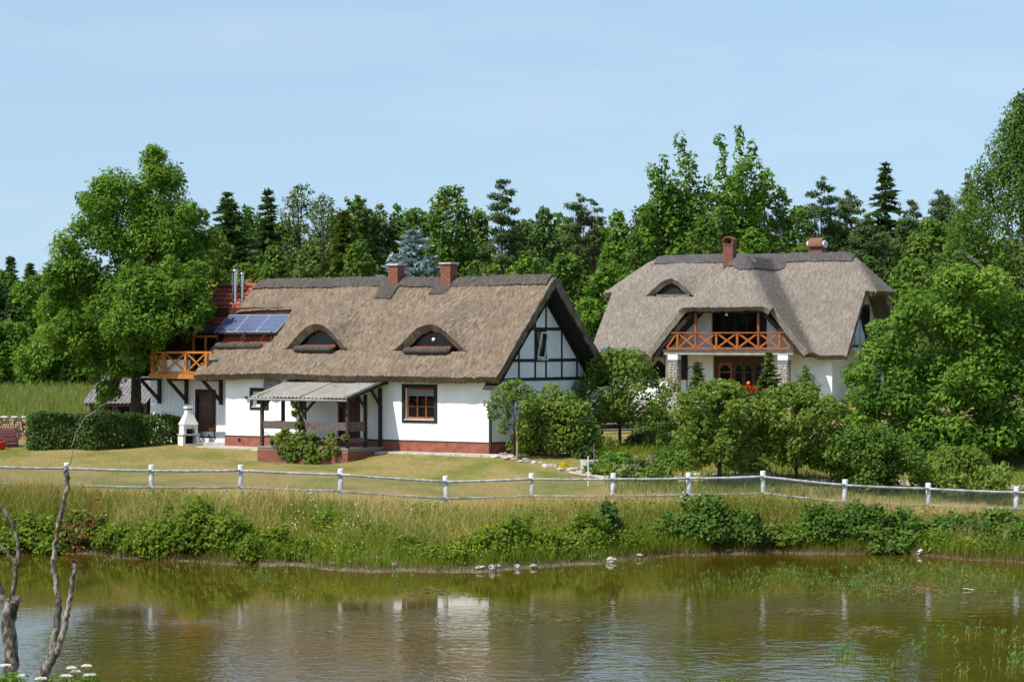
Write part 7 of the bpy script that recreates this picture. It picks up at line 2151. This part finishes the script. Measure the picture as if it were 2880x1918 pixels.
# ------------------------------------------------------------------ plants in the pond
def pond_plants():
    r_ = np.random.default_rng(540)
    spots = []
    def wp(px, py):
        d = CAM_Z * FPX / (py - 959.0); return (px - 1440) / FPX * d, d
    def cluster(cx, cy, sx, sy, n):
        for _ in range(n):
            px = r_.normal(cx, sx); py = r_.normal(cy, sy)
            if py < 1570: continue
            spots.append(wp(px, py))
    for a in ((2020, 1650, 60, 10, 22), (2170, 1622, 40, 8, 24), (2230, 1612, 30, 8, 22), (2330, 1640, 60, 12, 26), (2420, 1650, 60, 14, 50), (2500, 1660, 50, 16, 46), (2480, 1605, 50, 8, 34), (2560, 1615, 50, 8, 40), (2680, 1612, 50, 9, 50), (2760, 1630, 60, 14, 50), (2700, 1660, 60, 14, 40), (2830, 1640, 40, 20, 40), (1900, 1655, 20, 8, 7), (1730, 1600, 60, 12, 14), (1640, 1612, 40, 10, 10), (2120, 1660, 40, 14, 12),
              (2570, 1830, 22, 10, 12), (2800, 1790, 40, 12, 18), (2500, 1880, 25, 12, 14), (2830, 1880, 30, 14, 16), (2700, 1895, 30, 10, 10), (2380, 1845, 22, 12, 34), (2730, 1780, 25, 8, 9), (2650, 1800, 30, 10, 10), (725, 1615, 26, 10, 26), (740, 1640, 15, 8, 8), (290, 1585, 30, 12, 18), (560, 1600, 60, 10, 22), (1120, 1625, 40, 10, 10), (1250, 1600, 40, 8, 10), (860, 1605, 40, 6, 14), (1810, 1590, 50, 8, 14), (2860, 1850, 20, 30, 16), (1560, 1610, 40, 6, 10)):
        cluster(*a)
    pos = np.array(spots); n = len(pos)
    P0 = np.stack([pos[:, 0], pos[:, 1], np.full(n, -0.02)], -1)
    # stalks
    h = r_.uniform(0.08, 0.24, n)
    k = 2
    Pk = np.repeat(P0, k, 0) + np.concatenate([r_.normal(0, 0.06, (n * k, 2)), np.zeros((n * k, 1))], 1)
    hk = np.repeat(h, k) * r_.uniform(0.6, 1.1, n * k)
    o = blades('pond_stalks', Pk, hk, np.full(n * k, 0.013), np.full(n * k, 0.45), r_, M['grass_green'], r_.uniform(0.2, 0.9, n * k), label='thin stalks of the water plants standing in the pond', cat='water plants')
    C = Pk + np.stack([np.zeros(n * k), np.zeros(n * k), hk], -1) + r_.normal(0, 0.02, (n * k, 3))
    az = r_.uniform(0, 6.28, n * k)
    o = np_leaves('pondweed', C, np.stack([np.cos(az) * 0.7, -0.6 + np.sin(az) * 0.5, np.full(n * k, 0.5)], -1), r_.uniform(0.05, 0.125, n * k), 0.42, M['pondweed'], None, r_, np.tile([0, 0, 1.0], (n * k, 1)), 0.6)
    tag(o, 'upright leaves of water plants growing in the pond at right', 'water plants', kind='stuff')
    # floating mats
    def mat_weed(cx, cy, sx, sy, n, lab):
        px = r_.normal(cx, sx, n); py = r_.normal(0, sy, n) + cy + 0.10 * (px - cx) * np.sin((px - cx) * 0.03)
        py = np.maximum(py, 1600)
        d = CAM_Z * FPX / (py - 959.0); x = (px - 1440) / FPX * d
        C = np.stack([x, d, r_.uniform(0.003, 0.012, n)], -1)
        o = np_leaves('floating_weed', C, np.tile([0, 0, 1.0], (n, 1)) + r_.normal(0, 0.10, (n, 3)), r_.uniform(0.06, 0.28, n), 0.16, M['weedmat'], None, r_, np.tile([1.0, 0.1, 0], (n, 1)), 0.6)
        tag(o, lab, 'water weed', kind='stuff')
    mat_weed(1530, 1738, 85, 9, 520, 'brown weed drifting on open water in the middle')
    mat_weed(2440, 1772, 45, 7, 520, 'brown weed drift at right, nearest the camera')
    mat_weed(1210, 1660, 55, 6, 300, 'brown weed drift near the shore, left of middle')
    mat_weed(2260, 1718, 40, 5, 220, 'pale weed drift left of the pond plants')
    mat_weed(2560, 1652, 130, 14, 1500, 'olive weed carpet among the pond plants at right')
    mat_weed(920, 1775, 30, 8, 90, 'small brown weed drift on the left half of the pond')
    mat_weed(2700, 1700, 90, 40, 260, 'scattered weed bits floating at right')
pond_plants()

# ------------------------------------------------------------------ pruned trunks and elder in the foreground
def fore():
    r_ = np.random.default_rng(560)
    d = 27.0
    def Q(x, y, dd=0.0): return P(x, y, d + dd)
    S_ = d / FPX
    def path(m, pts, off, n=10, wob=0.0):
        pp = []; rr_ = []
        # resample for a gnarled surface
        for i in range(len(pts) - 1):
            for k in range(5):
                t = k / 5
                x = pts[i][0] + (pts[i + 1][0] - pts[i][0]) * t; y = pts[i][1] + (pts[i + 1][1] - pts[i][1]) * t; w = pts[i][2] + (pts[i + 1][2] - pts[i][2]) * t
                pp.append(Q(x, y) - off + Vector(r_.normal(0, 0.006, 3))); rr_.append(w / 2 * S_ * r_.uniform(0.92, 1.09))
        pp.append(Q(pts[-1][0], pts[-1][1]) - off); rr_.append(pts[-1][2] / 2 * S_)
        m.tube(pp, rr_, n)
    bx_, by_ = Q(25, 1918).x, d
    bA = Vector((bx_, d, gz(bx_, d)))
    tA = thing('pruned_trunk', 'thick pruned tree trunk with cut stubs at the lower left corner', 'tree', bA)
    m = MB()
    path(m, [(28, 2060, 56), (26, 1990, 50), (26, 1901, 44), (34, 1850, 42), (24, 1761, 38), (30, 1700, 42), (36, 1690, 38)], bA, 12)
    path(m, [(30, 1722, 36), (6, 1680, 22), (-8, 1640, 20), (-22, 1590, 16)], bA)
    m.build('trunk', M['bark_pale'], tA, smooth=True)
    m = MB(); path(m, [(32, 1715, 30), (42, 1690, 27), (45, 1682, 25)], bA); m.build('cut_stub', M['bark_pale'], tA, smooth=True)
    m = MB(); path(m, [(34, 1700, 18), (37, 1665, 14), (46, 1590, 12), (53, 1540, 11), (43, 1488, 10), (22, 1450, 9), (2, 1418, 6)], bA); m.build('branch', M['bark_pale'], tA, smooth=True)
    m = MB(); path(m, [(46, 1588, 10), (25, 1560, 8), (-4, 1530, 7)], bA); m.build('branch', M['bark_pale'], tA, smooth=True)
    bx2 = Q(115, 1918).x
    bB = Vector((bx2, d, gz(bx2, d)))
    tB = thing('pruned_trunk', 'slender forked pruned trunk with dead brown twig at lower left', 'tree', bB)
    m = MB(); path(m, [(88, 2060, 44), (100, 1970, 38), (122, 1897, 34), (146, 1846, 27), (155, 1782, 21), (164, 1697, 18), (160, 1646, 16), (150, 1590, 15), (157, 1514, 14), (172, 1442, 13), (188, 1378, 12), (190, 1345, 12), (184, 1322, 12), (185, 1312, 9)], bB)
    m.build('trunk', M['bark_pale'], tB, smooth=True)
    m = MB(); path(m, [(135, 1872, 26), (160, 1828, 22), (182, 1765, 19), (188, 1720, 16), (198, 1676, 15), (207, 1620, 14), (213, 1585, 14)], bB); m.build('fork', M['bark_pale'], tB, smooth=True)
    m = MB()
    for pts in ([(186, 1322, 4), (201, 1297, 3), (203, 1255, 3), (214, 1217, 3), (243, 1170, 2.6), (257, 1110, 2), (270, 1083, 1.6), (314, 1033, 1)], [(243, 1170, 3), (275, 1150, 3), (306, 1130, 2)], [(222, 1200, 3), (236, 1188, 2)], [(245, 1168, 3), (248, 1130, 2)]):
        path(m, pts, bB, 6)
    m.build('whip', M['whip'], tB, smooth=True)
    m = MB(); tw = []
    for pts in ([(205, 1600, 5), (203, 1560, 4), (208, 1530, 4), (225, 1490, 3), (245, 1455, 2), (265, 1400, 2)], [(208, 1530, 3), (190, 1480, 2), (185, 1440, 2)], [(225, 1490, 2), (260, 1465, 2), (280, 1440, 1.5)]):
        path(m, pts, bB, 5); tw += [(a, b_) for a, b_, _ in pts[1:]]
    m.build('twig', M['bark'], tB, smooth=True)
    c = []
    for (x, y) in tw:
        for _ in range(44 if y > 1470 else 20):
            q = Q(x + r_.normal(0, 14), y + r_.normal(0, 16), r_.normal(0, 0.06)) - bB; c.append(tuple(q))
    c = np.array(c)
    np_leaves('dead_leaves', c, r_.normal(0, 1, c.shape), r_.uniform(0.020, 0.048, len(c)), 0.6, M['brown_leaf'], tB, r_)
    # elder bushes with white umbels
    for (name_lab, umb, cx) in (('elder bush with creamy white flower heads under the thick trunk', [(15, 1871), (58, 1900), (-6, 1905)], 20), ('elder bush with creamy white flower heads right of the forked trunk', [(115, 1908), (201, 1878), (212, 1888), (243, 1872), (187, 1900), (253, 1897)], 190)):
        b = P(cx, 1930, 26.0); gzz = gz(b.x, b.y); b.z = gzz
        t = thing('elder_bush', name_lab, 'shrub', b)
        cl = []
        wd = 45 if cx < 100 else 95
        for k in range(26):
            px = cx + r_.uniform(-wd, wd); py = 1925 + r_.uniform(-18, 90)
            q = P(px, py, 26.0 + r_.uniform(-0.3, 0.3)) - b
            cl.append((q.x, q.y, q.z, 0.11, 0.11, 0.08))
        C, N, T = shell(cl, 330, r_, 0.6)
        np_leaves('foliage', C, N * 0.5 + r_.normal(0, 0.5, N.shape) + np.array([0, -0.2, 0.7]), r_.uniform(0.03, 0.075, len(C)), 0.5, M['lf_bright'], t, r_)
        m = MB()
        for (x, y) in umb:
            q = P(x, y, 26.0) - b
            m.tube([(q.x * 0.7, 0, 0), (q.x * 0.9, 0, q.z * 0.6), (q.x, q.y, q.z - 0.03)], [0.008, 0.006, 0.003], 5, False)
        m.build('stems', M['bark'], t)
        for (x, y) in umb:
            q = np.array(P(x, y, 26.0) - b)
            n = 300; rad = 0.062 * r_.uniform(0.85, 1.15)
            a = r_.uniform(0, 6.28, n); rr2 = rad * np.sqrt(r_.uniform(0, 1, n))
            cc = q + np.stack([rr2 * np.cos(a), rr2 * np.sin(a), 0.012 * (1 - (rr2 / rad) ** 2) + r_.normal(0, 0.004, n)], -1)
            np_leaves('flower_head', cc, np.tile([0, -0.2, 1.0], (n, 1)) + r_.normal(0, 0.3, (n, 3)), r_.uniform(0.007, 0.013, n), 0.9, M['petal_white'], t, r_)
    # leafy plant tips that reach into the bottom edge
    for (px, top, lab, mt) in ((400, 1893, 'leafy yellow-green plant tip at bottom edge, left of middle', 'lf_yellow'), (1955, 1882, 'leafy yellow-green plant tip at bottom edge, right of middle', 'lf_yellow'), (2040, 1900, 'smaller plant tip at bottom edge, further right', 'lf_bright'), (2390, 1893, 'yellow plant tip at bottom edge below the pond plants', 'lf_yellow')):
        dd = 33.0; b = P(px, 1940, dd); b.z = gz(b.x, b.y)
        h = CAM_Z + (959 - top) * dd / FPX - b.z
        t = thing('bank_plant', lab, 'plant', b)
        m = MB(); C = []
        for k in range(7):
            x = r_.normal(0, 0.05); y = r_.normal(0, 0.05); hh = h * r_.uniform(0.9, 1.0)
            m.tube([(x, y, 0), (x * 1.4, y * 1.4, hh * 0.6), (x * 2, y * 2, hh)], [0.006, 0.005, 0.002], 4, False)
            for q in range(26):
                f = r_.uniform(0.55, 1.0); C.append((x * (1 + f) + r_.normal(0, 0.02), y * (1 + f) + r_.normal(0, 0.02), hh * f))
        m.build('stems', M['grass_stem'], t)
        C = np.array(C)
        np_leaves('leaves', C, r_.normal(0, 0.7, C.shape) + np.array([0, -0.3, 0.6]), r_.uniform(0.02, 0.045, len(C)), 0.4, M[mt], t, r_)
M['grass_stem'] = mat_noise('green_stem', (0.06, 0.10, 0.02), (0.10, 0.15, 0.03), 5, 0.7)
fore()
